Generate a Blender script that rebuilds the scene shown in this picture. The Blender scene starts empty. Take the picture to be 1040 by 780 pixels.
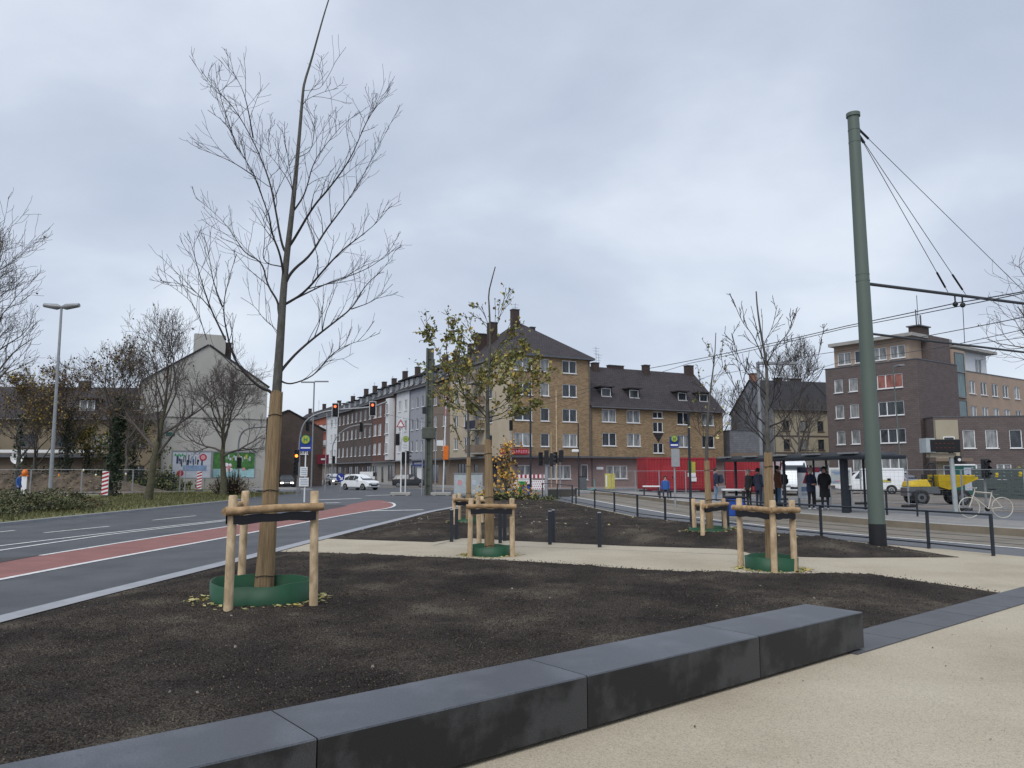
import bpy, math, random
import numpy as np
from mathutils import Vector, Matrix, noise as mnoise

random.seed(7)
PI = math.pi
R = math.radians
S = bpy.context.scene
COL = S.collection

# ------------------------------------------------------------------ survey: pixel of the 1040x780 photo -> point in the place
F, H0, TH = 781.0, 1.7, math.atan(90 / 781.0)
cT, sT = math.cos(TH), math.sin(TH)

def ray(u, v):
    a, b = (u - 520) / F, -(v - 390) / F
    return a, cT - b * sT, sT + b * cT

def at(u, v, z=0.0):
    x, y, w = ray(u, v)
    t = (z - H0) / w
    return Vector((x * t, y * t, z))

def dep(u, v, Y):
    x, y, w = ray(u, v)
    t = Y / y
    return Vector((x * t, Y, H0 + w * t))

# ------------------------------------------------------------------ materials
def _new(name):
    m = bpy.data.materials.new(name)
    m.use_nodes = True
    nt = m.node_tree
    b = nt.nodes['Principled BSDF']
    return m, nt, b

def N(nt, t, **kw):
    n = nt.nodes.new(t)
    for k, v in kw.items():
        if k in n.inputs: n.inputs[k].default_value = v
        else: setattr(n, k, v)
    return n

def ramp(nt, stops):
    r = nt.nodes.new('ShaderNodeValToRGB')
    e = r.color_ramp.elements
    while len(e) < len(stops): e.new(0.5)
    for i, (p, c) in enumerate(stops):
        e[i].position = p
        e[i].color = (*c, 1) if not isinstance(c, (int, float)) else (c, c, c, 1)
    return r

def lighten(c, k): return tuple(min(1, x * k) for x in c)

def pm(name, col, rough=.65, var=.18, scale=6.0, bump=0.0, bscale=None, metal=0.0, spec=.4, col2=None, detail=6, stretch=None, rand=0.0, emit=None):
    m, nt, b = _new(name)
    L = nt.links
    tc = N(nt, 'ShaderNodeTexCoord')
    src = tc.outputs['Object']
    if stretch:
        mp = N(nt, 'ShaderNodeMapping'); mp.inputs['Scale'].default_value = stretch
        L.new(src, mp.inputs[0]); src = mp.outputs[0]
    no = N(nt, 'ShaderNodeTexNoise', Scale=scale, Detail=detail, Roughness=.62)
    L.new(src, no.inputs['Vector'])
    c1 = lighten(col, 1 - var); c2 = col2 or lighten(col, 1 + var)
    rp = ramp(nt, [(.3, c1), (.7, c2)])
    L.new(no.outputs['Fac'], rp.inputs[0])
    out = rp.outputs[0]
    if rand:
        oi = N(nt, 'ShaderNodeObjectInfo')
        mr = N(nt, 'ShaderNodeMapRange'); mr.inputs[3].default_value = 1 - rand; mr.inputs[4].default_value = 1 + rand
        L.new(oi.outputs['Random'], mr.inputs[0])
        hs = N(nt, 'ShaderNodeHueSaturation')
        L.new(out, hs.inputs['Color']); L.new(mr.outputs[0], hs.inputs['Value']); out = hs.outputs[0]
    L.new(out, b.inputs['Base Color'])
    b.inputs['Roughness'].default_value = rough
    b.inputs['Metallic'].default_value = metal
    b.inputs['Specular IOR Level'].default_value = spec
    if bump:
        n2 = N(nt, 'ShaderNodeTexNoise', Scale=bscale or scale * 6, Detail=4, Roughness=.6)
        L.new(src, n2.inputs['Vector'])
        bp = N(nt, 'ShaderNodeBump', Strength=min(1, bump), Distance=.02)
        L.new(n2.outputs['Fac'], bp.inputs['Height']); L.new(bp.outputs[0], b.inputs['Normal'])
    if emit:
        b.inputs['Emission Color'].default_value = (*emit[:3], 1); b.inputs['Emission Strength'].default_value = emit[3]
    return m

def brick(name, c1, c2, mortar, bw=.24, bh=.075, ms=.012, rough=.85, big=.25, off=.5, bump=.35):
    m, nt, b = _new(name); L = nt.links
    uv = N(nt, 'ShaderNodeUVMap')
    br = N(nt, 'ShaderNodeTexBrick'); br.offset = off
    br.inputs['Color1'].default_value = (*c1, 1); br.inputs['Color2'].default_value = (*c2, 1); br.inputs['Mortar'].default_value = (*mortar, 1)
    br.inputs['Scale'].default_value = 1; br.inputs['Mortar Size'].default_value = ms; br.inputs['Brick Width'].default_value = bw; br.inputs['Row Height'].default_value = bh
    br.inputs['Bias'].default_value = 0
    L.new(uv.outputs[0], br.inputs['Vector'])
    no = N(nt, 'ShaderNodeTexNoise', Scale=.9, Detail=7, Roughness=.65)
    L.new(uv.outputs[0], no.inputs['Vector'])
    rp = ramp(nt, [(.3, 1 - big), (.7, 1 + big * .6)])
    L.new(no.outputs['Fac'], rp.inputs[0])
    mx = N(nt, 'ShaderNodeMix', data_type='RGBA', blend_type='MULTIPLY'); mx.inputs[0].default_value = 1
    L.new(br.outputs['Color'], mx.inputs[6]); L.new(rp.outputs[0], mx.inputs[7])
    L.new(mx.outputs[2], b.inputs['Base Color'])
    b.inputs['Roughness'].default_value = rough
    b.inputs['Specular IOR Level'].default_value = .25
    bp = N(nt, 'ShaderNodeBump', Strength=bump, Distance=.01); bp.invert = True
    L.new(br.outputs['Fac'], bp.inputs['Height']); L.new(bp.outputs[0], b.inputs['Normal'])
    return m

def glassm(name, col, rough=.08, var=.5):
    m, nt, b = _new(name); L = nt.links
    oi = N(nt, 'ShaderNodeObjectInfo')
    tc = N(nt, 'ShaderNodeTexCoord')
    ad = N(nt, 'ShaderNodeVectorMath', operation='ADD')
    cx = N(nt, 'ShaderNodeCombineXYZ'); mu = N(nt, 'ShaderNodeMath', operation='MULTIPLY'); mu.inputs[1].default_value = 50
    L.new(oi.outputs['Random'], mu.inputs[0]); L.new(mu.outputs[0], cx.inputs[1]); L.new(mu.outputs[0], cx.inputs[0])
    L.new(tc.outputs['Object'], ad.inputs[0]); L.new(cx.outputs[0], ad.inputs[1])
    mp = N(nt, 'ShaderNodeMapping'); mp.inputs['Scale'].default_value = (2.2, 1, .6)
    L.new(ad.outputs[0], mp.inputs[0])
    no = N(nt, 'ShaderNodeTexNoise', Scale=1.4, Detail=3)
    L.new(mp.outputs[0], no.inputs['Vector'])
    rp = ramp(nt, [(.35, lighten(col, 1 - var)), (.65, lighten(col, 1 + var))])
    L.new(no.outputs['Fac'], rp.inputs[0]); L.new(rp.outputs[0], b.inputs['Base Color'])
    b.inputs['Roughness'].default_value = rough; b.inputs['Specular IOR Level'].default_value = .6
    return m

MT = {}
def mat(k): return MT[k]
def D(k, m): MT[k] = m; return m

D('asphalt', pm('asphalt', (.066, .070, .078), .62, .3, .8, .35, 160, spec=.45))
D('street', pm('street_asphalt', (.11, .114, .122), .6, .14, .5, .2, 60))
D('patch', pm('asphalt_patch', (.05, .048, .047), .7, .15, 2, .3, 120))
D('redlane', pm('red_lane', (.235, .10, .088), .7, .16, 1.5, .3, 150))
D('platkerb', pm('platform_kerb', (.225, .19, .14), .8, .2, 1.2, .2, 30))
D('dirt', pm('site_dirt', (.17, .145, .12), .95, .35, .35, .5, 12, col2=(.21, .19, .17)))
D('paint', pm('road_paint', (.62, .62, .61), .65, .28, 7, .2, 80, detail=10))
D('kerb', pm('kerb_concrete', (.30, .31, .33), .8, .14, 3, .2, 40))
D('kerbdark', pm('dark_kerb', (.09, .09, .095), .8, .15, 3, .2, 40))
D('pavement', brick('pavement_slabs', (.27, .262, .25), (.235, .23, .222), (.17, .165, .16), .5, .33, .01, big=.18, bump=.2))
D('redpave', brick('red_pavement', (.27, .195, .18), (.235, .17, .155), (.2, .17, .16), .2, .1, .008, big=.2, bump=.2))
D('trackslab', pm('track_slab', (.185, .162, .128), .75, .25, .6, .25, 60))
D('slab', pm('granite_slab', (.085, .088, .096), .55, .15, 2.5, .15, 90))
D('rail', pm('rail_steel', (.09, .085, .08), .5, .2, 4, metal=.7))
D('grass', pm('grass', (.11, .125, .042), .9, .35, 2.5, .6, 30, col2=(.19, .18, .08)))
D('darkmetal', pm('anthracite_metal', (.03, .036, .046), .5, .1, 5, metal=.3))
D('greenmast', pm('mast_green', (.10, .130, .112), .55, .10, 1.2, .05, 30, stretch=(1, 1, .25)))
D('black', pm('black_paint', (.014, .015, .018), .55, .15, 6))
D('rubber', pm('rubber', (.02, .02, .021), .8, .15, 10))
D('strap', pm('black_strap', (.012, .012, .016), .75, .15, 20))
D('galv', pm('galvanised', (.36, .37, .385), .5, .1, 6, metal=.5))
D('lampgrey', pm('lamp_grey', (.25, .26, .27), .5, .1, 6, metal=.3))
D('cable', pm('cable', (.045, .048, .055), .6, .1, 6))
D('white', pm('white_paint', (.72, .73, .74), .45, .06, 4))
D('carwhite', pm('car_white', (.74, .76, .78), .22, .03, 2, spec=.6))
D('carblack', pm('car_black', (.02, .022, .026), .2, .05, 2, spec=.6))
D('carsilver', pm('car_silver', (.30, .31, .36), .25, .05, 2, metal=.4, spec=.6))
D('cargrey', pm('car_grey', (.12, .13, .14), .25, .05, 2, metal=.3, spec=.6))
D('carglass', pm('car_glass', (.025, .03, .036), .06, .1, 2, spec=.8))
D('red', pm('red_container', (.31, .026, .034), .55, .2, 1.3, .1, 12))
D('redsign', pm('red_sign', (.36, .02, .035), .5, .1, 4))
D('redlight', pm('red_signal_lens', (.9, .08, .03), .4, .05, 4, emit=(1, .12, .04, 2.2)))
D('amber', pm('amber_signal_lens', (1, .25, .03), .4, .05, 4, emit=(1, .22, .03, 3.0)))
D('headlight', pm('headlight_lens', (1, .93, .8), .3, .05, 4, emit=(1, .9, .75, 4.0)))
D('lens', pm('dark_lens', (.015, .016, .016), .3, .1, 4))
D('yellow', pm('machine_yellow', (.56, .40, .02), .45, .14, 3))
D('yellowboard', pm('yellow_board', (.52, .47, .12), .55, .25, 5))
D('orange', pm('orange_plastic', (.72, .17, .02), .5, .12, 6))
D('blue', pm('sign_blue', (.014, .035, .24), .5, .12, 6))
D('bluebin', pm('blue_bin', (.012, .06, .30), .5, .15, 6))
D('greenbin', pm('green_bin', (.03, .27, .07), .5, .15, 6))
D('hgreen', pm('sign_green', (.02, .25, .08), .5, .1, 6))
D('hyellow', pm('sign_yellow', (.40, .37, .06), .5, .1, 6))
D('teal', pm('toilet_green', (.012, .11, .085), .5, .12, 4))
D('cabinet', pm('cabinet_grey', (.37, .41, .42), .6, .14, 2.5))
D('ring', pm('ring_green', (.011, .066, .030), .5, .2, 3, .06, 20))
D('reed', pm('reed_mat', (.27, .18, .095), .85, .33, 5, .8, 60, stretch=(26, 26, .7), col2=(.46, .33, .185)))
D('stake', pm('stake_wood', (.47, .33, .19), .8, .3, 2.2, .45, 30, stretch=(5, 5, 2.2), col2=(.70, .54, .35), rand=.14))
D('beam', pm('beam_wood', (.30, .185, .092), .8, .4, 7, .35, 30, col2=(.52, .35, .19)))
D('bark', pm('bark', (.098, .094, .083), .9, .35, 9, .5, 40, stretch=(3, 3, .8)))
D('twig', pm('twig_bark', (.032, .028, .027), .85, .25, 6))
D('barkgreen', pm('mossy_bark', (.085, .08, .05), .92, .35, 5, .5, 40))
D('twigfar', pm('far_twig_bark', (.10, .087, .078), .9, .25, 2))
D('ivy', pm('ivy_leaf', (.022, .04, .016), .6, .4, 3, rand=.0))
D('leaf_g', pm('green_leaf', (.20, .205, .065), .65, .35, 3))
D('leaf_y', pm('yellow_leaf', (.42, .30, .06), .65, .35, 3))
D('leaf_pale', pm('pale_leaf', (.42, .38, .17), .65, .3, 30))
D('leaf_o', pm('orange_leaf', (.68, .36, .06), .6, .3, 3))
D('leaf_b', pm('brown_leaf', (.10, .058, .026), .75, .45, 3))
D('leaf_r', pm('rust_leaf', (.19, .14, .045), .7, .45, 3))
D('shrub', pm('shrub_leaf', (.075, .095, .042), .75, .5, 1.3, col2=(.17, .18, .085)))
D('ybrick', brick('yellow_brick', (.40, .285, .16), (.26, .175, .10), (.20, .155, .11), .36, .12, .018, big=.16))
D('beige', pm('beige_render', (.45, .385, .285), .85, .10, .6, .1, 20))
D('pinktile', brick('mauve_tile', (.275, .205, .195), (.25, .185, .175), (.20, .16, .15), .3, .3, .01, big=.12))
D('brownbrick', brick('brown_brick', (.155, .123, .117), (.128, .103, .098), (.10, .088, .088), .5, .19, .02, big=.13))
D('redbrick', brick('red_brick', (.165, .08, .06), (.13, .066, .052), (.12, .085, .075), .3, .1, .015, big=.2))
D('darkbrick', brick('dark_brick', (.115, .086, .076), (.09, .068, .062), (.08, .066, .06), .3, .1, .015, big=.2))
D('dullrender', pm('dull_render', (.19, .155, .105), .88, .2, .5, .1, 20))
D('greyrender', pm('grey_render', (.30, .31, .345), .85, .08, .6, .1, 20))
D('whiterender', pm('white_render', (.62, .63, .64), .85, .06, .6, .1, 20))
D('gable', pm('gable_render', (.40, .39, .36), .88, .13, .35, .1, 12, stretch=(1, 1, .35)))
D('tanrender', pm('tan_render', (.37, .28, .215), .85, .08, .6, .1, 20))
D('yellowrender', pm('yellow_render', (.36, .325, .24), .85, .08, .6))
D('brownrender', pm('brown_render', (.2, .155, .12), .85, .12, .6))
D('slate', brick('slate_cladding', (.21, .22, .245), (.17, .18, .2), (.12, .12, .13), .4, .25, .012, big=.2))
D('orangepaint', pm('orange_panel', (.36, .10, .05), .8, .1, 1))
D('roof', brick('roof_tiles', (.068, .058, .062), (.050, .044, .047), (.03, .027, .03), .32, .36, .03, rough=.8, big=.22, bump=.6))
D('roofdark', brick('dark_roof_tiles', (.045, .043, .047), (.036, .035, .038), (.02, .02, .022), .32, .36, .03, rough=.8, big=.2, bump=.6))
D('chimney', brick('chimney_brick', (.085, .058, .05), (.066, .046, .042), (.06, .05, .048), .24, .08, .012, big=.2))
D('chimneyred', brick('red_chimney_brick', (.30, .14, .09), (.24, .11, .075), (.2, .15, .12), .24, .08, .012, big=.2))
D('frame', pm('window_frame_white', (.76, .77, .78), .5, .04, 4))
D('framedark', pm('window_frame_dark', (.1, .085, .08), .5, .08, 4))
D('zinc', pm('zinc', (.12, .125, .135), .5, .15, 2, metal=.4))
D('glassd', glassm('dark_window_glass', (.03, .036, .043)))
D('glassc', glassm('curtained_window_glass', (.21, .22, .22), .15, .45))
D('glassr', glassm('red_curtain_glass', (.26, .09, .065), .2, .35))
D('glasst', glassm('stair_glass', (.09, .15, .155), .15, .25))
D('shop', glassm('shop_glass', (.05, .055, .062), .1, .6))
D('concrete', pm('concrete', (.33, .32, .30), .85, .14, 1.5, .2, 30))
D('rubble', pm('rubble_bank', (.10, .078, .06), .95, .5, 2.2, .8, 16, col2=(.16, .125, .09)))
D('skin', pm('skin', (.48, .29, .21), .6, .08, 8))
D('hair', pm('dark_hair', (.025, .02, .017), .7, .2, 20))
D('hairgrey', pm('grey_hair', (.26, .25, .24), .7, .2, 20))
D('navy', pm('navy_cloth', (.028, .034, .06), .85, .25, 8))
D('blackcloth', pm('black_cloth', (.02, .02, .023), .85, .25, 8))
D('jeans', pm('jeans', (.11, .19, .31), .85, .2, 8))
D('browncloth', pm('brown_cloth', (.17, .075, .045), .85, .25, 8))
D('bluecloth', pm('blue_cloth', (.03, .10, .32), .8, .2, 8))
D('darkjeans', pm('dark_jeans', (.03, .035, .055), .85, .2, 8))
D('shoe', pm('white_shoe', (.6, .6, .6), .7, .1, 8))
D('darkshoe', pm('dark_shoe', (.03, .028, .027), .7, .1, 8))
D('bikepaint', pm('cream_bike', (.52, .49, .42), .5, .1, 6))
D('planter', pm('planter_dark', (.075, .075, .065), .8, .2, 3))
D('paper', pm('paper', (.66, .66, .64), .7, .08, 6))
D('darkred', pm('dark_red_sign', (.16, .012, .025), .5, .1, 5))
D('pinkblob', pm('poster_pink', (.55, .25, .28), .6, .15, 5))
D('posterblue', pm('poster_blue', (.19, .27, .42), .6, .25, 3))
D('posternavy', pm('poster_navy', (.03, .045, .10), .6, .2, 4))
D('posterlight', pm('poster_light', (.44, .47, .53), .6, .12, 2))
D('postergreen', pm('poster_green', (.05, .16, .04), .6, .45, 2.2))
D('posteraqua', pm('poster_aqua', (.30, .50, .53), .6, .15, 3))
D('ledoff', pm('display_black', (.012, .012, .013), .35, .1, 4))
D('led', pm('display_led', (.10, .03, .015), .5, .1, 4, emit=(1, .2, .03, .012)))
D('mesh', pm('fence_wire', (.22, .23, .24), .5, .1, 6, metal=.5))

def soil_mat():
    m, nt, b = _new('soil'); L = nt.links
    tc = N(nt, 'ShaderNodeTexCoord')
    n1 = N(nt, 'ShaderNodeTexNoise', Scale=.75, Detail=9, Roughness=.62)
    n2 = N(nt, 'ShaderNodeTexNoise', Scale=60, Detail=8, Roughness=.8)
    n3 = N(nt, 'ShaderNodeTexVoronoi', Scale=55)
    for n in (n1, n2, n3): L.new(tc.outputs['Object'], n.inputs['Vector'])
    r1 = ramp(nt, [(.34, (.045, .0375, .0325)), (.46, (.066, .055, .047)), (.56, (.100, .084, .069)), (.66, (.18, .152, .115))])
    L.new(n1.outputs['Fac'], r1.inputs[0])
    r2 = ramp(nt, [(.40, .28), (.49, .85), (.555, 1.45), (.63, 2.7)])
    L.new(n2.outputs['Fac'], r2.inputs[0])
    mx = N(nt, 'ShaderNodeMix', data_type='RGBA', blend_type='MULTIPLY'); mx.inputs[0].default_value = 1
    L.new(r1.outputs[0], mx.inputs[6]); L.new(r2.outputs[0], mx.inputs[7]); L.new(mx.outputs[2], b.inputs['Base Color'])
    b.inputs['Roughness'].default_value = .95; b.inputs['Specular IOR Level'].default_value = .15
    ma = N(nt, 'ShaderNodeMath', operation='ADD'); L.new(n2.outputs['Fac'], ma.inputs[0]); L.new(n3.outputs['Distance'], ma.inputs[1])
    bp = N(nt, 'ShaderNodeBump', Strength=1.0, Distance=.05); L.new(ma.outputs[0], bp.inputs['Height']); L.new(bp.outputs[0], b.inputs['Normal'])
    return m
D('soil', soil_mat())
D('clod', pm('soil_clod', (.045, .037, .031), .95, .45, 3, rand=.0, spec=.1))
D('grit', pm('soil_grit', (.17, .142, .108), .95, .5, 4, spec=.1))
D('pebble', pm('pale_pebble', (.27, .25, .215), .85, .3, 12))

def plaza_mat():
    m, nt, b = _new('bound_gravel'); L = nt.links
    tc = N(nt, 'ShaderNodeTexCoord')
    n1 = N(nt, 'ShaderNodeTexNoise', Scale=.5, Detail=8, Roughness=.6)
    n2 = N(nt, 'ShaderNodeTexNoise', Scale=95, Detail=3, Roughness=.7)
    n3 = N(nt, 'ShaderNodeTexVoronoi', Scale=75)
    for n in (n1, n2, n3): L.new(tc.outputs['Object'], n.inputs['Vector'])
    r1 = ramp(nt, [(.30, (.335, .29, .215)), (.5, (.405, .355, .27)), (.7, (.45, .40, .31))]); L.new(n1.outputs['Fac'], r1.inputs[0])
    r2 = ramp(nt, [(.28, .5), (.48, 1.0), (.75, 1.28)]); L.new(n2.outputs['Fac'], r2.inputs[0])
    mx = N(nt, 'ShaderNodeMix', data_type='RGBA', blend_type='MULTIPLY'); mx.inputs[0].default_value = 1
    L.new(r1.outputs[0], mx.inputs[6]); L.new(r2.outputs[0], mx.inputs[7]); L.new(mx.outputs[2], b.inputs['Base Color'])
    b.inputs['Roughness'].default_value = .85; b.inputs['Specular IOR Level'].default_value = .25
    bp = N(nt, 'ShaderNodeBump', Strength=.5, Distance=.006); L.new(n3.outputs['Distance'], bp.inputs['Height']); L.new(bp.outputs[0], b.inputs['Normal'])
    return m
D('plaza', plaza_mat())

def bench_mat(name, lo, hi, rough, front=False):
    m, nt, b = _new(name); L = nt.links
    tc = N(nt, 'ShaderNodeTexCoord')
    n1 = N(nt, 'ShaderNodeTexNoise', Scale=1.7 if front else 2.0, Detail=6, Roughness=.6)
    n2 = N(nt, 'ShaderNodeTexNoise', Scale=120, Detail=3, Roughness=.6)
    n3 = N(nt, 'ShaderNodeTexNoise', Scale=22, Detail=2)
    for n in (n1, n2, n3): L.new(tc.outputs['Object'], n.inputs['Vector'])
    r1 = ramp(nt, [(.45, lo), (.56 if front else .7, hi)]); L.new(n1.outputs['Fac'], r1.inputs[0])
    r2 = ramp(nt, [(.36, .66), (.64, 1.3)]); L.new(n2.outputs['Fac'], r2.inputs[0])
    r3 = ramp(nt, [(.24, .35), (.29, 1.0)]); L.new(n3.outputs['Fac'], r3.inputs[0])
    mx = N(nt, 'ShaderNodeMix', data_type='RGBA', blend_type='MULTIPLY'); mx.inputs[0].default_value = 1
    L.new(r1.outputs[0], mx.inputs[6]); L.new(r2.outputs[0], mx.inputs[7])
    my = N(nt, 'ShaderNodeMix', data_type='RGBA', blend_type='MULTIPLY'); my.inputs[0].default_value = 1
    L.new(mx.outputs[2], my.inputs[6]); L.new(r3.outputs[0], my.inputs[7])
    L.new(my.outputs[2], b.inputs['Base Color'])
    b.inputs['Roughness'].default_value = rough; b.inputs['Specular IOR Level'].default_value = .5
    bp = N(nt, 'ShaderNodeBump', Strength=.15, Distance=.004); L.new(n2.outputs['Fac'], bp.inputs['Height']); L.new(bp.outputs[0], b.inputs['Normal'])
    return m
D('benchtop_sheen', bench_mat('bench_stone_top_sheen', (.056, .062, .073), (.092, .10, .114), .40))  # same stone as the sides; sky sheen painted in as a paler, bluer colour
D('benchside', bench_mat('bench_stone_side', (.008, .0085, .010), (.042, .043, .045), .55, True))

# ------------------------------------------------------------------ mesh builder
class M:
    def __init__(s):
        s.v, s.f, s.m, s.sm, s.T = [], [], [], [], None
    def add(s, vs, fs, mt, smooth=False):
        b = len(s.v)
        if s.T is not None: vs = [tuple(s.T @ Vector(p)) for p in vs]
        s.v.extend([tuple(p) for p in vs])
        for f in fs:
            s.f.append([b + i for i in f]); s.m.append(mt); s.sm.append(smooth)
    def box(s, c, d, mt, rz=0.0, bev=0.0):
        x, y, z = d[0] / 2, d[1] / 2, d[2] / 2
        if bev:
            e = bev
            pts = []
            def ring(zz, i): return [(-x + i, -y + i, zz), (x - i, -y + i, zz), (x - i, y - i, zz), (-x + i, y - i, zz)]
            pts = ring(-z, e) + ring(-z + e, 0) + ring(z - e, 0) + ring(z, e)
            fs = [(3, 2, 1, 0), (12, 13, 14, 15)]
            for k in range(3):
                for i in range(4):
                    j = (i + 1) % 4
                    fs.append((4 * k + i, 4 * k + j, 4 * k + 4 + j, 4 * k + 4 + i))
        else:
            pts = [(-x, -y, -z), (x, -y, -z), (x, y, -z), (-x, y, -z), (-x, -y, z), (x, -y, z), (x, y, z), (-x, y, z)]
            fs = [(3, 2, 1, 0), (4, 5, 6, 7), (0, 1, 5, 4), (1, 2, 6, 5), (2, 3, 7, 6), (3, 0, 4, 7)]
        ca, sa = math.cos(rz), math.sin(rz)
        pts = [(c[0] + p[0] * ca - p[1] * sa, c[1] + p[0] * sa + p[1] * ca, c[2] + p[2]) for p in pts]
        s.add(pts, fs, mt)
    def poly(s, pts, mt): s.add(pts, [list(range(len(pts)))], mt)
    def prism(s, p2, z0, z1, mt, mside=None):
        n = len(p2)
        s.add([(p[0], p[1], z0) for p in p2] + [(p[0], p[1], z1) for p in p2], [list(range(n, 2 * n)), list(range(n - 1, -1, -1))], mt)
        s.add([(p[0], p[1], z0) for p in p2] + [(p[0], p[1], z1) for p in p2], [(i, (i + 1) % n, n + (i + 1) % n, n + i) for i in range(n)], mside or mt)
    def slabface(s, pts, nrm, t, mt):
        """a plate of thickness t behind the polygon pts (pts counter-clockwise seen against nrm)"""
        n = len(pts); nrm = Vector(nrm)
        back = [tuple(Vector(p) - nrm * t) for p in pts]
        s.add(list(pts) + back, [list(range(n)), list(range(2 * n - 1, n - 1, -1))] + [(i, n + i, n + (i + 1) % n, (i + 1) % n) for i in range(n)], mt)
    def tube(s, pts, rad, n, mt, caps=True, smooth=True):
        P = [Vector(p) for p in pts]; k = len(P)
        if not isinstance(rad, (list, tuple)): rad = [rad] * k
        t0 = (P[1] - P[0]).normalized()
        up = Vector((0, 0, 1)) if abs(t0.z) < .9 else Vector((1, 0, 0))
        a = t0.cross(up).normalized()
        vs = []
        for i in range(k):
            t = (P[min(i + 1, k - 1)] - P[max(i - 1, 0)])
            t = t.normalized() if t.length > 1e-9 else t0
            a = (a - t * a.dot(t)); a = a.normalized() if a.length > 1e-6 else t.orthogonal().normalized()
            b = t.cross(a)
            for j in range(n):
                q = 2 * PI * j / n
                p = P[i] + (a * math.cos(q) + b * math.sin(q)) * rad[i]
                vs.append((p.x, p.y, p.z))
        fs = [(i * n + j, i * n + (j + 1) % n, (i + 1) * n + (j + 1) % n, (i + 1) * n + j) for i in range(k - 1) for j in range(n)]
        s.add(vs, fs, mt, smooth)
        if caps:
            s.add(vs[:n], [list(range(n - 1, -1, -1))], mt); s.add(vs[-n:], [list(range(n))], mt)
    def cyl(s, c, r, h, n, mt, r2=None): s.tube([c, (c[0], c[1], c[2] + h)], [r, r if r2 is None else r2], n, mt)
    def lathe(s, prof, n, mt, c=(0, 0, 0), sx=1, sy=1, smooth=True):
        k = len(prof)
        vs = [(c[0] + r * sx * math.cos(2 * PI * j / n), c[1] + r * sy * math.sin(2 * PI * j / n), c[2] + z) for r, z in prof for j in range(n)]
        fs = [(i * n + j, i * n + (j + 1) % n, (i + 1) * n + (j + 1) % n, (i + 1) * n + j) for i in range(k - 1) for j in range(n)]
        s.add(vs, fs, mt, smooth)
    def disc(s, c, r, nrm, t, n, mt):
        nrm = Vector(nrm).normalized(); c = Vector(c)
        s.tube([c - nrm * t / 2, c + nrm * t / 2], r, n, mt, smooth=False)
    def ball(s, c, r, mt, n=8, k=6, sz=1.0):
        s.lathe([(max(1e-3, r * math.sin(PI * i / k)), -r * sz * math.cos(PI * i / k)) for i in range(k + 1)], n, mt, c)
    def quad(s, c, a, b, mt):
        c, a, b = Vector(c), Vector(a), Vector(b)
        s.add([tuple(c - a - b), tuple(c + a - b), tuple(c + a + b), tuple(c - a + b)], [(0, 1, 2, 3)], mt)
    def build(s, name, parent=None, loc=None, rz=0.0):
        me = bpy.data.meshes.new(name)
        me.from_pydata(s.v, [], s.f)
        names = []
        for k in s.m:
            if k not in names: names.append(k)
        for k in names: me.materials.append(MT[k])
        ix = {k: i for i, k in enumerate(names)}
        me.polygons.foreach_set('material_index', [ix[k] for k in s.m])
        me.polygons.foreach_set('use_smooth', s.sm)
        nl = len(me.loops); nf = len(me.polygons)
        if nl:
            co = np.zeros(len(s.v) * 3); me.vertices.foreach_get('co', co); co = co.reshape(-1, 3)
            vi = np.zeros(nl, int); me.loops.foreach_get('vertex_index', vi)
            tot = np.zeros(nf, int); me.polygons.foreach_get('loop_total', tot)
            nr = np.zeros(nf * 3); me.polygons.foreach_get('normal', nr); nr = np.repeat(nr.reshape(-1, 3), tot, 0)
            p = co[vi]
            hl = np.hypot(nr[:, 0], nr[:, 1]); flat = hl < .35
            hl[hl < 1e-6] = 1
            tx, ty = -nr[:, 1] / hl, nr[:, 0] / hl
            u = np.where(flat, p[:, 0], p[:, 0] * tx + p[:, 1] * ty)
            w = np.where(flat, p[:, 1], p[:, 2] / np.maximum(.5, np.sqrt(np.maximum(0, 1 - nr[:, 2] ** 2))))
            me.uv_layers.new(name='UVMap')
            me.uv_layers[0].data.foreach_set('uv', np.stack([u, w], 1).ravel().astype(np.float32))
        me.validate(); me.update()
        o = bpy.data.objects.new(name, me); COL.objects.link(o)
        if parent is not None: o.parent = parent
        if loc is not None: o.location = loc
        o.rotation_euler.z = rz
        return o

def tag(o, label=None, cat=None, group=None, kind=None):
    if label: o['label'] = label
    if cat: o['category'] = cat
    if group: o['group'] = group
    if kind: o['kind'] = kind
    return o

def thing(name, label, cat, loc=(0, 0, 0), rz=0.0, group=None):
    o = bpy.data.objects.new(name, None); COL.objects.link(o)
    o.empty_display_size = .2
    o.location = loc; o.rotation_euler.z = rz
    return tag(o, label, cat, group)

def dup(root, loc=None, rz=None, label=None, group=None):
    r = root.copy(); COL.objects.link(r)
    if loc is not None: r.location = loc
    if rz is not None: r.rotation_euler.z = rz
    if label: r['label'] = label
    if group: r['group'] = group
    def kids(a, b):
        for ch in [c for c in bpy.data.objects if c.parent is a]:
            c = ch.copy(); COL.objects.link(c); c.parent = b; kids(ch, c)
    kids(root, r)
    return r

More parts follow.
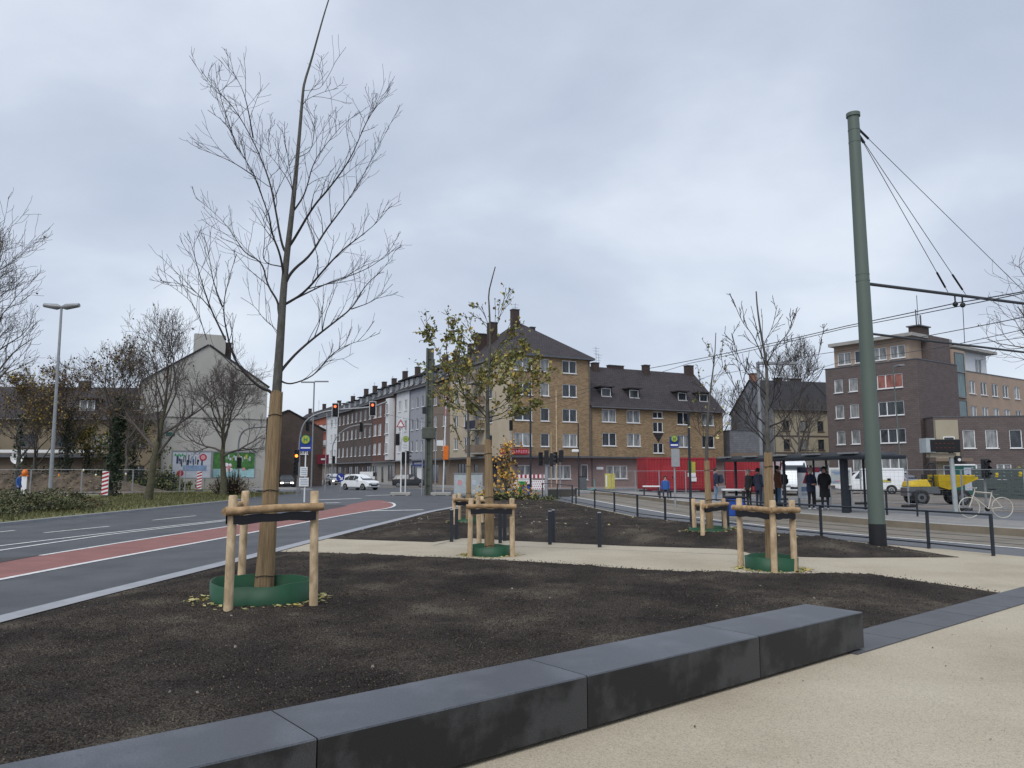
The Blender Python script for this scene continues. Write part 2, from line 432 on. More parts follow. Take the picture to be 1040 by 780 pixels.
# ------------------------------------------------------------------ camera, sky, sun
cam = bpy.data.cameras.new('camera'); cam.sensor_width = 36; cam.lens = 36 * F / 1040; cam.clip_end = 3000
co = bpy.data.objects.new('camera', cam); COL.objects.link(co); co.location = (0, 0, H0); co.rotation_euler = (PI / 2 + TH, 0, 0)
S.camera = co
SUN_EL, SUN_AZ = R(52), R(200)
W = bpy.data.worlds.new('World'); S.world = W; W.use_nodes = True
nt = W.node_tree; L = nt.links
bg = nt.nodes['Background']
sky = N(nt, 'ShaderNodeTexSky', sky_type='NISHITA'); sky.sun_disc = False; sky.sun_elevation = SUN_EL; sky.sun_rotation = SUN_AZ
geo = N(nt, 'ShaderNodeTexCoord')
sep = N(nt, 'ShaderNodeSeparateXYZ'); L.new(geo.outputs['Generated'], sep.inputs[0])
az = N(nt, 'ShaderNodeMath', operation='ABSOLUTE'); L.new(sep.outputs[2], az.inputs[0])
dz = N(nt, 'ShaderNodeMath', operation='ADD'); L.new(az.outputs[0], dz.inputs[0]); dz.inputs[1].default_value = .5
dv = N(nt, 'ShaderNodeVectorMath', operation='DIVIDE'); L.new(geo.outputs['Generated'], dv.inputs[0])
cb = N(nt, 'ShaderNodeCombineXYZ')
for i in range(3): L.new(dz.outputs[0], cb.inputs[i])
L.new(cb.outputs[0], dv.inputs[1])
mp = N(nt, 'ShaderNodeMapping'); mp.inputs['Scale'].default_value = (1.5, 1.9, 1.2); mp.inputs['Location'].default_value = (3.3, 1.7, 0); mp.inputs['Rotation'].default_value = (0, 0, R(18)); L.new(dv.outputs[0], mp.inputs[0])
cn = N(nt, 'ShaderNodeTexNoise', Scale=1.25, Detail=8, Roughness=.5, Distortion=.15); L.new(mp.outputs[0], cn.inputs['Vector'])
cr = ramp(nt, [(.36, (.375, .425, .52)), (.5, (.445, .495, .59)), (.62, (.55, .60, .68)), (.72, (.63, .675, .735))]); L.new(cn.outputs['Fac'], cr.inputs[0])
# nearer the horizon the cloud sheet pales
hr = N(nt, 'ShaderNodeMapRange'); hr.inputs[1].default_value = 0; hr.inputs[2].default_value = .45; hr.inputs[3].default_value = .38; hr.inputs[4].default_value = 0; L.new(az.outputs[0], hr.inputs[0])
hm = N(nt, 'ShaderNodeMix', data_type='RGBA'); L.new(hr.outputs[0], hm.inputs[0]); L.new(cr.outputs[0], hm.inputs[6]); hm.inputs[7].default_value = (.53, .59, .67, 1)
sk = N(nt, 'ShaderNodeMix', data_type='RGBA', blend_type='MULTIPLY'); sk.inputs[0].default_value = 1; L.new(sky.outputs[0], sk.inputs[6]); sk.inputs[7].default_value = (.10, .10, .10, 1)
mxs = N(nt, 'ShaderNodeMix', data_type='RGBA'); mxs.inputs[0].default_value = .92; L.new(sk.outputs[2], mxs.inputs[6]); L.new(hm.outputs[2], mxs.inputs[7])
L.new(mxs.outputs[2], bg.inputs['Color']); bg.inputs['Strength'].default_value = 1.0
sl = bpy.data.lights.new('sun', 'SUN'); sl.energy = 1.5; sl.angle = R(40); sl.color = (1, .97, .93)
so = bpy.data.objects.new('sun', sl); COL.objects.link(so)
so.rotation_euler = Vector((-math.sin(SUN_AZ) * math.cos(SUN_EL), -math.cos(SUN_AZ) * math.cos(SUN_EL), -math.sin(SUN_EL))).to_track_quat('-Z', 'Y').to_euler()
vs_ = S.view_settings; vs_.view_transform = 'Standard'; vs_.look = 'None'; vs_.gamma = 1; vs_.use_curve_mapping = False; vs_.exposure = 0.45
# ------------------------------------------------------------------ the ground and its paving
def struct(name, mb, **k):
    o = mb.build(name); tag(o, kind='structure'); return o

def sheet(name, pts, mt, z):
    m = M(); m.poly([(p[0], p[1], z) for p in pts], mt); o = struct(name, m)
    me = o.data
    if me.polygons[0].normal.z < 0: me.flip_normals()
    return o

def offs(line, d):
    """the polyline shifted d metres to its left"""
    out = []
    for i, p in enumerate(line):
        a = Vector(line[max(0, i - 1)][:2]); b = Vector(line[min(len(line) - 1, i + 1)][:2])
        t = (b - a).normalized(); out.append((p[0] - t.y * d, p[1] + t.x * d))
    return out

def ribbon(name, line, d0, d1, mt, z):
    a, b = offs(line, d0), offs(line, d1)
    m = M()
    for i in range(len(line) - 1):
        m.poly([(*a[i], z), (*a[i + 1], z), (*b[i + 1], z), (*b[i], z)] if d1 < d0 else [(*b[i], z), (*b[i + 1], z), (*a[i + 1], z), (*a[i], z)], mt)
    return struct(name, m)

def resample(line, step):
    out = [Vector(line[0][:2])]
    for i in range(len(line) - 1):
        a, b = Vector(line[i][:2]), Vector(line[i + 1][:2]); n = max(1, int((b - a).length / step))
        for k in range(1, n + 1): out.append(a.lerp(b, k / n))
    return out

def smooth(line, it=2):
    for _ in range(it):
        new = [line[0]]
        for a, b in zip(line, line[1:]):
            new += [(a[0] * .75 + b[0] * .25, a[1] * .75 + b[1] * .25), (a[0] * .25 + b[0] * .75, a[1] * .25 + b[1] * .75)]
        line = new + [line[-1]]
    return line

g = M(); g.poly([(-900, -60, 0), (900, -60, 0), (900, 1500, 0), (-900, 1500, 0)], 'street'); struct('ground', g)

ROWD = Vector((-.454, .891, 0)); ROWN = Vector((-.891, -.454, 0)); CORNER = Vector((0, 83, 0))
def rowp(t, off): p = CORNER + ROWD * t + ROWN * off; return (p.x, p.y)

KERB = [(-7.2, -8)] + [tuple(at(u, v)[:2]) for u, v in ((0, 627), (120, 597), (250, 565.5), (323.5, 546.5), (405, 527), (432, 520), (457, 515.8))] + [(-2.5, 44)]
KERB = [KERB[0]] + smooth(KERB[1:], 1)
FAR = [(-16.5, -8), (-16.45, 25), (-16.4, 46), (-17.6, 58), (-21.5, 70)]
road = KERB + [(-2.2, 50), (-1.5, 58), rowp(2, 7)] + [rowp(150, 7), rowp(150, 19), rowp(8, 19)] + FAR[::-1]
sheet('road', road, 'asphalt', .004)
ribbon('kerb_strip', KERB, 0.02, -.30, 'kerb', .020)
m = M(); fr_ = resample(FAR, 1.0); fo = offs(fr_, .16)
for a, b, c, d in zip(fr_, fr_[1:], fo[1:], fo):
    m.poly([(*a, .0), (*b, .0), (*b, .09), (*a, .09)], 'kerb'); m.poly([(*a, .09), (*b, .09), (*c, .09), (*d, .09)], 'kerb')
struct('kerb_edge', m)
# the red cycle lane and its markings
near = [tuple(at(*p)[:2]) for p in ((-60, 601), (0, 589), (114, 567), (231, 546), (323, 528), (372, 519.6), (396, 516.2))]
far_ = [tuple(at(*p)[:2]) for p in ((-60, 581.5), (0, 572), (41, 564.6), (138, 549), (231, 535), (284, 525.5), (330, 518.6), (356, 512.2), (378, 508.0))]
sheet('cycle_lane', near + [tuple(at(*p)[:2]) for p in ((402, 513.2), (397, 510.2), (388, 508.2))] + far_[::-1], 'redlane', .008)
ribbon('lane_line', smooth(near + [tuple(at(*p)[:2]) for p in ((402, 513.2), (398, 510.4), (388, 510.2))], 2), .07, -.07, 'paint', .012)
ribbon('lane_line', smooth([tuple(at(*p)[:2]) for p in ((41, 564.6), (138, 549), (231, 535), (260, 530.2))], 1), .06, -.06, 'paint', .012)
sheet('asphalt_patch', [tuple(at(*p)[:2]) for p in ((-60, 581), (0, 571.7), (41, 564.2), (0, 567.5), (-60, 575))], 'patch', .010)
sheet('asphalt_patch', [tuple(at(*p)[:2]) for p in ((318, 519.6), (340, 516.5), (353, 514.0), (346, 512.6), (330, 512.8), (300, 516.5))], 'patch', .010)
for pts in (((-40, 561), (0, 554.8), (92, 543.7), (234, 527.7), (300, 520.5)), ((-40, 566), (0, 559.4), (108, 543.6), (240, 528.0))):
    ribbon('lane_line', [tuple(at(*p)[:2]) for p in pts], .06, -.06, 'paint', .013)
for a, b in (((44.6, 541.5), (111, 534.8)), ((155, 528.6), (199, 524)), ((-50, 546), (15, 539)), ((232, 520.5), (258, 518))):
    ribbon('lane_dash', [tuple(at(*a)[:2]), tuple(at(*b)[:2])], .06, -.06, 'paint', .012)
ribbon('stop_line', [tuple(at(*p)[:2]) for p in ((374, 519.2), (430, 518.0))], .2, -.2, 'paint', .014)
for a, b in (((318, 508), (366, 506.4)), ((330, 511), (345, 510.6)), ((372, 503.5), (404, 502.6))):
    ribbon('lane_line', [tuple(at(*a)[:2]), tuple(at(*b)[:2])], .25, -.25, 'paint', .012)

# pale bound gravel: square in front, path between the beds
BU = Vector((.7755, .6313, 0)).normalized(); BN = Vector((-BU.y, BU.x, 0))      # along the bench, and away from the viewer
B0 = at(597, 745)
K1 = offs(KERB, -.30)
def kerbnear(y0, y1): return [p for p in K1 if y0 <= p[1] <= y1]
RAILF = [(9.9, 15.6), (9.75, 16.2), (9.38, 17.65), (8.9, 18.5), (8.05, 20.3), (7.4, 22.0), (6.7, 24.8), (5.9, 26.6), (5.3, 27.9), (4.83, 30.1), (4.45, 33.8), (4.0, 38), (3.45, 43), (2.9, 47.5), (2.0, 51.5), (.6, 55)]
TN = smooth([(17.5, 5), (13.9, 12.5), (11.41, 17.44), (8.98, 22.25), (7.6, 26.2), (6.6, 31), (5.6, 40), (4.7, 50), (3.6, 58.5), (0.5, 67), (-6, 78), rowp(30, 12), rowp(90, 12)], 1)   # near edge of the track strip
sheet('square', [(-30, -12), (30, -12), (24, 0), (17.0, 5), (13.4, 12.5), (10.9, 17.3)] + RAILF[2:13] + [(1, 48), (-2, 44)] + K1[::-1][:-1] + [(-7.0, -8)], 'plaza', .006)
jl = [tuple(at(*p)[:2]) for p in ((445, 552.4), (600, 558), (767, 564.5))]
ribbon('path_joint', jl, .012, -.012, 'kerbdark', .011)
ribbon('path_joint', [tuple(at(*p)[:2]) for p in ((440, 570.5 - 16), (470, 546.5))], .01, -.01, 'kerbdark', .011)

# granite slab strip running on from the bench
sl0 = B0 + BU * 3.72
ang = math.atan2(BU.y, BU.x)
e1, e2 = at(1030, 599.5), at(877, 640.5)
sd = (e1 - e2).normalized(); sn = Vector((-sd.y, sd.x, 0))
m = M(); t = -1.18
while t < 9.5:
    c = e2 + sd * (t + .49) - sn * .26
    m.box((c.x, c.y, .004), (.964, .52, .03), 'slab', math.atan2(sd.y, sd.x)); t += .98
struct('slab_strip', m)

# ------------------------------------------------------------------ the planting beds: real mounded soil
def soil(name, poly, step, height, edge, rough, seed=0, zbase=.008):
    P = np.array([(p[0], p[1]) for p in poly]); A, B = P, np.roll(P, -1, 0)
    x0, y0 = P.min(0) - step; x1, y1 = P.max(0) + step
    nx, ny = int((x1 - x0) / step) + 1, int((y1 - y0) / step) + 1
    X, Y = np.meshgrid(x0 + np.arange(nx) * step, y0 + np.arange(ny) * step)
    q = np.stack([X.ravel(), Y.ravel()], 1)
    best = np.full(len(q), 1e9); inside = np.zeros(len(q), bool); near_ = q.copy()
    for a, b in zip(A, B):
        ab = b - a; l2 = (ab ** 2).sum()
        if l2 < 1e-9: continue
        tt = np.clip(((q - a) @ ab) / l2, 0, 1); c = a + tt[:, None] * ab; d = np.hypot(*(q - c).T)
        k = d < best; best[k] = d[k]; near_[k] = c[k]
        cond = (a[1] > q[:, 1]) != (b[1] > q[:, 1])
        with np.errstate(divide='ignore', invalid='ignore'):
            xi = a[0] + (q[:, 1] - a[1]) * ab[0] / ab[1]
        inside ^= cond & (q[:, 0] < xi)
    ii = inside.reshape(ny, nx)
    cell = ii[:-1, :-1] | ii[1:, :-1] | ii[:-1, 1:] | ii[1:, 1:]
    used = np.zeros((ny, nx), bool)
    used[:-1, :-1] |= cell; used[1:, :-1] |= cell; used[:-1, 1:] |= cell; used[1:, 1:] |= cell
    u = used.ravel(); out = u & ~inside
    q[out] = near_[out]; best[~inside] = 0
    s = np.clip(best / edge, 0, 1); s = s * s * (3 - 2 * s)
    idx = np.full(len(q), -1); idx[u] = np.arange(u.sum())
    z = np.zeros(len(q)); rr = np.random.RandomState(seed)
    for i in np.nonzero(u)[0]:
        x, y = q[i]
        n1 = mnoise.noise((x * .8, y * .8, seed)); n2 = mnoise.noise((x * 3.1, y * 3.1, seed + 5)); n3 = mnoise.noise((x * 9.5, y * 9.5, seed + 9)); n4 = mnoise.noise((x * 24, y * 24, seed))
        rk = mnoise.noise((x * 2 + y * 1.2, (y - x) * 9, seed + 3))
        z[i] = zbase + s[i] * (height + rough * (1.1 * n1 + .7 * n2 + .55 * n3 + .42 * n4 + .5 * rk)) + (.012 * max(0, n3) if best[i] > 0 else 0)
    vv = np.stack([q[u][:, 0], q[u][:, 1], z[u]], 1)
    cy, cx = np.nonzero(cell); b0 = cy * nx + cx
    ff = np.stack([idx[b0], idx[b0 + 1], idx[b0 + nx + 1], idx[b0 + nx]], 1)
    m = M(); m.v = [tuple(p) for p in vv.tolist()]; m.f = ff.tolist(); m.m = ['soil'] * len(ff); m.sm = [True] * len(ff)
    o = struct(name, m)
    from mathutils.bvhtree import BVHTree
    tree = BVHTree.FromPolygons([Vector(p) for p in m.v], m.f)
    def zat(x, y):
        h = tree.ray_cast(Vector((x, y, 5)), Vector((0, 0, -1)))
        return h[0].z if h[0] is not None else None
    return o, zat

bb = [B0 + BU * t_ + BN * .50 for t_ in (3.72, 2, 0, -2, -4, -6)]
k2 = [p for p in K1 if -1 < p[1] < 16.4]
low = [tuple(at(*p)[:2]) for p in ((283, 560.5), (345, 563), (450, 566.5), (560, 572), (640, 578), (700, 581), (760, 582.5), (850, 583), (890, 585), (920, 588.5), (965, 595), (1016, 602.6))]
bed1 = [(-6.6, 0)] + k2 + low + [tuple((e2 + sd * .2)[:2])] + [tuple(p[:2]) for p in bb]
bed_front, zb1 = soil('soil_bed', bed1, .045, .12, 1.1, .027, 1)
k3 = [p for p in K1 if 20.6 < p[1] < 40]
up = [(p[0] - .45 * 1, p[1]) for p in RAILF]
bed2 = [tuple(at(323.5, 547)[:2])] + k3 + [(-2.9, 44), (-2.0, 48), (1.0, 48.5)] + [tuple((Vector(p) + Vector((-.12, -.03)))) for p in RAILF[13:2:-1]] + [tuple(at(*p)[:2]) for p in ((975, 566.4), (850, 567), (772, 565), (745, 558), (640, 555), (520, 549.5), (472, 546.5), (440, 551))]
bed_back, zb2 = soil('soil_bed', bed2, .12, .24, 2.2, .045, 4)
def zs(x, y):
    for f_ in (zb1, zb2):
        z = f_(x, y)
        if z is not None: return z
    return .006
def onsoil(u, v):
    p = at(u, v); 
    for _ in range(4): p = at(u, v, zs(p.x, p.y))
    return p

def bits(name, n, mt, size, region, zf, seed, label, cat, flat=.6, leaf=False):
    rr = random.Random(seed); m = M()
    for _ in range(n):
        for _t in range(30):
            x, y = region(rr); z = zf(x, y)
            if z is not None: break
        else: continue
        s = size * rr.uniform(.35, 1.0) ** 1.5 * 1.3; a = rr.uniform(0, 6.28)
        mtt = mt if isinstance(mt, str) else rr.choice(mt)
        if leaf:
            ca, sa = math.cos(a) * s, math.sin(a) * s; tl = rr.uniform(-.4, .6) * s
            m.add([(x - ca, y - sa, z + .004), (x + sa * .55, y - ca * .55, z + .006 + max(0, tl)), (x + ca, y + sa, z + .008 + abs(tl) * .5), (x - sa * .55, y + ca * .55, z + .006)], [(0, 1, 2, 3)], mtt)
        else:
            c = [(math.cos(a + k * PI / 2 + rr.uniform(-.4, .4)) * s * rr.uniform(.6, 1), math.sin(a + k * PI / 2 + rr.uniform(-.4, .4)) * s * rr.uniform(.6, 1)) for k in range(4)]
            h = s * flat * rr.uniform(.7, 1.3)
            m.add([(x + p, y + q, z - .004) for p, q in c] + [(x + p * .6, y + q * .6, z + h) for p, q in c], [(4, 5, 6, 7), (0, 1, 5, 4), (1, 2, 6, 5), (2, 3, 7, 6), (3, 0, 4, 7)], mtt)
    o = m.build(name); tag(o, label, cat, kind='stuff'); return o
def reg1(r):
    y = 2.5 + 14 * r.random() ** 1.35; return r.uniform(-6.6, 7.4), y
def reg2(r): return r.uniform(-5, 9.2), r.uniform(15.5, 46)
bits('soil_clods', 14000, 'clod', .013, reg1, zb1, 3, 'small crumbs of dark soil over the front planting bed', 'soil')
bits('soil_clods', 5000, 'clod', .024, reg2, zb2, 4, 'larger crumbs of dark soil over the rear planting bed', 'soil')
bits('soil_grit', 16000, ['grit', 'clod', 'grit'], .0075, lambda r: (r.uniform(-6.2, 7), 2.2 + 8.5 * r.random() ** 1.7), lambda x, y: zb1(x, y) if mnoise.noise((x * .7, y * .7, 3.3)) + random.random() * .35 > .02 else None, 13, 'pale grit lying in patches on the front soil bed', 'grit')
LOWR = resample(low, .3)
def spill(r):
    p = r.choice(LOWR); return p.x + r.gauss(0, .12), p.y + r.gauss(.04, .14)
bits('soil_spill', 900, 'clod', .012, spill, lambda x, y: None if zb1(x, y) is not None else .008, 14, 'crumbs of soil spilled on the pale path', 'soil')
bits('pebbles', 35, 'pebble', .020, reg1, zb1, 5, 'pale pebbles scattered over the front soil bed', 'pebble')
bits('pebbles', 260, ['pebble', 'leaf_pale', 'pebble'], .045, reg2, zb2, 6, 'pale stones and leaves scattered over the rear soil bed', 'pebble', .4)
bits('fallen_leaves', 150, ['leaf_b', 'clod', 'leaf_b', 'clod'], .012, lambda r: (r.uniform(.5, 9), r.uniform(3.2, 12)), lambda x, y: None if zb1(x, y) is not None or (Vector((x, y, 0)) - B0).dot(BN) > -.1 else .008, 8, 'few brown leaves and crumbs on the pale square', 'leaf', leaf=True)

# ------------------------------------------------------------------ dark stone bench of four blocks
def bench_block(t0, t1, label):
    o = thing('bench_block', label, 'bench', (B0 + BU * (t0 + t1) / 2)[:3], ang, 'dark stone bench blocks')
    l = t1 - t0 - .008; h, dp = .365, .60; e = .008
    m = M()
    y0, y1 = 0, dp
    # body with a small chamfer along its top edge
    sec = [(y0, .035), (y0, h - e), (y0 + e, h), (y1 - e, h), (y1, h - e), (y1, .035)]
    x0, x1 = -l / 2, l / 2
    vs = [(x0, y, z) for y, z in sec] + [(x1, y, z) for y, z in sec]
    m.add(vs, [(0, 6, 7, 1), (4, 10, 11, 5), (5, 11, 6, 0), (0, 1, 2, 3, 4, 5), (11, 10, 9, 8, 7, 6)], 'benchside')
    m.add(vs, [(1, 7, 8, 2), (2, 8, 9, 3), (3, 9, 10, 4)], 'benchtop_sheen')
    m.build('block', o)
    p = M(); p.box((0, dp / 2, .02), (l, dp - .14, .04), 'black'); p.build('plinth', o)
    return o
jt = [(at(766, 648, .365) - B0).dot(BU)]
bench_block(-5.75, -3.83, 'dark stone bench block at the near end, mostly outside the picture')
bench_block(-3.83, -1.91, 'dark stone bench block in the bottom left corner, nearest to the viewer in sight')
bench_block(-1.91, 0.0, 'long dark stone bench block in the middle of the row, below the big tree')
bench_block(0.0, 1.98, 'dark stone bench block with damp stains, second from the far end')
bench_block(1.98, 3.72, 'dark stone bench block at the far right end, beside the slab strip')

# ------------------------------------------------------------------ bollards on the path
def bollard(p, label):
    o = thing('bollard', label, 'bollard', p, 0, 'dark bollards across the path')
    m = M(); m.box((0, 0, .385), (.085, .085, .77), 'darkmetal', 0, .006); m.build('post', o)
    m = M(); m.box((0, 0, .782), (.082, .082, .024), 'galv', 0, .008); m.build('cap', o)
    return o
BO = [((458.5, 550.5), 'dark square bollard furthest left on the path, nearer one of its pair'), ((463.5, 548), 'dark square bollard furthest left on the path, rear one of its pair'),
      ((508, 552), 'dark square bollard right behind the stakes of the leafy tree, nearer one of its pair'), ((512.5, 549.5), 'dark square bollard behind the stakes of the leafy tree, rear one of its pair'),
      ((558.5, 553.3), 'dark square bollard just right of the leafy tree, nearer one of its pair'), ((562, 551.2), 'dark square bollard just right of the leafy tree, rear one of its pair'),
      ((609, 556), 'lone dark square bollard with pale cap, furthest right on the path')]
first = None
for (u, v), lb in BO:
    p = at(u, v); p.z = .006
    if first is None: first = bollard(p, lb)
    else: dup(first, p, None, lb)

# ------------------------------------------------------------------ tram side railings
def railing(pts, label, h=.86, nposts=None, kind='darkmetal', wide=()):
    o = thing('railing', label, 'railing', (pts[0][0], pts[0][1], 0), 0, 'dark railings along the tram track')
    P = [Vector((p[0] - pts[0][0], p[1] - pts[0][1], 0)) for p in pts]
    for i, p in enumerate(P):
        d = (P[min(i + 1, len(P) - 1)] - P[max(i - 1, 0)]); a = math.atan2(d.y, d.x)
        m = M(); w = .075
        m.box((p.x, p.y, h / 2 - .0), (.03 if i not in wide else .10, w, h), kind, a); m.build('post', o)
    for z, nm, rr_ in ((h - .02, 'top_rail', .024), (.13, 'bottom_rail', .018)):
        m = M(); m.tube([(p.x, p.y, z) for p in P], rr_, 6, kind); m.build(nm, o)
    return o
RP = [tuple(at(u, v)[:2]) for u, v in ((1009, 565), (943.5, 557.5), (890, 551.5), (836, 545.8), (793, 541))]
RP = [RP[0], RP[1], (8.72, 18.95), (8.06, 20.35), (7.42, 22.0)]
railing(RP + [(6.75, 24.35)], 'dark railing along the track behind the green mast')
railing([(6.68, 24.6), (6.1, 26.2), (5.45, 27.7), (4.85, 30.1), (4.45, 33.8), (4.0, 37.6), (3.5, 42.5)], 'dark railing curving away behind the bollards towards the crossing', wide=(0,))
railing([tuple(at(551, 505.5)[:2]), tuple(at(566, 507.3)[:2]), (3.35, 43.2)], 'short dark railing at the far corner of the rear bed', h=1.0)

# tramway
TC = offs(TN, -1.75)
ribbon('track_strip', TN, -.15, -3.45, 'trackslab', .008)
ribbon('track_kerb', TN, 0.0, -.15, 'paint', .016)
ribbon('track_side', TN, 1.6, 0.0, 'street', .007)
for off in (-.98, -2.42):
    ribbon('rail', TN, off, off - .10, 'rail', .014)
# platform: raised strip with a pale edge
PE = [p for p in offs(TN, -3.55) if 3 < p[1] < 66]
m = M(); pb = offs(PE, -3.6)
for i in range(len(PE) - 1):
    a, b, c, d = PE[i], PE[i + 1], pb[i + 1], pb[i]
    ee = offs(PE, -.38); e, f = ee[i], ee[i + 1]
    m.poly([(*a, 0), (*b, 0), (*b, .20), (*a, .20)][::-1], 'platkerb')
    m.poly([(*a, .20), (*b, .20), (*f, .20), (*e, .20)][::-1], 'concrete')
    m.poly([(*e, .20), (*f, .20), (*c, .20), (*d, .20)][::-1], 'pavement')
    m.poly([(*d, .20), (*c, .20), (*c, 0), (*d, 0)][::-1], 'concrete')
struct('platform', m)
def onplat(u, v): return at(u, v, .20)

sheet('site_ground', [(12.2, 62), (15.5, 50), (19.3, 38.5), (22.5, 31), (60, 38), (62, 66), (36, 76), (22, 73)], 'dirt', .006)
# pavements by the houses
def raised(name, pts, mt, h=.12, z0=0):
    m = M(); 
    ar = sum(a[0] * b[1] - b[0] * a[1] for a, b in zip(pts, pts[1:] + pts[:1]))
    if ar < 0: pts = pts[::-1]
    m.prism(pts, z0, h, mt, 'kerb'); return struct(name, m)
raised('pavement', [rowp(-40, 0), rowp(2, 4.6), rowp(160, 4.6), rowp(160, -1), (0, 84)], 'pavement')
raised('pavement', [(-2.6, 79.0), rowp(0, 4.5), (0, 84), (40, 104.5), (70, 119), (72, 112), (18, 85), (3, 77.5)], 'redpave')
raised('pavement', [rowp(3, 20.5), rowp(150, 20.5), rowp(150, 26), rowp(3, 26)], 'pavement')
# left verge, footpath behind it
sheet('verge', [(p[0] - .16, p[1]) for p in FAR[:4]] + [(-22, 66), (-26, 68), (-31, 57.5), (-30, 45), (-26, 25), (-24, -8)], 'grass', .09)
sheet('footpath', [(-24, -8), (-26, 25), (-30, 45), (-31, 57.5), (-26, 68), (-33, 74), (-90, 64), (-60, -8)], 'pavement', .03)
sheet('lot', [(-33, 61), (-26.5, 70), (-30, 79), (-100, 79), (-100, 55)], 'grass', .05)
# ------------------------------------------------------------------ trees
def grow(segs, p, d, L, r, lev, rr, maxlev, up=.25, nch=(4, 6), ang=(25, 55), lr=(.5, .72), wob=.16, tipr=.003, first=.3):
    n = 5; pts = [p.copy()]; dd = d.normalized(); step = L / n
    for i in range(n):
        dd = (dd + Vector((rr.gauss(0, wob), rr.gauss(0, wob), rr.gauss(0, wob) + up * .22))).normalized()
        pts.append(pts[-1] + dd * step)
    rad = [max(tipr, r + (max(tipr, r * .25) - r) * i / n) for i in range(n + 1)]
    segs.append((pts, rad, lev))
    if lev >= maxlev: return
    k = rr.randint(*nch)
    for j in range(k):
        f = first + (1 - first) * (j + rr.random() * .8) / k
        f = min(f, .98); q = f * n; i = int(q); a = pts[i].lerp(pts[min(i + 1, n)], q - i)
        t = (pts[min(i + 1, n)] - pts[i]).normalized()
        o = t.orthogonal().normalized(); o.rotate(Matrix.Rotation(rr.uniform(0, 2 * PI), 3, t))
        th = R(rr.uniform(*ang)); nd = t * math.cos(th) + o * math.sin(th) + Vector((0, 0, up * .35))
        rk = rad[i] * rr.uniform(.5, .7)
        grow(segs, a, nd, L * rr.uniform(*lr) * (1.1 - .45 * f), max(tipr, rk), lev + 1, rr, maxlev, up, nch, ang, lr, wob, tipr, .2)

def leafq(m, p, s, rr, mt):
    a = Vector((rr.gauss(0, 1), rr.gauss(0, 1), rr.gauss(0, .7))).normalized(); b = a.orthogonal().normalized()
    b.rotate(Matrix.Rotation(rr.uniform(0, 6.28), 3, a))
    t = a * s; w = b * s * .5; n = a.cross(b) * s * .15
    m.add([tuple(p), tuple(p + t * .5 + w + n), tuple(p + t), tuple(p + t * .5 - w + n)], [(0, 1, 2, 3)], mt)

def crown_mesh(segs, rr, mt_t='twig', leaves=None, nleaf=0, lsize=.1, minlev=2, lo=0, zcap=None):
    m = M()
    for pts, rad, lev in segs:
        m.tube([tuple(p) for p in pts], rad, 5 if lev < 2 else (4 if lev == 2 else 3), mt_t, caps=False)
    if leaves:
        tips = [s for s in segs if s[2] >= minlev]
        for _ in range(nleaf):
            pts, rad, lev = rr.choice(tips); i = rr.randrange(lo, len(pts) - 1)
            p = pts[i].lerp(pts[i + 1], rr.random()) + Vector((rr.gauss(0, 1), rr.gauss(0, 1), rr.gauss(0, 1))) * lsize * .6
            if zcap is not None and p.z > zcap and rr.random() < .86: continue
            leafq(m, p, lsize * rr.uniform(.6, 1.25), rr, rr.choice(leaves))
    return m

def bg_tree(name, label, loc, H, spread, seed, trunk_h=.32, r=.16, maxlev=3, up=.35, leaves=None, nleaf=0, lsize=.14, nlimb=8, bark='bark', mt_t='twig', ivy=0, group=None, nch=(4, 6), lean=0, ang=(25, 55), tipr=.008):
    rr = random.Random(seed)
    o = thing(name, label, 'tree', loc, 0, group)
    th = H * trunk_h; top = H * .62
    pts = [Vector((0, 0, -.1))]
    for i in range(1, 7):
        f = i / 6; pts.append(Vector((lean * f + rr.gauss(0, .035) * H * .12, rr.gauss(0, .035) * H * .12, top * f)))
    rad = [r * (1.25 - .95 * i / 6) if i else r * 1.45 for i in range(7)]
    m = M(); m.tube([tuple(p) for p in pts], rad, 9, bark); 
    m.build('trunk', o)
    segs = []
    for k in range(nlimb):
        f = trunk_h / .62 + (1 - trunk_h / .62) * (k / max(1, nlimb - 1)) ** .9; f = min(f, .999)
        q = f * 6; i = min(5, int(q)); p = pts[i].lerp(pts[i + 1], q - i)
        a = k * 2.4 + rr.uniform(-.5, .5); el = R(rr.uniform(28, 50) + 35 * (k / nlimb))
        d = Vector((math.cos(a) * math.cos(el), math.sin(a) * math.cos(el), math.sin(el)))
        Lb = min(spread / max(.35, math.cos(el)), (H - p.z) / max(.25, math.sin(el))) * rr.uniform(.78, 1.02)
        grow(segs, p, d, Lb * .82, rad[i] * .55, 1, rr, maxlev, up, nch, ang, tipr=tipr)
    cm = crown_mesh(segs, rr, mt_t, leaves, nleaf, lsize)
    cm.build('crown', o)
    if ivy:
        im = M()
        for _ in range(ivy):
            f = rr.random() ** .8; z = top * f * 1.05; a = rr.uniform(0, 6.28); w = r * rr.uniform(1.1, 3.2) * (1.15 - .5 * f)
            leafq(im, Vector((math.cos(a) * w + lean * f, math.sin(a) * w, z)), .2 * rr.uniform(.6, 1.2), rr, 'ivy')
        im.build('ivy', o)
    return o

def clipseg(poly, dist):
    return poly

def limb3(pix, Y0, dyslope, rr):
    """a limb traced in the photo, given depth as it leaves the trunk"""
    u0 = pix[0][0]; L = 0; out = []
    for i, (u, v) in enumerate(pix):
        if i: L += math.hypot(u - pix[i - 1][0], v - pix[i - 1][1])
        Y = Y0 + dyslope * L / 781 * Y0 + rr.uniform(-.03, .03) * (i > 0)
        out.append(dep(u, v, Y))
    return out

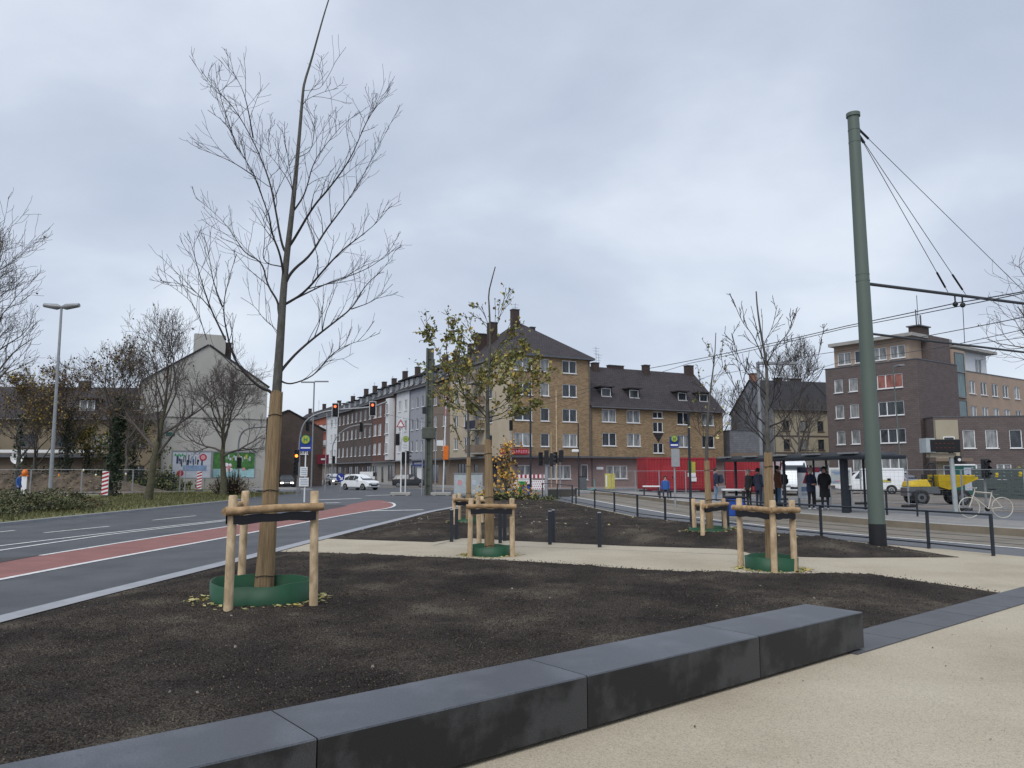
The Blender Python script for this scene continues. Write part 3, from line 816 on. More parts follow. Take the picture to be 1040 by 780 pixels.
def subdiv(pts, n=2):
    p = [(v.x, v.y, v.z) for v in pts]
    for _ in range(n):
        q = [p[0]]
        for a, b in zip(p, p[1:]):
            q += [tuple(a[k] * .75 + b[k] * .25 for k in range(3)), tuple(a[k] * .25 + b[k] * .75 for k in range(3))]
        p = q + [p[-1]]
    return [Vector(a) for a in p]

def staked_tree(base_uv, trunk_px, limbs, wrap_v, rb, rt, label, seed, group, leaves=None, nleaf=0, lsize=.06, twig_d=1.0, tl=(.35, .9), slim=.009, extra=0, wrap_scale=1.24, depth=True, nsub=1, tlev=1, lowleaf=0):
    rr = random.Random(seed)
    base = onsoil(*base_uv); Y0 = base.y
    o = thing('young_tree', label, 'tree', base, 0, group)
    T = [dep(u, v, Y0 + (.03 * ((k * 7) % 3 - 1) if k > 2 else 0)) for k, (u, v) in enumerate(trunk_px)]
    T[0] = base - Vector((0, 0, .05))
    T = subdiv(T, nsub)
    n = len(T); Ht = T[-1].z - base.z
    rad = [max(.005, rt + (rb - rt) * max(0, 1 - (p.z - base.z) / Ht) ** 1.3) for p in T]
    m = M(); m.tube([tuple(p - base) for p in T], rad, 10, 'bark')
    rk = random.Random(seed + 5)
    for _ in range(14):
        i = rk.randrange(n // 3, n - 2); p = T[i] - base; a = rk.uniform(0, 6.28)
        m.ball((p.x + math.cos(a) * rad[i] * .8, p.y + math.sin(a) * rad[i] * .8, p.z), rad[i] * .38, 'bark', 6, 4)
    m.build('trunk', o)
    # reed mat wound round the lower trunk, tied with wire
    zt = dep(trunk_px[1][0], wrap_v, Y0).z
    wp = [p for p in T if p.z <= zt]
    zs_ = [base.z + (zt - base.z) * k / 8 for k in range(9)]
    def onT(z):
        for a, b in zip(T, T[1:]):
            if a.z <= z <= b.z: return a.lerp(b, (z - a.z) / max(1e-6, b.z - a.z)) - base
        return T[0] - base
    m = M(); cs = [onT(z) for z in zs_]; nr = 22
    vs, rws = [], []
    for k, c in enumerate(cs):
        w = rb * wrap_scale * (1.0 - .34 * (k / 8) ** .8)
        for j in range(nr):
            a = 2 * PI * j / nr; w2 = w * (1 + .045 * ((j * 5 + 3) % 4 - 1.5))
            vs.append((c.x + w2 * math.cos(a), c.y + w2 * math.sin(a), c.z + (rr.uniform(-.02, .02) if k == 8 else 0)))
    m.add(vs, [(i * nr + j, i * nr + (j + 1) % nr, (i + 1) * nr + (j + 1) % nr, (i + 1) * nr + j) for i in range(8) for j in range(nr)], 'reed')
    m.add(vs[-nr:], [list(range(nr))], 'reed')
    m.build('reed_wrap', o)
    for f in (.08, .5, .88):
        c = onT(base.z + (zt - base.z) * f); w = rb * wrap_scale * (1.0 - .34 * f ** .8) * 1.09
        m = M(); m.tube([(c.x + w * math.cos(a * PI / 9), c.y + w * math.sin(a * PI / 9), c.z + .01 * math.sin(a)) for a in range(19)], .006, 4, 'twig', caps=False); m.build('tie_wire', o)
    segs = []
    for k, (px, r0, dy) in enumerate(limbs):
        L3 = limb3(px, Y0, dy, rr)
        tq = min(T, key=lambda q: (q - L3[0]).length + (.0 if q.z <= L3[0].z else .25))
        if (tq - L3[0]).length < .45 * max(1, Y0 / 10): L3 = [tq] + L3
        for q in range(2, len(L3)): L3[q] = L3[q] + Vector((rr.gauss(0, .012), rr.gauss(0, .03), rr.gauss(0, .012))) * (Y0 / 10)
        P = subdiv(L3, 2); nn = len(P)
        rad2 = [max(.0032 if Y0 < 12 else .0055, r0 * .88 * (1 - i / (nn - 1)) ** 1.15) for i in range(nn)]
        segs.append(([p - base for p in P], rad2, 1))
        Ltot = sum((P[i + 1] - P[i]).length for i in range(nn - 1))
        acc = 0; nxt = Ltot * .25
        for i in range(nn - 1):
            acc += (P[i + 1] - P[i]).length
            while acc > nxt:
                nxt += rr.uniform(.12, .30) / twig_d
                t = (P[i + 1] - P[i]).normalized()
                oo = t.orthogonal().normalized(); oo.rotate(Matrix.Rotation(rr.uniform(0, 2 * PI), 3, t))
                th = R(rr.uniform(22, 55)); nd = t * math.cos(th) + oo * math.sin(th) + Vector((0, 0, .28))
                Lt = rr.uniform(*tl) * (1.1 - .8 * acc / Ltot)
                grow(segs, P[i] - base, nd, Lt, max(.0035, rad2[i] * .45), 2, rr, 2 + tlev, .24, (2, 3), (22, 50), (.45, .7), .11, .0024 if Y0 < 12 else .0052)
    for _ in range(extra):
        i = rr.randrange(int(n * .45), n - 1); a = rr.uniform(0, 6.28)
        grow(segs, T[i] - base, Vector((math.cos(a), math.sin(a), .9)), rr.uniform(*tl) * .9, .006, 2, rr, 3, .3, (2, 4), (22, 48), (.4, .65), .1, .003)
    cm = crown_mesh(segs, rr, 'twig', leaves, nleaf, lsize, 2, zcap=(dep(base_uv[0], lowleaf, Y0).z - base.z if lowleaf else None))
    cm.build('crown', o)
    return o, base

def stake_frame(c, posts, top, ring_r, label, rlabel, llabel, bars, seed, pr=.048, zring=.20, front=None):
    """posts: list of (foot point, head point); bars: index pairs"""
    o = thing('stake_frame', label, 'tree stake', c, 0, 'wooden frames holding young trees')
    PP = []
    for a, b in posts:
        a = Vector(a) - c; b = Vector(b) - c; PP.append((a, b))
        m = M(); m.tube([tuple(a - Vector((0, 0, .1))), tuple(a.lerp(b, .5)), tuple(b - Vector((0, 0, .015))), tuple(b)], [pr * 1.02, pr, pr, pr * .82], 12, 'stake'); m.build('post', o)
    for i, j in bars:
        a = PP[i][0].lerp(PP[i][1], .86); b = PP[j][0].lerp(PP[j][1], .86); d = (b - a).normalized()
        n = d.cross(Vector((0, 0, 1))).normalized()
        off = n * pr * 1.25 * (1 if (i, j) == front or front is None else -1)
        if front is None and off.y > 0: off = -off
        m = M(); m.tube([tuple(a - d * .09 + off), tuple(a.lerp(b, .5) + off + Vector((0, 0, .01))), tuple(b + d * .09 + off)], pr * .92, 10, 'beam'); m.build('crossbar', o)
        m = M(); s0 = a + off * 1.1; s1 = b + off * 1.1
        nn = 9; h = .055
        pts = [s0.lerp(s1, k / nn) - Vector((0, 0, pr * .9 + h + .008 * math.sin(k * 1.7))) + n * (.0) for k in range(nn + 1)]
        vs = [tuple(p + Vector((0, 0, h))) for p in pts] + [tuple(p - Vector((0, 0, h * (.8 + .15 * math.sin(k))))) for k, p in enumerate(pts)]
        vs += [tuple(Vector(p) + n * .012) for p in vs]
        q = nn + 1
        m.add(vs, [(k, k + 1, q + k + 1, q + k) for k in range(nn)] + [(2 * q + k + 1, 2 * q + k, 3 * q + k, 3 * q + k + 1) for k in range(nn)] + [(k + 1, k, 2 * q + k, 2 * q + k + 1) for k in range(nn)] + [(q + k, q + k + 1, 3 * q + k + 1, 3 * q + k) for k in range(nn)], 'strap')
        m.build('strap', o)
    rr = random.Random(seed)
    m = M(); n = 48; zb = [zs(c.x + ring_r * math.cos(2 * PI * k / n), c.y + ring_r * math.sin(2 * PI * k / n)) - c.z for k in range(n)]
    vs = []
    for k in range(n):
        a = 2 * PI * k / n; w = ring_r * (1 + .03 * math.sin(2 * a + seed) + .015 * math.sin(5 * a)); zt = zring * (1 + .05 * math.sin(a * 2 + seed) + .03 * math.sin(a * 7))
        for dr, z in ((0, -.04), (.012, zt), (-.004, zt), (-.012, -.04)):
            vs.append((math.cos(a) * (w + dr), math.sin(a) * (w + dr), min(zb) * .5 + z))
    m.add(vs, [(4 * k + q, 4 * ((k + 1) % n) + q, 4 * ((k + 1) % n) + q + 1, 4 * k + q + 1) for k in range(n) for q in range(3)], 'ring', True)
    ro = m.build('watering_ring', None, c); tag(ro, rlabel, 'watering ring', 'green rings round young trees')
    def reg(r):
        a = r.choice([r.gauss(PI, .3), r.gauss(PI, .3), r.gauss(0, .28), r.gauss(0, .28), r.uniform(-2.6, -.5)]); d = ring_r * (1.05 + abs(r.gauss(0, .2))); return c.x + math.cos(a) * d, c.y + math.sin(a) * d
    bits('fallen_leaves', 260, ['leaf_pale', 'leaf_pale', 'leaf_y', 'leaf_g'], .042, reg, zs, seed, llabel, 'leaf', leaf=True)
    return o

# --- the big bare tree in front
A_TR = [(268, 600), (275, 500), (281, 398), (285, 340), (287.5, 300), (291, 262), (295.5, 225), (299, 192), (303, 150), (307.5, 95), (309, 84), (316, 62), (322, 40), (329, 15), (335, -4)]
A_L = [
 ([(278, 398), (263.7, 394), (241, 369), (229, 345), (226, 312), (232, 282), (241, 260)], .034, -.35),
 ([(229, 345), (213, 312), (203, 280), (195, 256), (190, 236)], .018, .25),
 ([(226, 312), (216, 285), (213, 262), (206, 236)], .014, -.2),
 ([(213, 312), (193, 290), (165, 285)], .010, -.3),
 ([(210, 345), (199, 310), (178, 293), (163, 284)], .008, .3),
 ([(288, 389), (300, 391), (319, 380), (338, 358), (359, 347.5), (372, 345), (383, 337)], .018, -.3),
 ([(288, 373), (307, 354), (339, 327), (359, 312), (371, 290), (389, 273), (404, 255)], .030, .4),
 ([(357, 314), (380, 306), (400, 288)], .011, -.3),
 ([(292, 308), (311, 298), (330, 273), (346, 252), (365, 241), (384, 225), (398, 206)], .028, -.45),
 ([(311, 298), (332, 287), (370, 276), (394, 260), (404, 238)], .018, .5),
 ([(296, 275), (315, 260), (327, 236), (348, 210), (365, 188), (384, 151), (404, 113)], .030, .35),
 ([(300, 241), (319, 211), (332, 193), (354, 161), (367, 135), (376, 116), (398, 90)], .026, -.3),
 ([(367, 135), (378, 112), (384, 95)], .010, .3),
 ([(305, 205), (310, 192), (319, 164), (335, 140), (349, 124), (366, 115)], .018, .4),
 ([(282.5, 315), (281, 306), (270.5, 290), (266, 267), (251.5, 258.5), (240, 245), (230, 228), (212, 210), (198, 199)], .024, .3),
 ([(266, 267), (271, 245), (268, 225), (262, 212)], .012, -.4),
 ([(288, 279), (284, 258), (276, 238), (273, 217), (270, 210), (260, 180), (241, 151), (233, 127), (211, 112)], .024, -.4),
 ([(292, 259), (284, 247), (279, 206), (274, 183), (257, 140), (233, 102), (214, 88), (192, 57)], .028, .25),
 ([(257, 140), (251.5, 108), (243, 86), (224, 55)], .014, -.3),
 ([(241, 151), (230, 118), (222, 90), (219, 66)], .011, .35),
 ([(260, 180), (236, 164), (215, 156), (200, 151)], .011, -.2),
 ([(282.5, 335), (268, 325), (259, 314), (246, 303)], .008, -.4),
 ([(310.8, 101), (327, 91.5), (344, 90)], .008, -.2),
 ([(329, 90), (328, 74), (322, 64)], .005, .1),
 ([(296, 188), (283, 171), (270, 151), (276, 120)], .011, .5),
 ([(300, 215), (292, 160), (287, 130)], .009, -.6),
 ([(303, 160), (316, 150), (322, 128), (318, 112)], .009, .6),
]
treeA, cA = staked_tree((268, 601), A_TR, A_L, 398, .098, .009, 'tall bare tree with reed wrapped trunk in the front bed, biggest of all', 11, 'young staked trees', twig_d=1.7, tl=(.38, 1.0), tlev=1)
def P3(u, v): return onsoil(u, v)
def stakes(spec):
    out = []
    for (u, v), (u2, v2) in spec:
        a = onsoil(u, v); out.append((a, dep(u2, v2, a.y)))
    return out
stA = stakes([((231.5, 620), (237, 503)), ((244.5, 600), (249.5, 498.5)), ((318.5, 614.5), (319.5, 498.5))])
cR = onsoil(265.5, 608.0)
stake_frame(cR, stA, 0, .61, 'three pale wooden stakes with one crossbar round the big bare tree', 'dark green plastic ring round the foot of the big bare tree', 'yellow leaves round the foot of the big bare tree', [(0, 2), (0, 1)], 21, .052, .235, front=(0, 2))

# --- leafy tree behind the path
B_TR = [(497, 562), (497, 500), (495.5, 447), (495, 420), (495, 395), (497, 365), (498, 340), (497, 315), (496, 298), (500, 282), (503, 271)]
B_L = [
 ([(494, 424), (480, 412), (466, 398), (452, 375), (441, 350), (428, 322)], .022, -.3),
 ([(494, 418), (476, 400), (466, 380), (456, 365)], .016, .5),
 ([(496, 424), (510, 420), (525, 405), (540, 392), (552, 378)], .020, .3),
 ([(496, 418), (515, 410), (528, 395), (540, 370), (548, 360)], .016, -.5),
 ([(495, 400), (508, 385), (522, 368), (534, 352)], .014, .6),
 ([(495, 400), (480, 385), (470, 362), (462, 342), (458, 325)], .016, -.6),
 ([(497, 372), (505, 352), (518, 338), (528, 328)], .012, .2),
 ([(497, 372), (486, 355), (478, 338), (472, 318)], .012, .3),
 ([(498, 345), (508, 325), (513, 300)], .008, -.4),
 ([(498, 335), (490, 318), (484, 307)], .007, .4),
 ([(495, 410), (488, 395), (500, 370), (512, 360)], .012, 1.0),
 ([(495, 410), (500, 395), (508, 380), (525, 385)], .012, -1.0),
 ([(495, 425), (478, 420), (458, 408), (446, 398)], .014, .2),
 ([(495, 428), (512, 426), (530, 420), (545, 412)], .013, -.2),
]
treeB, cB = staked_tree((497, 563.5), B_TR, B_L, 447, .085, .012, 'young tree still in olive and yellow leaf, staked beside the path', 12, 'young staked trees', ['leaf_g', 'leaf_g', 'leaf_y', 'leaf_g', 'leaf_g', 'leaf_r', 'leaf_g'], 3300, .08, twig_d=1.2, tl=(.4, 1.0), lowleaf=332)
stB = stakes([((477, 565.5), (478.5, 506)), ((487, 560), (485.5, 503.5)), ((520.5, 565.5), (520, 506))])
stake_frame(cB, stB, 0, .44, 'three pale wooden stakes round the leafy tree by the path', 'green plastic ring round the foot of the leafy tree', 'yellow leaves round the foot of the leafy tree', [(0, 2)], 22, .052, .19, front=(0, 2))

# --- slim tree right behind the leafy one
E_TR = [(476, 536), (476, 500), (476, 465), (476, 440), (475, 410), (474, 385), (472, 360), (470, 340)]
E_L = [([(476, 462), (468, 450), (463, 435), (460, 420)], .014, .4), ([(476, 455), (486, 445), (490, 425)], .012, -.4), ([(475, 430), (466, 410), (462, 390)], .012, -.5), ([(475, 425), (484, 405), (487, 385)], .012, .6), ([(474, 395), (480, 375), (482, 355)], .009, .2), ([(474, 390), (466, 372), (463, 352)], .009, .1)]
treeE, cE = staked_tree((476, 537), E_TR, E_L, 465, .075, .012, 'slim bare young tree hidden behind the leafy tree', 13, 'young staked trees', ['leaf_g', 'leaf_y', 'leaf_r'], 160, .09, tl=(.4, 1.0))
stE = stakes([((460.5, 541), (461.5, 502)), ((466.5, 535), (466.5, 501)), ((489.5, 539), (489.5, 504))])
stake_frame(cE, stE, 0, .5, 'three pale stakes round the slim tree behind the leafy one', 'green plastic ring round the slim tree behind the leafy one', 'yellow leaves round the slim tree behind the leafy one', [(0, 2)], 23, .055, .2, front=(0, 2))

# --- bare tree on the right with three stakes
C_TR = [(784, 577), (781, 520), (780, 460), (779, 433), (779, 400), (778.5, 368), (773, 340), (769, 312), (768, 296)]
C_L = [
 ([(779, 368), (790, 350), (803, 337), (809, 320)], 0.0224, .3), ([(775, 350), (783, 333), (789, 308)], 0.0144, -.4),
 ([(778, 372), (767, 342), (752, 328), (745, 305)], 0.0208, -.3),
 ([(779, 432), (766, 420), (758, 398), (752, 372), (743, 338)], 0.0240, .4), ([(779, 400), (766, 388), (753, 366), (746, 340)], 0.0192, -.4),
 ([(780, 433), (797, 428), (806, 412), (814, 398), (830, 372), (834, 340), (842, 334)], 0.0256, .3),
 ([(780, 455), (770, 440), (752, 420), (742, 408)], 0.0240, -.3), ([(780, 452), (790, 438), (800, 420), (812, 405)], 0.0208, -.5),
 ([(779, 405), (788, 390), (797, 365), (806, 345)], 0.0192, .7), ([(779, 420), (772, 400), (776, 372), (782, 350)], 0.0160, .9), ([(779, 420), (786, 405), (783, 380), (790, 362)], 0.0160, -.9),
 ([(779, 445), (762, 430), (748, 395), (735, 372)], 0.0192, .2),
]
treeC, cC = staked_tree((784, 577.5), C_TR, C_L, 460, .085, .012, 'bare young tree with reed wrapped trunk beside the pale path on the right', 14, 'young staked trees', None, 0, .08, twig_d=1.3, tl=(.35, .9))
stC = stakes([((752.5, 574.5), (750.5, 506)), ((786.5, 581), (784.5, 508)), ((807, 580), (804, 508))])
stake_frame(cC, stC, 0, .46, 'three pale stakes with crossbars round the bare tree on the right', 'green plastic ring round the bare tree on the right', 'yellow leaves round the bare tree on the right', [(0, 1), (1, 2)], 24, .055, .22)

# --- slender tree further back by the railing
D_TR = [(721, 548), (719, 500), (716.5, 468), (717, 440), (717, 415), (716, 390), (727, 372), (728, 350), (727.5, 338)]
D_TR = [(721.5, 548), (719.5, 510), (717.5, 468), (718, 440), (720, 410), (723, 385), (726, 362), (727, 338)]
D_L = [([(718, 440), (712, 425), (708, 405), (700, 390)], .012, .4), ([(719, 430), (727, 418), (734, 402), (742, 395)], .012, -.4), ([(721, 405), (714, 392), (708, 375)], .009, -.5), ([(722, 395), (732, 382), (740, 370)], .009, .5), ([(718, 450), (727, 440), (738, 430), (744, 420)], .012, .2), ([(718, 448), (708, 440), (703, 425)], .011, -.2), ([(725, 370), (720, 358), (716, 348)], .006, .2), ([(725, 372), (733, 360), (736, 348)], .006, -.3)]
treeD, cD = staked_tree((721.5, 548), D_TR, D_L, 468, .08, .010, 'slender young tree with few pale leaves in front of the tram railing', 15, 'young staked trees', ['leaf_pale', 'leaf_g', 'leaf_pale', 'leaf_g'], 60, .085, twig_d=.8, tl=(.3, .8))
stD = stakes([((706, 547), (704, 506.5)), ((714, 551), (713, 508)), ((737.5, 548), (734.5, 506))])
stake_frame(cD, stD, 0, .52, 'three pale stakes round the slender tree by the tram railing', 'green plastic ring round the slender tree by the tram railing', 'yellow leaves round the slender tree by the tram railing', [(0, 1), (1, 2)], 25, .055, .21)
# ------------------------------------------------------------------ windows and house walls
PROTO = {}
def window_proto(w, h, panes, frm, gl, sill):
    k = (round(w, 2), round(h, 2), panes, frm, gl, sill)
    if k in PROTO: return PROTO[k]
    fw = min(.075, w * .09); m = M(); d = .07
    m.box((0, 0, h - fw / 2), (w, d, fw), frm); m.box((0, 0, fw / 2), (w, d, fw), frm)
    for s in (-1, 1): m.box((s * (w - fw) / 2, 0, h / 2), (fw, d, h - 2 * fw), frm)
    for i in range(1, panes): m.box((-w / 2 + w * i / panes, -.004, h / 2), (fw * 1.35, d, h - 2 * fw), frm)
    if sill: m.box((0, -.10, -.035), (w + .12, .2, .06), frm if sill == 1 else sill)
    a = m.build('window')
    p = M(); p.box((0, .012, h / 2), (w - fw * 1.6, .02, h - fw * 1.6), gl); b = p.build('pane')
    md, pd = a.data, b.data
    bpy.data.objects.remove(a); bpy.data.objects.remove(b)
    PROTO[k] = (md, pd); return PROTO[k]

def put_window(parent, loc, rz, w, h, panes=2, frm='frame', gl='glassd', sill=1, nm='window'):
    md, pd = window_proto(w, h, panes, frm, gl, sill)
    a = bpy.data.objects.new(nm, md); COL.objects.link(a); a.parent = parent; a.location = loc; a.rotation_euler.z = rz
    b = bpy.data.objects.new('pane', pd); COL.objects.link(b); b.parent = a
    return a

def wall_face(m, parent, o, ux, W, H, holes, mt, z0=0, bands=(), rev=.14, revm=None):
    """holes: (x centre, sill z, w, h, panes, glass[, frame, sill]); the wall is cut round each and the window set back in it"""
    o = Vector(o); ux = Vector((*ux, 0)); n = Vector((ux.y, -ux.x, 0)); rz = math.atan2(ux.y, ux.x)
    xs = {0.0, W}; zs2 = {z0, H}
    for b in bands: zs2 |= {b[0], b[1]}
    rect = []
    for hh in holes:
        x, z, w, h = hh[:4]
        rect.append((x - w / 2, x + w / 2, z, z + h)); xs |= {x - w / 2, x + w / 2}; zs2 |= {z, z + h}
    xs = sorted(x for x in xs if -1e-6 <= x <= W + 1e-6); zs2 = sorted(z for z in zs2 if z0 - 1e-6 <= z <= H + 1e-6)
    def P(x, z, dd=0): return tuple(o + ux * x - n * dd + Vector((0, 0, z)))
    for x0, x1 in zip(xs, xs[1:]):
        if x1 - x0 < 1e-5: continue
        for a, b in zip(zs2, zs2[1:]):
            if b - a < 1e-5: continue
            cx, cz = (x0 + x1) / 2, (a + b) / 2
            if any(r[0] < cx < r[1] and r[2] < cz < r[3] for r in rect): continue
            mm = mt
            for bd in bands:
                if bd[0] < cz < bd[1]: mm = bd[2]
            m.poly([P(x0, a), P(x1, a), P(x1, b), P(x0, b)], mm)
    for hh, r in zip(holes, rect):
        x0, x1, a, b = r; mm = revm or mt
        for q in ([(x0, a), (x0, b)], [(x1, b), (x1, a)], [(x0, b), (x1, b)], [(x1, a), (x0, a)]):
            (p0, q0), (p1, q1) = q
            m.poly([P(p0, q0), P(p1, q1), P(p1, q1, rev), P(p0, q0, rev)], mm)
        w, h = hh[2], hh[3]; pn = hh[4] if len(hh) > 4 else 2; gl = hh[5] if len(hh) > 5 else 'glassd'
        fr = hh[6] if len(hh) > 6 else 'frame'; si = hh[7] if len(hh) > 7 else 1; nm = hh[8] if len(hh) > 8 else 'window'
        put_window(parent, P(hh[0], a, rev - .04), rz, w, h, pn, fr, gl, si, nm)

def faces(W, D): return {'front': ((0, 0, 0), (1, 0), W), 'right': ((W, 0, 0), (0, 1), D), 'back': ((W, D, 0), (-1, 0), W), 'left': ((0, D, 0), (0, -1), D)}

def house(name, label, loc, rz, W, D, He, walls, roof, Hr, rmat='roof', over=.35, group=None, wmat='beige', gablemat=None, chim=(), antennas=0, gutter=True, dormers=(), hip=0.0, skip=()):
    o = thing(name, label, 'house', loc, rz, group)
    m = M(); F_ = faces(W, D)
    for k in ('front', 'right', 'back', 'left'):
        if k in skip: continue
        ff = walls.get(k, {})
        og, ux, ww = F_[k]
        wall_face(m, o, og, ux, ww, He, ff.get('holes', ()), ff.get('mat', wmat), 0, ff.get('bands', ()), revm=ff.get('revm'))
    gm = gablemat or wmat
    if roof == 'gable':
        m.poly([(W, 0, He), (W, D, He), (W, D / 2, Hr)], gm); m.poly([(0, D, He), (0, 0, He), (0, D / 2, Hr)], gm)
    elif roof == 'gabley':
        m.poly([(0, 0, He), (W, 0, He), (W / 2, 0, Hr)], gm); m.poly([(W, D, He), (0, D, He), (W / 2, D, Hr)], gm)
    m.build('wall', o)
    r = M(); t = .16
    if roof == 'gable':
        sl = (Hr - He) / (D / 2); e = over; og_ = .12
        for s in (0, 1):
            y0 = -e if s == 0 else D + e
            zlo = He - sl * e
            pts = [(-og_, y0, zlo), (W + og_, y0, zlo), (W + og_, D / 2, Hr), (-og_, D / 2, Hr)] if s == 0 else [(W + og_, y0, zlo), (-og_, y0, zlo), (-og_, D / 2, Hr), (W + og_, D / 2, Hr)]
            nn = (Vector(pts[1]) - Vector(pts[0])).cross(Vector(pts[2]) - Vector(pts[1])).normalized()
            r.slabface([tuple(Vector(p) + nn * t) for p in pts], nn, t - .004, rmat)
    elif roof == 'gabley':
        sl = (Hr - He) / (W / 2); e = over; og_ = .12
        for s in (0, 1):
            x0 = -e if s == 0 else W + e; zlo = He - sl * e
            pts = [(x0, D + og_, zlo), (x0, -og_, zlo), (W / 2, -og_, Hr), (W / 2, D + og_, Hr)] if s == 0 else [(x0, -og_, zlo), (x0, D + og_, zlo), (W / 2, D + og_, Hr), (W / 2, -og_, Hr)]
            nn = (Vector(pts[1]) - Vector(pts[0])).cross(Vector(pts[2]) - Vector(pts[1])).normalized()
            r.slabface([tuple(Vector(p) + nn * t) for p in pts], nn, t - .004, rmat)
    elif roof == 'hip':
        e = over; a, b, c, d = (-e, -e, He), (W + e, -e, He), (W + e, D + e, He), (-e, D + e, He)
        if W < D: p, q = (W / 2, hip, Hr), (W / 2, D - hip, Hr); fs = [[a, b, p], [b, c, q, p], [c, d, q], [d, a, p, q]]
        else: p, q = (hip, D / 2, Hr), (W - hip, D / 2, Hr); fs = [[a, b, q, p], [b, c, q], [c, d, p, q], [d, a, p]]
        for f_ in fs: r.poly(f_, rmat)
        r.prism([a[:2], b[:2], c[:2], d[:2]], He - .22, He - .003, 'zinc')
    elif roof == 'flat':
        r.prism([(.25, .25), (W - .25, .25), (W - .25, D - .25), (.25, D - .25)], He - .5, He - .35, 'zinc')
        for bx in (((W / 2, .12), (W + .08, .32)), ((W / 2, D - .12), (W + .08, .32)), ((.12, D / 2), (.32, D - .4)), ((W - .12, D / 2), (.32, D - .4))):
            r.box((bx[0][0], bx[0][1], He + .04), (bx[1][0], bx[1][1], .1), 'zinc')
    ro = r.build('roof', o)
    if gutter and roof == 'gable':
        g_ = M(); zz = He - (Hr - He) / (D / 2) * over + .05
        g_.tube([(-.1, -over - .07, zz), (W + .1, -over - .07, zz)], .085, 6, 'zinc'); g_.tube([(.12, -.06, zz - .1), (.12, -.06, .2)], .05, 6, 'zinc')
        g_.build('gutter', o)
    def roofz(x, y):
        if roof == 'gable': return He + (Hr - He) * (1 - abs(y - D / 2) / (D / 2))
        if roof == 'gabley': return He + (Hr - He) * (1 - abs(x - W / 2) / (W / 2))
        if roof == 'hip':
            return He + (Hr - He) * min(1, min(y, D - y) / (hip if W < D else D / 2), min(x, W - x) / (W / 2 if W < D else hip))
        return He
    for (x, y, w, d, h, cm) in chim:
        z = roofz(x, y); c = M(); c.box((x, y, z + h / 2 - .5), (w, d, h + 1.0), cm); c.box((x, y, z + h + .05), (w + .12, d + .12, .1), 'zinc')
        c.build('chimney', ro)
    rr = random.Random(int(W * 100))
    for _ in range(antennas):
        x = rr.uniform(.15, .85) * W; z = roofz(x, D / 2); a = M(); h = rr.uniform(1.6, 2.8)
        a.tube([(x, D / 2, z), (x, D / 2, z + h)], .025, 4, 'cable')
        for q in range(3): a.tube([(x - .5 + q * .1, D / 2, z + h - .2 - q * .35), (x + .5 - q * .1, D / 2, z + h - .2 - q * .35)], .014, 4, 'cable')
        a.build('antenna', ro)
    for (x, zc, w, h, pn) in dormers:      # dormer: box let into the front roof slope
        sl = (Hr - He) / (D / 2 if roof == 'gable' else D / 2); y = (zc - He) / sl - .15; yb = (zc + h + .45 - He) / sl
        dm = M(); x0, x1 = x - w / 2 - .16, x + w / 2 + .16; zt = zc + h + .12
        dm.poly([(x0, y, zc - .25), (x0, yb, zc - .25), (x0, yb, zt), (x0, y, zt)][::-1], 'slate' if rmat != 'roof' else 'roofdark'); dm.poly([(x1, y, zc - .25), (x1, yb, zc - .25), (x1, yb, zt), (x1, y, zt)], 'slate' if rmat != 'roof' else 'roofdark')
        wall_face(dm, o, (x0, y, 0), (1, 0), x1 - x0, zt, [(w / 2 + .16, zc, w, h, pn, 'glassc' if int(x * 3) % 2 else 'glassd')], 'roofdark', zc - .25, rev=.06)
        dm.box(((x0 + x1) / 2, (y + yb) / 2 - .2, zt + .06), (x1 - x0 + .3, yb - y + .5, .12), rmat)
        dm.build('dormer', o)
    return o

def rows(xs, zs3, w, h, pn=2, seed=0, pc=.45, fr='frame', sill=1, nm='window'):
    rr = random.Random(seed)
    return [(x, z, w, h, pn, 'glassc' if rr.random() < pc else 'glassd', fr, sill, nm) for x in xs for z in zs3]

# ------------------------------------------------------------------ the yellow brick corner house
AX = R(27); UX = Vector((math.cos(AX), math.sin(AX), 0)); UY = Vector((-math.sin(AX), math.cos(AX), 0))
Z4 = [4.55, 7.35, 10.15, 12.85]
hf = rows([1.35], Z4, 2.3, 1.45, 2, 1, .3) + rows([4.1], Z4, 1.1, 1.45, 1, 2, .5) + rows([7.3], Z4, 1.9, 1.45, 2, 3, .35)
hf += [(1.6, 1.0, 1.7, 1.5, 2, 'glassc'), (5.9, 1.0, 3.0, 1.5, 3, 'glassc'), (9.2, .9, .9, 1.7, 1, 'shop')]
hl = [(5.5, z, 1.0, 1.45, 1, 'glassd') for z in Z4] + [(9.2, z, 1.1, 2.0, 1, 'glassd') for z in (4.0, 6.8, 9.6, 12.3)] + rows([12.4, 15.6], Z4, 1.3, 1.45, 2, 5, .4) + [(9.5, .2, 1.2, 2.5, 1, 'shop', 'framedark', 0, 'door'), (5.0, .6, 2.6, 2.2, 2, 'shop', 'framedark'), (13.5, .6, 3.0, 2.2, 3, 'shop', 'framedark'), (1.9, .6, 2.2, 2.2, 2, 'shop', 'framedark')]
hl = [(17.5 - x[0],) + x[1:] for x in hl]
hl = [h_ for h_ in hl]
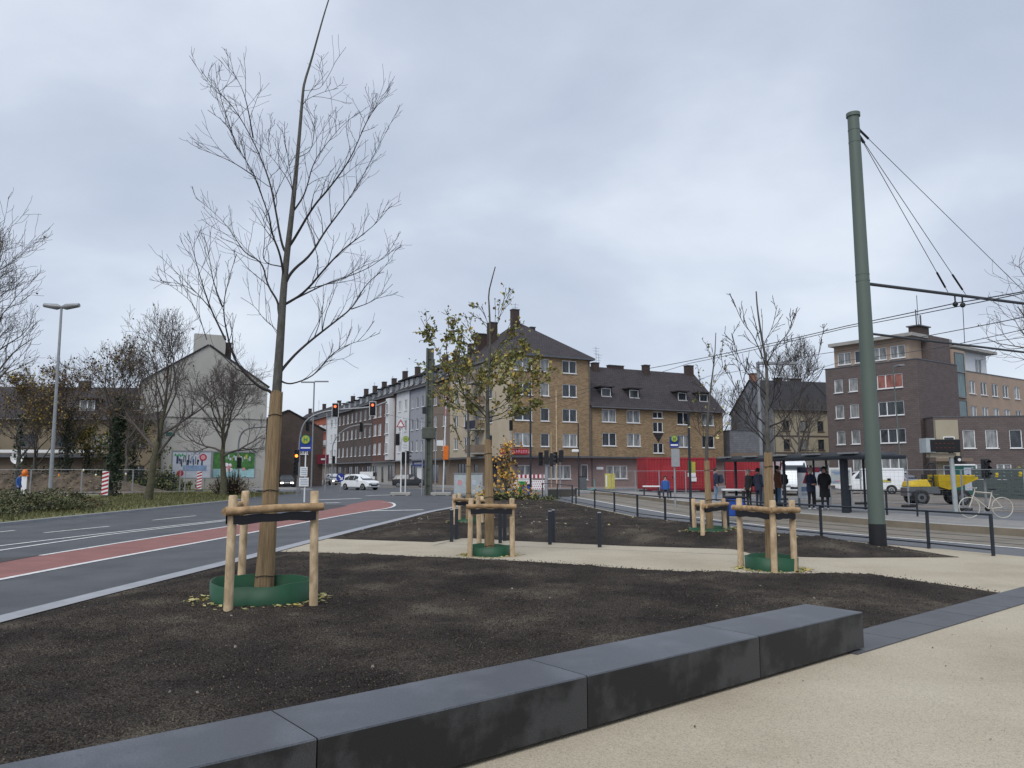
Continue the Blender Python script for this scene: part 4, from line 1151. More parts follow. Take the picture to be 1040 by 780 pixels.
cb_ = house('corner_house', 'five storey yellow brick corner house with hipped dark roof and red shop sign', CORNER, AX, 10.05, 17.5, 14.7,
      {'front': {'holes': hf, 'mat': 'ybrick', 'bands': [(0, 3.3, 'pinktile')]}, 'left': {'holes': hl, 'mat': 'beige', 'bands': [(0, 3.3, 'brownrender')]}},
      'hip', 19.9, 'roof', .45, None, 'ybrick', chim=[(4.2, 7.5, .9, .7, 2.2, 'chimney'), (2.6, 10.5, .9, 1.2, 2.6, 'chimney'), (7.0, 8.3, .6, .6, 1.6, 'chimney'), (2.2, 12.5, 1.6, .8, 1.9, 'chimney')], antennas=1, hip=8.0)
m = M(); m.box((4.9, -.55, 3.42), (10.9, 1.1, .22), 'zinc'); m.box((-.4, 8.6, 3.42), (.8, 17.6, .22), 'zinc'); m.build('canopy', cb_)
for z in (3.9, 6.7, 9.5, 12.2):
    b = M(); b.box((-.65, 8.3, z), (1.3, 2.8, .18), 'concrete'); b.box((-1.28, 8.3, z + .55), (.05, 2.8, .95), 'navy' if z == 6.7 else 'brownrender')
    for y in (6.93, 9.67): b.box((-.65, y, z + .55), (1.3, .05, .95), 'brownrender')
    b.build('balcony', cb_)
m = M(); m.box((.2, -.16, 3.95), (3.4, .14, .62), 'redsign')
rr = random.Random(3)
for k in range(11):
    x = -1.2 + k * .29; m.box((x + .2, -.245, 3.95), (.17, .03, .34), 'pinkblob'); m.box((x + .2, -.26, 3.95 + rr.uniform(-.1, .1)), (.08, .03, .1), 'redsign')
m.build('shop_sign', cb_)
m = M(); m.tube([(9.9, -.07, 14.5), (9.9, -.07, 3.5)], .055, 6, 'zinc'); m.build('downpipe', cb_)

Z2 = [4.75, 7.5]
h2 = []
for i, x in enumerate((12.6, 16.05, 23.5, 27.3)):
    for j, z in enumerate(Z2): h2.append((x - 10.05, z, 1.95, 1.5, 2, 'glassc' if (i + j) % 3 != 0 else 'glassd'))
h2 += [(19.6 - 10.05, 8.15, 1.5, .8, 2, 'glassd'), (19.6 - 10.05, 6.5, 1.5, 1.2, 2, 'glassd'), (19.6 - 10.05, 4.0, 1.5, 1.2, 2, 'glassd')]
h2 += [(13.6 - 10.05, 1.0, 2.9, 1.5, 3, 'glassc'), (17.1 - 10.05, .15, 1.2, 2.5, 1, 'shop', 'framedark', 0, 'door'), (23 - 10.05, 1.0, 2.4, 1.5, 3, 'glassd'), (27 - 10.05, 1.0, 2.2, 1.5, 2, 'glassc')]
p2 = CORNER + UX * 10.06 + UY * .03
b2 = house('brick_house', 'three storey yellow brick terrace house with tiled roof and four dormers beside the corner house', p2, AX, 19.7, 11, 9.45,
      {'front': {'holes': h2, 'mat': 'ybrick', 'bands': [(0, 3.3, 'pinktile')]}}, 'gable', 14.6, 'roof', .4, None, 'ybrick',
      chim=[(3.9, 4.9, .8, .7, 1.0, 'chimney'), (7.4, 5.6, 2.2, .6, .5, 'chimney'), (11.6, 4.9, .8, .7, 1.2, 'chimney'), (19.0, 5.4, 1.0, .8, 1.2, 'chimney')], antennas=2,
      dormers=[(2.9, 10.6, 1.3, .95, 1), (6.9, 10.6, 1.3, .95, 1), (14.2, 10.6, 1.3, .95, 1), (17.6, 10.6, 1.3, .95, 1)])
m = M(); m.box((9.85, -.35, 3.42), (19.6, .7, .2), 'zinc'); m.build('canopy', b2)
m = M(); m.prism([(8.75, -.025), (10.35, -.025), (10.35, -.02), (8.75, -.02)], 5.3, 6.4, 'slate')
m = M(); m.add([(8.8, -.03, 6.35), (10.3, -.03, 6.35), (9.55, -.03, 5.25), (8.8, -.004, 6.35), (10.3, -.004, 6.35), (9.55, -.004, 5.25)], [(0, 2, 1), (0, 3, 5, 2), (1, 2, 5, 4), (0, 1, 4, 3)], 'roofdark'); m.build('ornament', b2)
m = M(); m.box((1.15, -.05, 2.2), (.9, .05, .3), 'white'); m.build('street_sign', b2)

# ------------------------------------------------------------------ the row of houses up the street
RZ = math.atan2(-.891, .454)
def row_house(t0, t1, He, Hr, wm, xs, zs3, w, h, label, pn=2, gf='brownrender', gmats=('shop',), ndorm=0, extra=None, pc=.4, seed=0, chims=2, rmat='roofdark', fr='frame', bands=()):
    Wd = t1 - t0; loc = CORNER + ROWD * t1
    holes = rows([x * Wd for x in xs], zs3, w, h, pn, seed, pc, fr)
    n = max(1, int(Wd / 3.4)); rr = random.Random(seed)
    for k in range(n):
        if k == n // 2: holes.append(((k + .5) * Wd / n, .15, 1.2, 2.5, 1, 'shop', 'framedark', 0, 'door'))
        else: holes.append(((k + .5) * Wd / n, .6, min(2.6, Wd / n * .8), 2.2, 2, 'shop', 'framedark'))
    dm = [((k + .5) * Wd / ndorm, He + .55, 1.25, 1.0, 2) for k in range(ndorm)]
    ch = [((k + .3) * Wd / chims, 5.0, .9, .7, 1.3, 'chimney') for k in range(chims)]
    o = house('row_house', label, loc, RZ, Wd - .02, 10.5, He, {'front': {'holes': holes, 'mat': wm, 'bands': [(0, 3.35, gf)] + list(bands)}}, 'gable', Hr, rmat, .35, 'terraced houses up the street', wm, chim=ch, antennas=1, dormers=dm)
    m = M(); m.box((Wd / 2, -.3, 3.4), (Wd - .3, .6, .18), 'zinc'); m.build('canopy', o)
    return o
ZR = [4.6, 7.7, 10.7]
row_house(17.52, 24.4, 14.0, 18.2, 'brownrender', (.25, .72), ZR, 1.2, 1.6, 'narrow dark brown street house next to the corner house', ndorm=2, seed=1, chims=1)
g1 = row_house(24.4, 33, 13.9, 18.0, 'greyrender', (.14, .38, .62, .86), [4.7, 7.8, 10.9], .95, 1.55, 'pale grey street house with a blue shop fascia on its ground floor', pn=1, ndorm=3, seed=2, gf='white')
m = M(); m.box((5.2, -.14, 3.0), (6.2, .2, .75), 'blue')
for k in range(7): m.box((3.2 + k * .5, -.255, 3.0), (.26, .03, .3), 'white')
m.build('shop_sign', g1)
row_house(33, 39.3, 14.0, 18.0, 'whiterender', (.28, .72), [4.7, 7.8, 10.9], 1.2, 1.6, 'white rendered street house between the grey and the red brick ones', ndorm=3, seed=3, chims=1)
r3 = row_house(39.3, 51.7, 13.8, 17.6, 'redbrick', (.13, .34, .62), ZR, 1.7, 1.9, 'red brick street house with large white windows and a white oriel', pn=2, ndorm=4, seed=4, gf='concrete')
m = M(); m.box((10.9, -.45, 8.4), (1.7, .9, 9.5), 'whiterender'); orl = m.build('oriel', r3)
for z in (4.6, 7.7, 10.7): put_window(r3, (10.9, -.94, z), 0, 1.3, 1.7, 2, 'frame', 'glassd')
row_house(51.7, 63, 13.4, 17.0, 'darkbrick', (.12, .37, .63, .88), ZR, 1.15, 1.7, 'dark brick street house, nearer one of the two dark ones', pn=1, ndorm=3, seed=5, gf='darkbrick')
row_house(63, 74.6, 13.2, 16.8, 'darkbrick', (.12, .37, .63, .88), ZR, 1.15, 1.7, 'dark brick street house, farther one of the two dark ones', pn=2, ndorm=3, seed=6, gf='darkbrick')
r6 = row_house(74.6, 97, 13.2, 16.2, 'whiterender', (.78, .92), ZR, 1.6, 1.5, 'white street house with reddish balconies seen beneath the traffic light', ndorm=0, seed=7, bands=())
for z in (4.2, 7.3, 10.4):
    b = M(); b.box((9.5, -.5, z), (8.5, 1.0, .15), 'concrete'); b.box((9.5, -.98, z + .5), (8.5, .06, .95), 'whiterender'); b.box((9.5, -.04, z + 1.9), (8.5, .06, 1.7), 'orangepaint'); b.build('balcony', r6)
m = M(); m.box((2.6, -.05, 8.2), (4.4, .1, 9.6), 'orangepaint'); m.build('panel', r6)
row_house(97, 127, 12.6, 16.6, 'yellowrender', (.08, .2, .32, .44, .56, .68, .8, .92), ZR, 1.3, 1.6, 'long yellow street house far up the street', ndorm=4, seed=8, gf='brownrender')
row_house(127, 170, 11.8, 15.8, 'brownrender', [(.5 + k) / 11 for k in range(11)], ZR, 1.3, 1.6, 'farthest brown house at the end of the street', ndorm=5, seed=9)
house('row_house', 'dark roofed house closing the street behind the big reed wrapped trunk', CORNER + ROWD * 185 + ROWN * 8, R(20), 26, 10, 11, {'front': {'holes': rows([3, 7, 11, 15, 19, 23], [4, 7.5], 1.3, 1.6, 2, 4), 'mat': 'brownrender'}}, 'gable', 15, 'roofdark', .3, 'terraced houses up the street', 'brownrender')
# left side of the street
lf = house('street_house', 'tall house with small signs behind the white gable house', Vector((-26.9, 84.5, 0)) + ROWD * 12, AX, 9, 14, 7.2, {'front': {'holes': rows([6.5], [4], 1.2, 1.6, 2, 8), 'mat': 'darkbrick'}, 'right': {'holes': rows([2, 5, 8, 11], [4], 1.2, 1.6, 2, 5), 'mat': 'darkbrick'}}, 'gabley', 9.5, 'roofdark', .3, None, 'darkbrick')
m = M(); m.box((8.9, -.5, 3.4), (1.5, .15, 1.2), 'darkred'); m.box((8.9, -.6, 3.4), (.5, .06, .2), 'white'); m.build('sign', lf)

# ------------------------------------------------------------------ white gable house with billboards
gw, gd = 12.2, 16
gc = Vector((-31.9, 80.0, 0)); g0 = gc - UX * (gw / 2)
gh = house('gable_house', 'house with a blank pale grey gable wall and broad stepped chimney behind the billboards', g0, AX, gw, gd, 10.9, {'front': {'holes': (), 'mat': 'gable'}, 'right': {'holes': rows([3, 6, 9, 12], [4, 7.4], 1.2, 1.5, 2, 3), 'mat': 'darkbrick'}}, 'gabley', 15.0, 'roofdark', .15, None, 'gable', 'gable')
m = M(); m.box((6.2, .5, 15.0), (3.1, .9, 2.4), 'gable'); m.box((8.0, 1.9, 14.6), (1.0, 1.0, 2.2), 'chimney'); m.build('chimney', gh)
m = M(); m.box((6.1, -.05, 7.4), (12.0, .1, .08), 'concrete'); m.box((2.8, -.03, 5.6), (.8, .05, .35), 'teal'); m.build('ledge', gh)

def billboard(c, rz, w, h, label, kind):
    o = thing('billboard', label, 'billboard', c, rz, 'billboards against the gable wall')
    for s in (-.36, .36):
        m = M(); m.box((s * w, .14, .6), (.1, .1, 1.2), 'lampgrey'); m.build('post', o)
    z = 1.05; m = M()
    for q in ((0, z + .06, w + .2, .12), (0, z + h + .14, w + .2, .12)): m.box((q[0], 0, q[1]), (q[2], .16, q[3]), 'lampgrey')
    for s in (-1, 1): m.box((s * (w / 2 + .04), 0, z + h / 2 + .1), (.12, .16, h - .03), 'lampgrey')
    m.build('frame', o)
    m = M(); zc = z + h / 2 + .1; rr = random.Random(5)
    if kind == 0:
        m.box((0, 0, zc), (w - .04, .08, h), 'posterlight')
        m.box((.3, -.043, zc - .35), (w * .62, .008, .55), 'posterblue')
        for k in range(16):
            m.box((-1.3 + k * .15 + rr.uniform(-.05, .05), -.05, zc + .35 + rr.uniform(-.3, .25)), (rr.uniform(.06, .22), .008, rr.uniform(.2, .75)), rr.choice(['posternavy', 'posternavy', 'posterblue', 'black']))
        m.disc((w * .29, -.05, zc + h * .28), .34, (0, -1, 0), .012, 20, 'redsign'); m.disc((w * .29, -.058, zc + h * .28), .22, (0, -1, 0), .012, 18, 'pinkblob')
        m.disc((-w * .28, -.05, zc - h * .33), .3, (0, -1, 0), .012, 16, 'redsign')
        for k in range(6): m.box((-1.5 + k * .16, -.05, zc + .95 - .1 * (k % 2)), (.12, .008, .22), 'hgreen')
    else:
        m.box((0, 0, zc), (w - .04, .08, h), 'postergreen'); m.box((0, -.043, zc - h * .32), (w - .06, .008, h * .33), 'posteraqua')
        for k in range(14):
            m.box((-.7 + k * .17, -.052, zc + h * .27 + .16 * math.sin(k * 1.9)), (.05 + .06 * (k % 3), .008, .25 + .2 * (k % 2)), 'hyellow' if k % 4 == 3 else 'posterlight')
        for k in range(9): m.disc((-.55 + rr.uniform(-.35, .35), -.052 - .001 * k, zc - .25 + rr.uniform(-.3, .3)), rr.uniform(.1, .26), (0, -1, 0), .01, 12, rr.choice(['pinkblob', 'white', 'redsign', 'pinkblob']))
        for k in range(5): m.disc((1.1 + rr.uniform(-.3, .3), -.052 - .001 * k, zc - .4 + rr.uniform(-.1, .1)), rr.uniform(.1, .2), (0, -1, 0), .01, 12, rr.choice(['pinkblob', 'postergreen']))
    m.build('poster', o)
    return o
def gpos(x, y): p = g0 + UX * x + UY * y; return (p.x, p.y, .05)
pb1 = dep(194.5, 474, 75.5); pb2 = dep(237.5, 474, 78.5)
billboard((pb1.x, pb1.y, .05), R(22), 3.5, 2.55, 'white billboard with dark blue pictures and red round badge', 0)
billboard((pb2.x, pb2.y, .05), R(22), 4.0, 2.55, 'green billboard with pink blobs over a pale blue foot, next to the lamp pole', 1)

# ------------------------------------------------------------------ beige house behind the trees on the left
lh = house('beige_house', 'long beige house with brown roof behind the trees on the left', (-54, 76, 0), R(4), 18.6, 10, 7.2, {'front': {'holes': rows([2.5, 6, 9.5, 13, 16.5], [1.1, 4.2], 1.7, 1.3, 2, 9, .4, 'framedark'), 'mat': 'dullrender'}}, 'gable', 10.6, 'roof', .4, None, 'dullrender', chim=[(9, 4.5, 1, .8, 1.0, 'chimney'), (16, 4.5, 1, .8, 1.0, 'chimney')], dormers=[(11.0, 8.0, 1.5, 1.0, 2), (15.5, 8.0, 1.5, 1.0, 2)])
m = M(); m.box((6.5, -2.0, 3.3), (17, 4, .35), 'zinc'); m.box((6.5, -3.9, 3.7), (17, .1, .28), 'white'); m.box((6.5, -1.6, 1.55), (16.6, 3.2, 3.1), 'brownrender'); m.build('annex', lh)
m = M(); m.lathe([(.03, 0), (.35, .05), (.6, .17)], 16, 'white'); m.tube([(0, 0, 0), (0, 0, -.4)], .03, 6, 'lampgrey')
for v in range(len(m.v)): x, y, z = m.v[v]; m.v[v] = (x, -z * .9 - .1, y)
m.build('satellite_dish', lh, (7.5, -4.2, 3.1))
# rubble bank and low wall in front of it
m = M(); rr = random.Random(2); nx = 60
vs = []
for i in range(nx + 1):
    x = -62 + 36 * i / nx
    for j, (y, z) in enumerate(((61.6, .02), (62.2, .8), (62.8, 1.5), (63.8, 1.75), (65.5, 1.6), (68, .02))): vs.append((x, y + rr.uniform(-.15, .15), z * (1 + rr.uniform(-.12, .12)) * max(.004, min(1, (-28.5 - x) / 7))))
m.add(vs, [(6 * i + j, 6 * (i + 1) + j, 6 * (i + 1) + j + 1, 6 * i + j + 1) for i in range(nx) for j in range(5)], 'rubble'); struct('earth_bank', m)
bits('fallen_leaves', 2600, ['leaf_b', 'leaf_r', 'leaf_pale', 'pebble', 'clod'], .11, lambda r: (r.uniform(-60, -33), r.uniform(61.4, 64)), lambda x, y: max(.1, min(1.6, (y - 61.6) * 1.35)), 9, 'brown leaves and rubble on the earth bank behind the site fence', 'leaf', leaf=True)

# ------------------------------------------------------------------ the old houses between terrace and brown block
ph = Vector((33.3, 98, 0))
oh = house('old_house', 'old house with grey gable end and orange chimney beyond the tram stop', ph, R(15), 9.6, 10, 9.9, {'front': {'holes': rows([1.9, 4.4, 7.0], [4.6, 7.0], .95, 1.35, 1, 2, .3, 'framedark') + rows([2, 5, 8], [1.2], 1.2, 1.5, 2, 3), 'mat': 'yellowrender', 'bands': [(6.2, 6.45, 'framedark'), (4.05, 4.3, 'framedark'), (0, 3.2, 'concrete')]}, 'left': {'holes': (), 'mat': 'slate'}}, 'gable', 14.0, 'roofdark', .3, None, 'yellowrender', 'slate', chim=[(.6, 5, .9, .8, .9, 'chimneyred'), (4.6, 5.4, .9, .9, .8, 'chimney'), (7.4, 5.4, 1.4, .7, .8, 'chimney')])
p3 = ph + Vector((math.cos(R(15)), math.sin(R(15)), 0)) * 9.62
house('old_house', 'beige old house squeezed against the brown block', p3, R(15), 9, 10, 9.9, {'front': {'holes': rows([1.9, 4.4], [4.6, 7.0], 1.4, 1.35, 2, 7, .3) + rows([3.6], [1.2], 1.6, 1.6, 2, 3), 'mat': 'beige'}}, 'gable', 14.0, 'roofdark', .3, None, 'beige', dormers=[(2.4, 10.9, 1.6, 1.0, 2), (5.4, 10.9, 1.6, 1.0, 2)], antennas=1)
# grey clad gable end and annex to the left of it
pz = ph + Vector((-math.sin(R(15)), math.cos(R(15)), 0)) * 1.5 - Vector((5.2, 1.4, 0))
house('clad_annex', 'low annex clad in pale grey slates left of the old house', pz, R(15), 4.6, 7, 7.0, {'front': {'holes': [(2.3, 2.0, 1.2, 1.2, 2, 'glassd')], 'mat': 'slate', 'bands': [(0, 4.2, 'brownrender')]}}, 'flat', 7, 'roof', .3, None, 'slate')

# ------------------------------------------------------------------ brown brick block on the right
B_AX = R(35); bu = Vector((math.cos(B_AX), math.sin(B_AX), 0)); bv = Vector((-math.sin(B_AX), math.cos(B_AX), 0))
bc = dep(938, 480, 76); bc.z = 0
ZB = [1.75, 4.7, 7.5, 10.3]
D_ = 10.1
hl = []
for z in ZB:
    for (u_, w_, pn) in ((2.9, 2.7, 3), (6.9, 1.0, 1), (8.6, 1.0, 1)): hl.append((D_ - u_, z, w_, 1.45, pn, 'glassr' if z == 10.3 and w_ > 2 else ('glassc' if w_ < 2 or z == 1.75 else 'glassd')))
bb_ = house('apartment_block', 'four storey brown brick block with flat roof and set back penthouse', bc, B_AX, 8.2, D_, 13.0, {'left': {'holes': hl, 'mat': 'brownbrick'}, 'front': {'holes': [], 'mat': 'brownbrick'}}, 'flat', 13, 'roof', .3, None, 'brownbrick')
# penthouse set back on the flat roof
m = M()
wall_face(m, bb_, (1.7, 10.0, 0), (0, -1), 8.4, 15.6, [(1.2, 13.55, 1.6, 1.35, 2, 'glassc'), (3.2, 13.55, 1.6, 1.35, 2, 'glassd'), (5.2, 13.55, 1.6, 1.35, 2, 'glassc'), (7.2, 13.55, 1.6, 1.35, 2, 'glassc')], 'tanrender', 12.6)
wall_face(m, bb_, (1.7, 1.6, 0), (1, 0), 6.4, 15.6, (), 'tanrender', 12.6)
m.build('penthouse', bb_)
m = M(); m.prism([(.9, .8), (9.2, .8), (9.2, 10.2), (.9, 10.2)], 15.6, 15.95, 'concrete'); m.build('penthouse_roof', bb_)
m = M(); m.box((6.2, 1.9, 13.9), (4.0, 2.6, 4.0), 'brownbrick'); m.box((5.3, 2.3, 16.35), (2.1, 1.1, 1.4), 'chimney'); m.box((5.3, 2.3, 17.15), (2.5, 1.4, .12), 'zinc'); m.tube([(4.9, 2.3, 17.1), (4.9, 2.3, 19)], .06, 5, 'cable'); m.tube([(5.3, 2.3, 17.1), (5.3, 2.3, 20.6)], .035, 5, 'cable'); m.tube([(5.8, 2.3, 17.1), (5.8, 2.3, 18.5)], .09, 5, 'zinc'); m.build('chimney', bb_)
# glazed stair and the beige wing
m = M(); m.box((9.6, 2.0, 7.4), (2.7, 3.2, 14.8), 'tanrender')
m.build('stair_tower', bb_)
for z in (3.5, 6.6, 9.7, 12.4):
    md = put_window(bb_, (9.55, .33, z), 0, 2.0, 2.75 if z < 12 else 2.1, 1, 'white' if False else 'zinc', 'glasst', 'concrete', 'stair_window')
hw = rows([1.9, 4.6, 7.3, 10, 13, 16, 19], ZB, 1.5, 1.45, 2, 6, .6)
pw = bc + bu * 10.98 + bv * .7
bw = house('apartment_wing', 'tan rendered wing of flats at the right edge, beyond the stair glass', pw, B_AX, 21, 11, 12.7, {'front': {'holes': hw, 'mat': 'tanrender'}}, 'flat', 13, 'roof', .3, None, 'tanrender')
m = M(); wall_face(m, bw, (.4, 1.6, 0), (1, 0), 9.0, 15.4, [(2.6, 13.1, 1.0, 1.7, 1, 'glassd'), (7, 13.1, 1.6, 1.7, 2, 'glassc')], 'white', 12.3); m.poly([(.4, 9, 12.3), (.4, 1.6, 12.3), (.4, 1.6, 15.4), (.4, 9, 15.4)], 'white'); m.build('penthouse', bw)
m = M(); m.prism([(-.6, .6), (10.0, .6), (10.0, 10), (-.6, 10)], 15.4, 15.72, 'concrete'); m.build('penthouse_roof', bw)
# low brown building in front
pl = dep(951, 480, 74.0); pl.z = 0
la = R(-9)
lb_ = house('low_block', 'two storey brown brick building with cream entrance bay, right edge', pl, la, 16, 7, 7.0, {'front': {'holes': rows([3.1, 5.1, 7.2, 9.4, 11.6, 14], [4.0], 1.1, 1.75, 1, 4, .3) + rows([3.6, 6.0, 8.4, 11, 14], [1.0], 1.3, 1.5, 2, 5, .8), 'mat': 'brownbrick'}}, 'flat', 7, 'roof', .3, None, 'brownbrick')
m = M(); m.box((1.0, -.25, 3.4), (2.0, .5, 6.6), 'yellowrender'); m.box((1.0, -1.0, 2.9), (3.2, 1.6, .3), 'brownrender'); m.build('entrance_bay', lb_)
put_window(lb_, (1.1, -.54, 4.0), 0, 1.0, 1.1, 1, 'frame', 'glassd'); put_window(lb_, (1.1, -.54, .2), 0, 1.3, 2.2, 1, 'frame', 'shop', 0, 'door')
# ------------------------------------------------------------------ green tram mast with arms and stays
mb = at(892, 555); mb.z = 0
mast = thing('tram_mast', 'tall tapering green tram mast with black foot beside the pale path', 'mast', mb)
mtop = dep(866.5, 118, mb.y + .1) - mb
m = M(); m.tube([(0, 0, .0), tuple(mtop)], [.186, .136], 20, 'greenmast'); m.build('pole', mast)
m = M(); m.tube([(0, 0, -.1), (mtop.x * .05, 0, .52)], [.192, .188], 20, 'black'); m.build('base_sleeve', mast)
m = M(); m.tube([tuple(mtop - Vector((0, 0, .02))), tuple(mtop + Vector((0, 0, .07)))], [.165, .165], 20, 'greenmast'); m.build('cap', mast)
def onm(f): return mtop * f
for f in (.935, .965, .60, .615):
    c = onm(f); rr_ = .186 - .05 * f
    m = M(); m.tube([tuple(c - Vector((0, 0, .012))), tuple(c + Vector((0, 0, .012)))], rr_ + .006, 20, 'greenmast'); m.build('collar', mast)
AD = Vector((.892, .452, 0))
h1 = dep(883, 287, mb.y).z; h2 = dep(887, 338, mb.y).z
arms = {}
for nm, h, du, dv in (('a', h1, 1040, 307), ('b', h2, 1040, 357)):
    t = 6.05; end = Vector((AD.x * t, AD.y * t, 0)); ez = dep(du, dv, mb.y + end.y).z
    st = onm(h / mtop.z); d = Vector((end.x, end.y, ez)) - st; e2_ = st + d * 1.9
    m = M(); m.tube([tuple(st), tuple(e2_)], .042 if nm == 'a' else .03, 8, 'cable'); m.build('arm', mast)
    arms[nm] = (st, d)
def armp(nm, u):
    st, d = arms[nm]
    best = min(((abs((520 + 781 * ((mb + st + d * q).x) / ((mb + st + d * q).y)) - u), q) for q in [k / 200 for k in range(0, 400)]))
    return st + d * best[1]
stt = onm(.962)
for u in (972, 990, 1062):
    e_ = armp('a', u) + Vector((0, 0, .05)); s_ = onm(.958 if u < 1000 else .972) + Vector((.15, .08, 0))
    m = M(); m.tube([tuple(s_), tuple(e_)], .010, 4, 'cable'); 
    if u < 1000: m.tube([tuple(s_.lerp(e_, .87)), tuple(s_.lerp(e_, .97))], .026, 6, 'black')
    m.tube([tuple(s_), tuple(s_.lerp(e_, .05))], .030, 6, 'black'); m.build('stay_cable', mast)
for u in (979, 986):
    p = armp('a', u); m = M(); m.tube([tuple(p), tuple(p - Vector((0, 0, .22)))], .02, 6, 'black'); m.ball((p.x, p.y, p.z - .25), .07, 'black'); m.build('insulator', mast)
pa, pb_ = armp('a', 986), armp('b', 986)
m = M(); m.tube([tuple(pa - Vector((0, 0, .3))), tuple(pb_ + Vector((0, 0, .05)))], .010, 4, 'cable'); m.build('hanger', mast)

def wire(label, pts, r=.012):
    m = M()
    P = [Vector(p) for p in pts]; q = []
    for a, b in zip(P, P[1:]):
        n = 8; L_ = (b - a).length
        for k in range(n): f = k / n; q.append(a.lerp(b, f) - Vector((0, 0, .0012 * L_ * L_ * .25 * 4 * f * (1 - f))))
    q.append(P[-1])
    m.tube([tuple(p) for p in q], r, 4, 'cable'); o = m.build('overhead_wire'); tag(o, label, 'wire', 'overhead tram wires')
A1 = mb + armp('a', 982) - Vector((0, 0, .3)); A2 = mb + armp('b', 986)
wire('upper tram carrying wire passing close beneath the top arm of the mast', [dep(1075, 290, 15.5), A1 + Vector((0, 0, .1)), dep(860, 331, 24.5), dep(660, 374, 38), dep(590, 396, 52), dep(470, 420, 80)], .014)
wire('thin tram contact wire running just below the carrying wire', [dep(1085, 288, 15), A1, dep(860, 333, 25), dep(700, 369, 36), dep(600, 397, 52), dep(480, 425, 80)], .012)
wire('lower tram wire crossing the sky right of the mast', [dep(1060, 318, 15.5), dep(920, 345, 22), dep(830, 360, 29), dep(720, 382, 41), dep(640, 405, 60)], .010)
wire('lowest thin tram wire in front of the brown block', [dep(1060, 330, 17), dep(960, 352, 22), dep(860, 366, 30), dep(700, 404, 52)], .009)
wire('short drooping wire between the arm and the right edge', [A2, dep(1045, 342, 19), dep(1090, 330, 17)], .008)
wire('span wire crossing the street between the houses', [dep(436, 420, 61), dep(520, 425, 75), dep(590, 408, 83)], .012)
wire('span wire across the street mouth at lamp height', [dep(436, 430, 61), dep(390, 420, 70), dep(300, 432, 100)], .012)

# ------------------------------------------------------------------ lamps and poles
def gpt(u, v, z=.004): return at(u, v, z)
lp = gpt(50, 513); lp.z = 0
lamp = thing('street_lamp', 'tall grey street lamp with two flat heads behind the verge shrub', 'street lamp', lp)
lt = dep(62.5, 312, lp.y) - lp
m = M(); m.tube([(0, 0, 0), (lt.x * .1, 0, 1.2), tuple(lt)], [.11, .10, .06], 12, 'galv'); m.build('pole', lamp)
for s in (-1, 1):
    m = M(); m.tube([tuple(lt), tuple(lt + Vector((s * .25, 0, .02))), tuple(lt + Vector((s * .95, 0, .10)))], [.06, .15, .10], 10, 'lampgrey')
    for k in range(len(m.v)):
        x, y, z = m.v[k]; zc = lt.z + .02; m.v[k] = (x, lp.y * 0 + (y - lt.y) * 1.3 + lt.y, zc + (z - zc) * 1.1)
    m.build('lamp_head', lamp)

def pole_sign(name, label, cat, base, h, r=.04, mt='galv', lean=0, group=None):
    o = thing(name, label, cat, base, 0, group); m = M(); m.tube([(0, 0, 0), (lean, 0, h)], [r, r * .8], 8, mt); m.build('pole', o); return o
def hsize(u, v, vt, z=.004): p = at(u, v, z); return p, dep(u, vt, p.y).z

# double arm lamp far off by the junction
p, h = hsize(316, 497, 388)
o = pole_sign('street_lamp', 'grey street lamp with two thin arms above the traffic lights', 'street lamp', p, h, .09, 'lampgrey')
m = M(); m.box((-.7, 0, h - .02), (1.3, .3, .12), 'lampgrey'); m.box((.75, 0, h + .05), (1.4, .3, .12), 'lampgrey'); m.build('lamp_head', o)
# arched signal masts
def signal(parent, c, rz, lit=None, s=1.0, board=False):
    """three-lens head hanging at c (its centre), facing -y turned by rz"""
    o = M(); o.box((0, 0, 0), (.30 * s, .22 * s, .92 * s), 'black', 0, .02)
    if board: o.box((0, .03, 0), (.56 * s, .03, 1.2 * s), 'white'); o.box((0, .005, 0), (.48 * s, .03, 1.12 * s), 'black')
    ob = o.build('signal_head', parent, c, rz)
    for i, z in enumerate((.29, 0, -.29)):
        mt = 'lens'
        if lit == 'red' and i == 0: mt = 'redlight'
        if lit == 'amber' and i == 1: mt = 'amber'
        m = M(); m.disc((0, -.12 * s, z * s), .105 * s, (0, -1, 0), .03, 14, mt); m.build('lens', ob)
        m = M(); v = []
        n = 8; rr_ = .125 * s
        for k in range(n + 1):
            a = PI * k / n; v += [(math.cos(a) * rr_, -.11 * s, z * s + math.sin(a) * rr_), (math.cos(a) * rr_, -.29 * s, z * s + math.sin(a) * rr_ * .95)]
        m.add(v, [(2 * k, 2 * k + 2, 2 * k + 3, 2 * k + 1) for k in range(n)], 'black'); m.build('visor', ob)
    return ob
def arch(label, pu, pv, pts, heads, r=.085):
    p = at(pu, pv); o = thing('traffic_light', label, 'traffic light', p, 0, 'traffic lights at the junction')
    P = [dep(u, v, p.y) - p for u, v in pts]
    m = M(); m.tube([(0, 0, -.05)] + [tuple(q) for q in subdiv(P, 2)], r, 8, 'lampgrey'); m.build('arched_mast', o)
    for u, v, lit, bd, s in heads: signal(o, dep(u, v, p.y - .25) - p, R(4), lit, s, bd)
    return o
arch('arched traffic light mast with two red lit heads over the road', 304, 501, [(304, 470), (304, 446), (309, 428), (322, 420), (341, 416), (378, 414), (393, 408)], [(340.5, 416.5, 'red', True, 1.0), (378.5, 415, 'red', True, 1.0), (312.5, 433, None, False, .9)], .08)
arch('farther arched traffic light mast with one dark head facing away', 337, 496, [(337.5, 460), (338, 450), (344, 441), (353, 434), (367, 431), (378, 431)], [(367, 434, None, False, 1.1), (339, 467, None, False, .9)], .06)
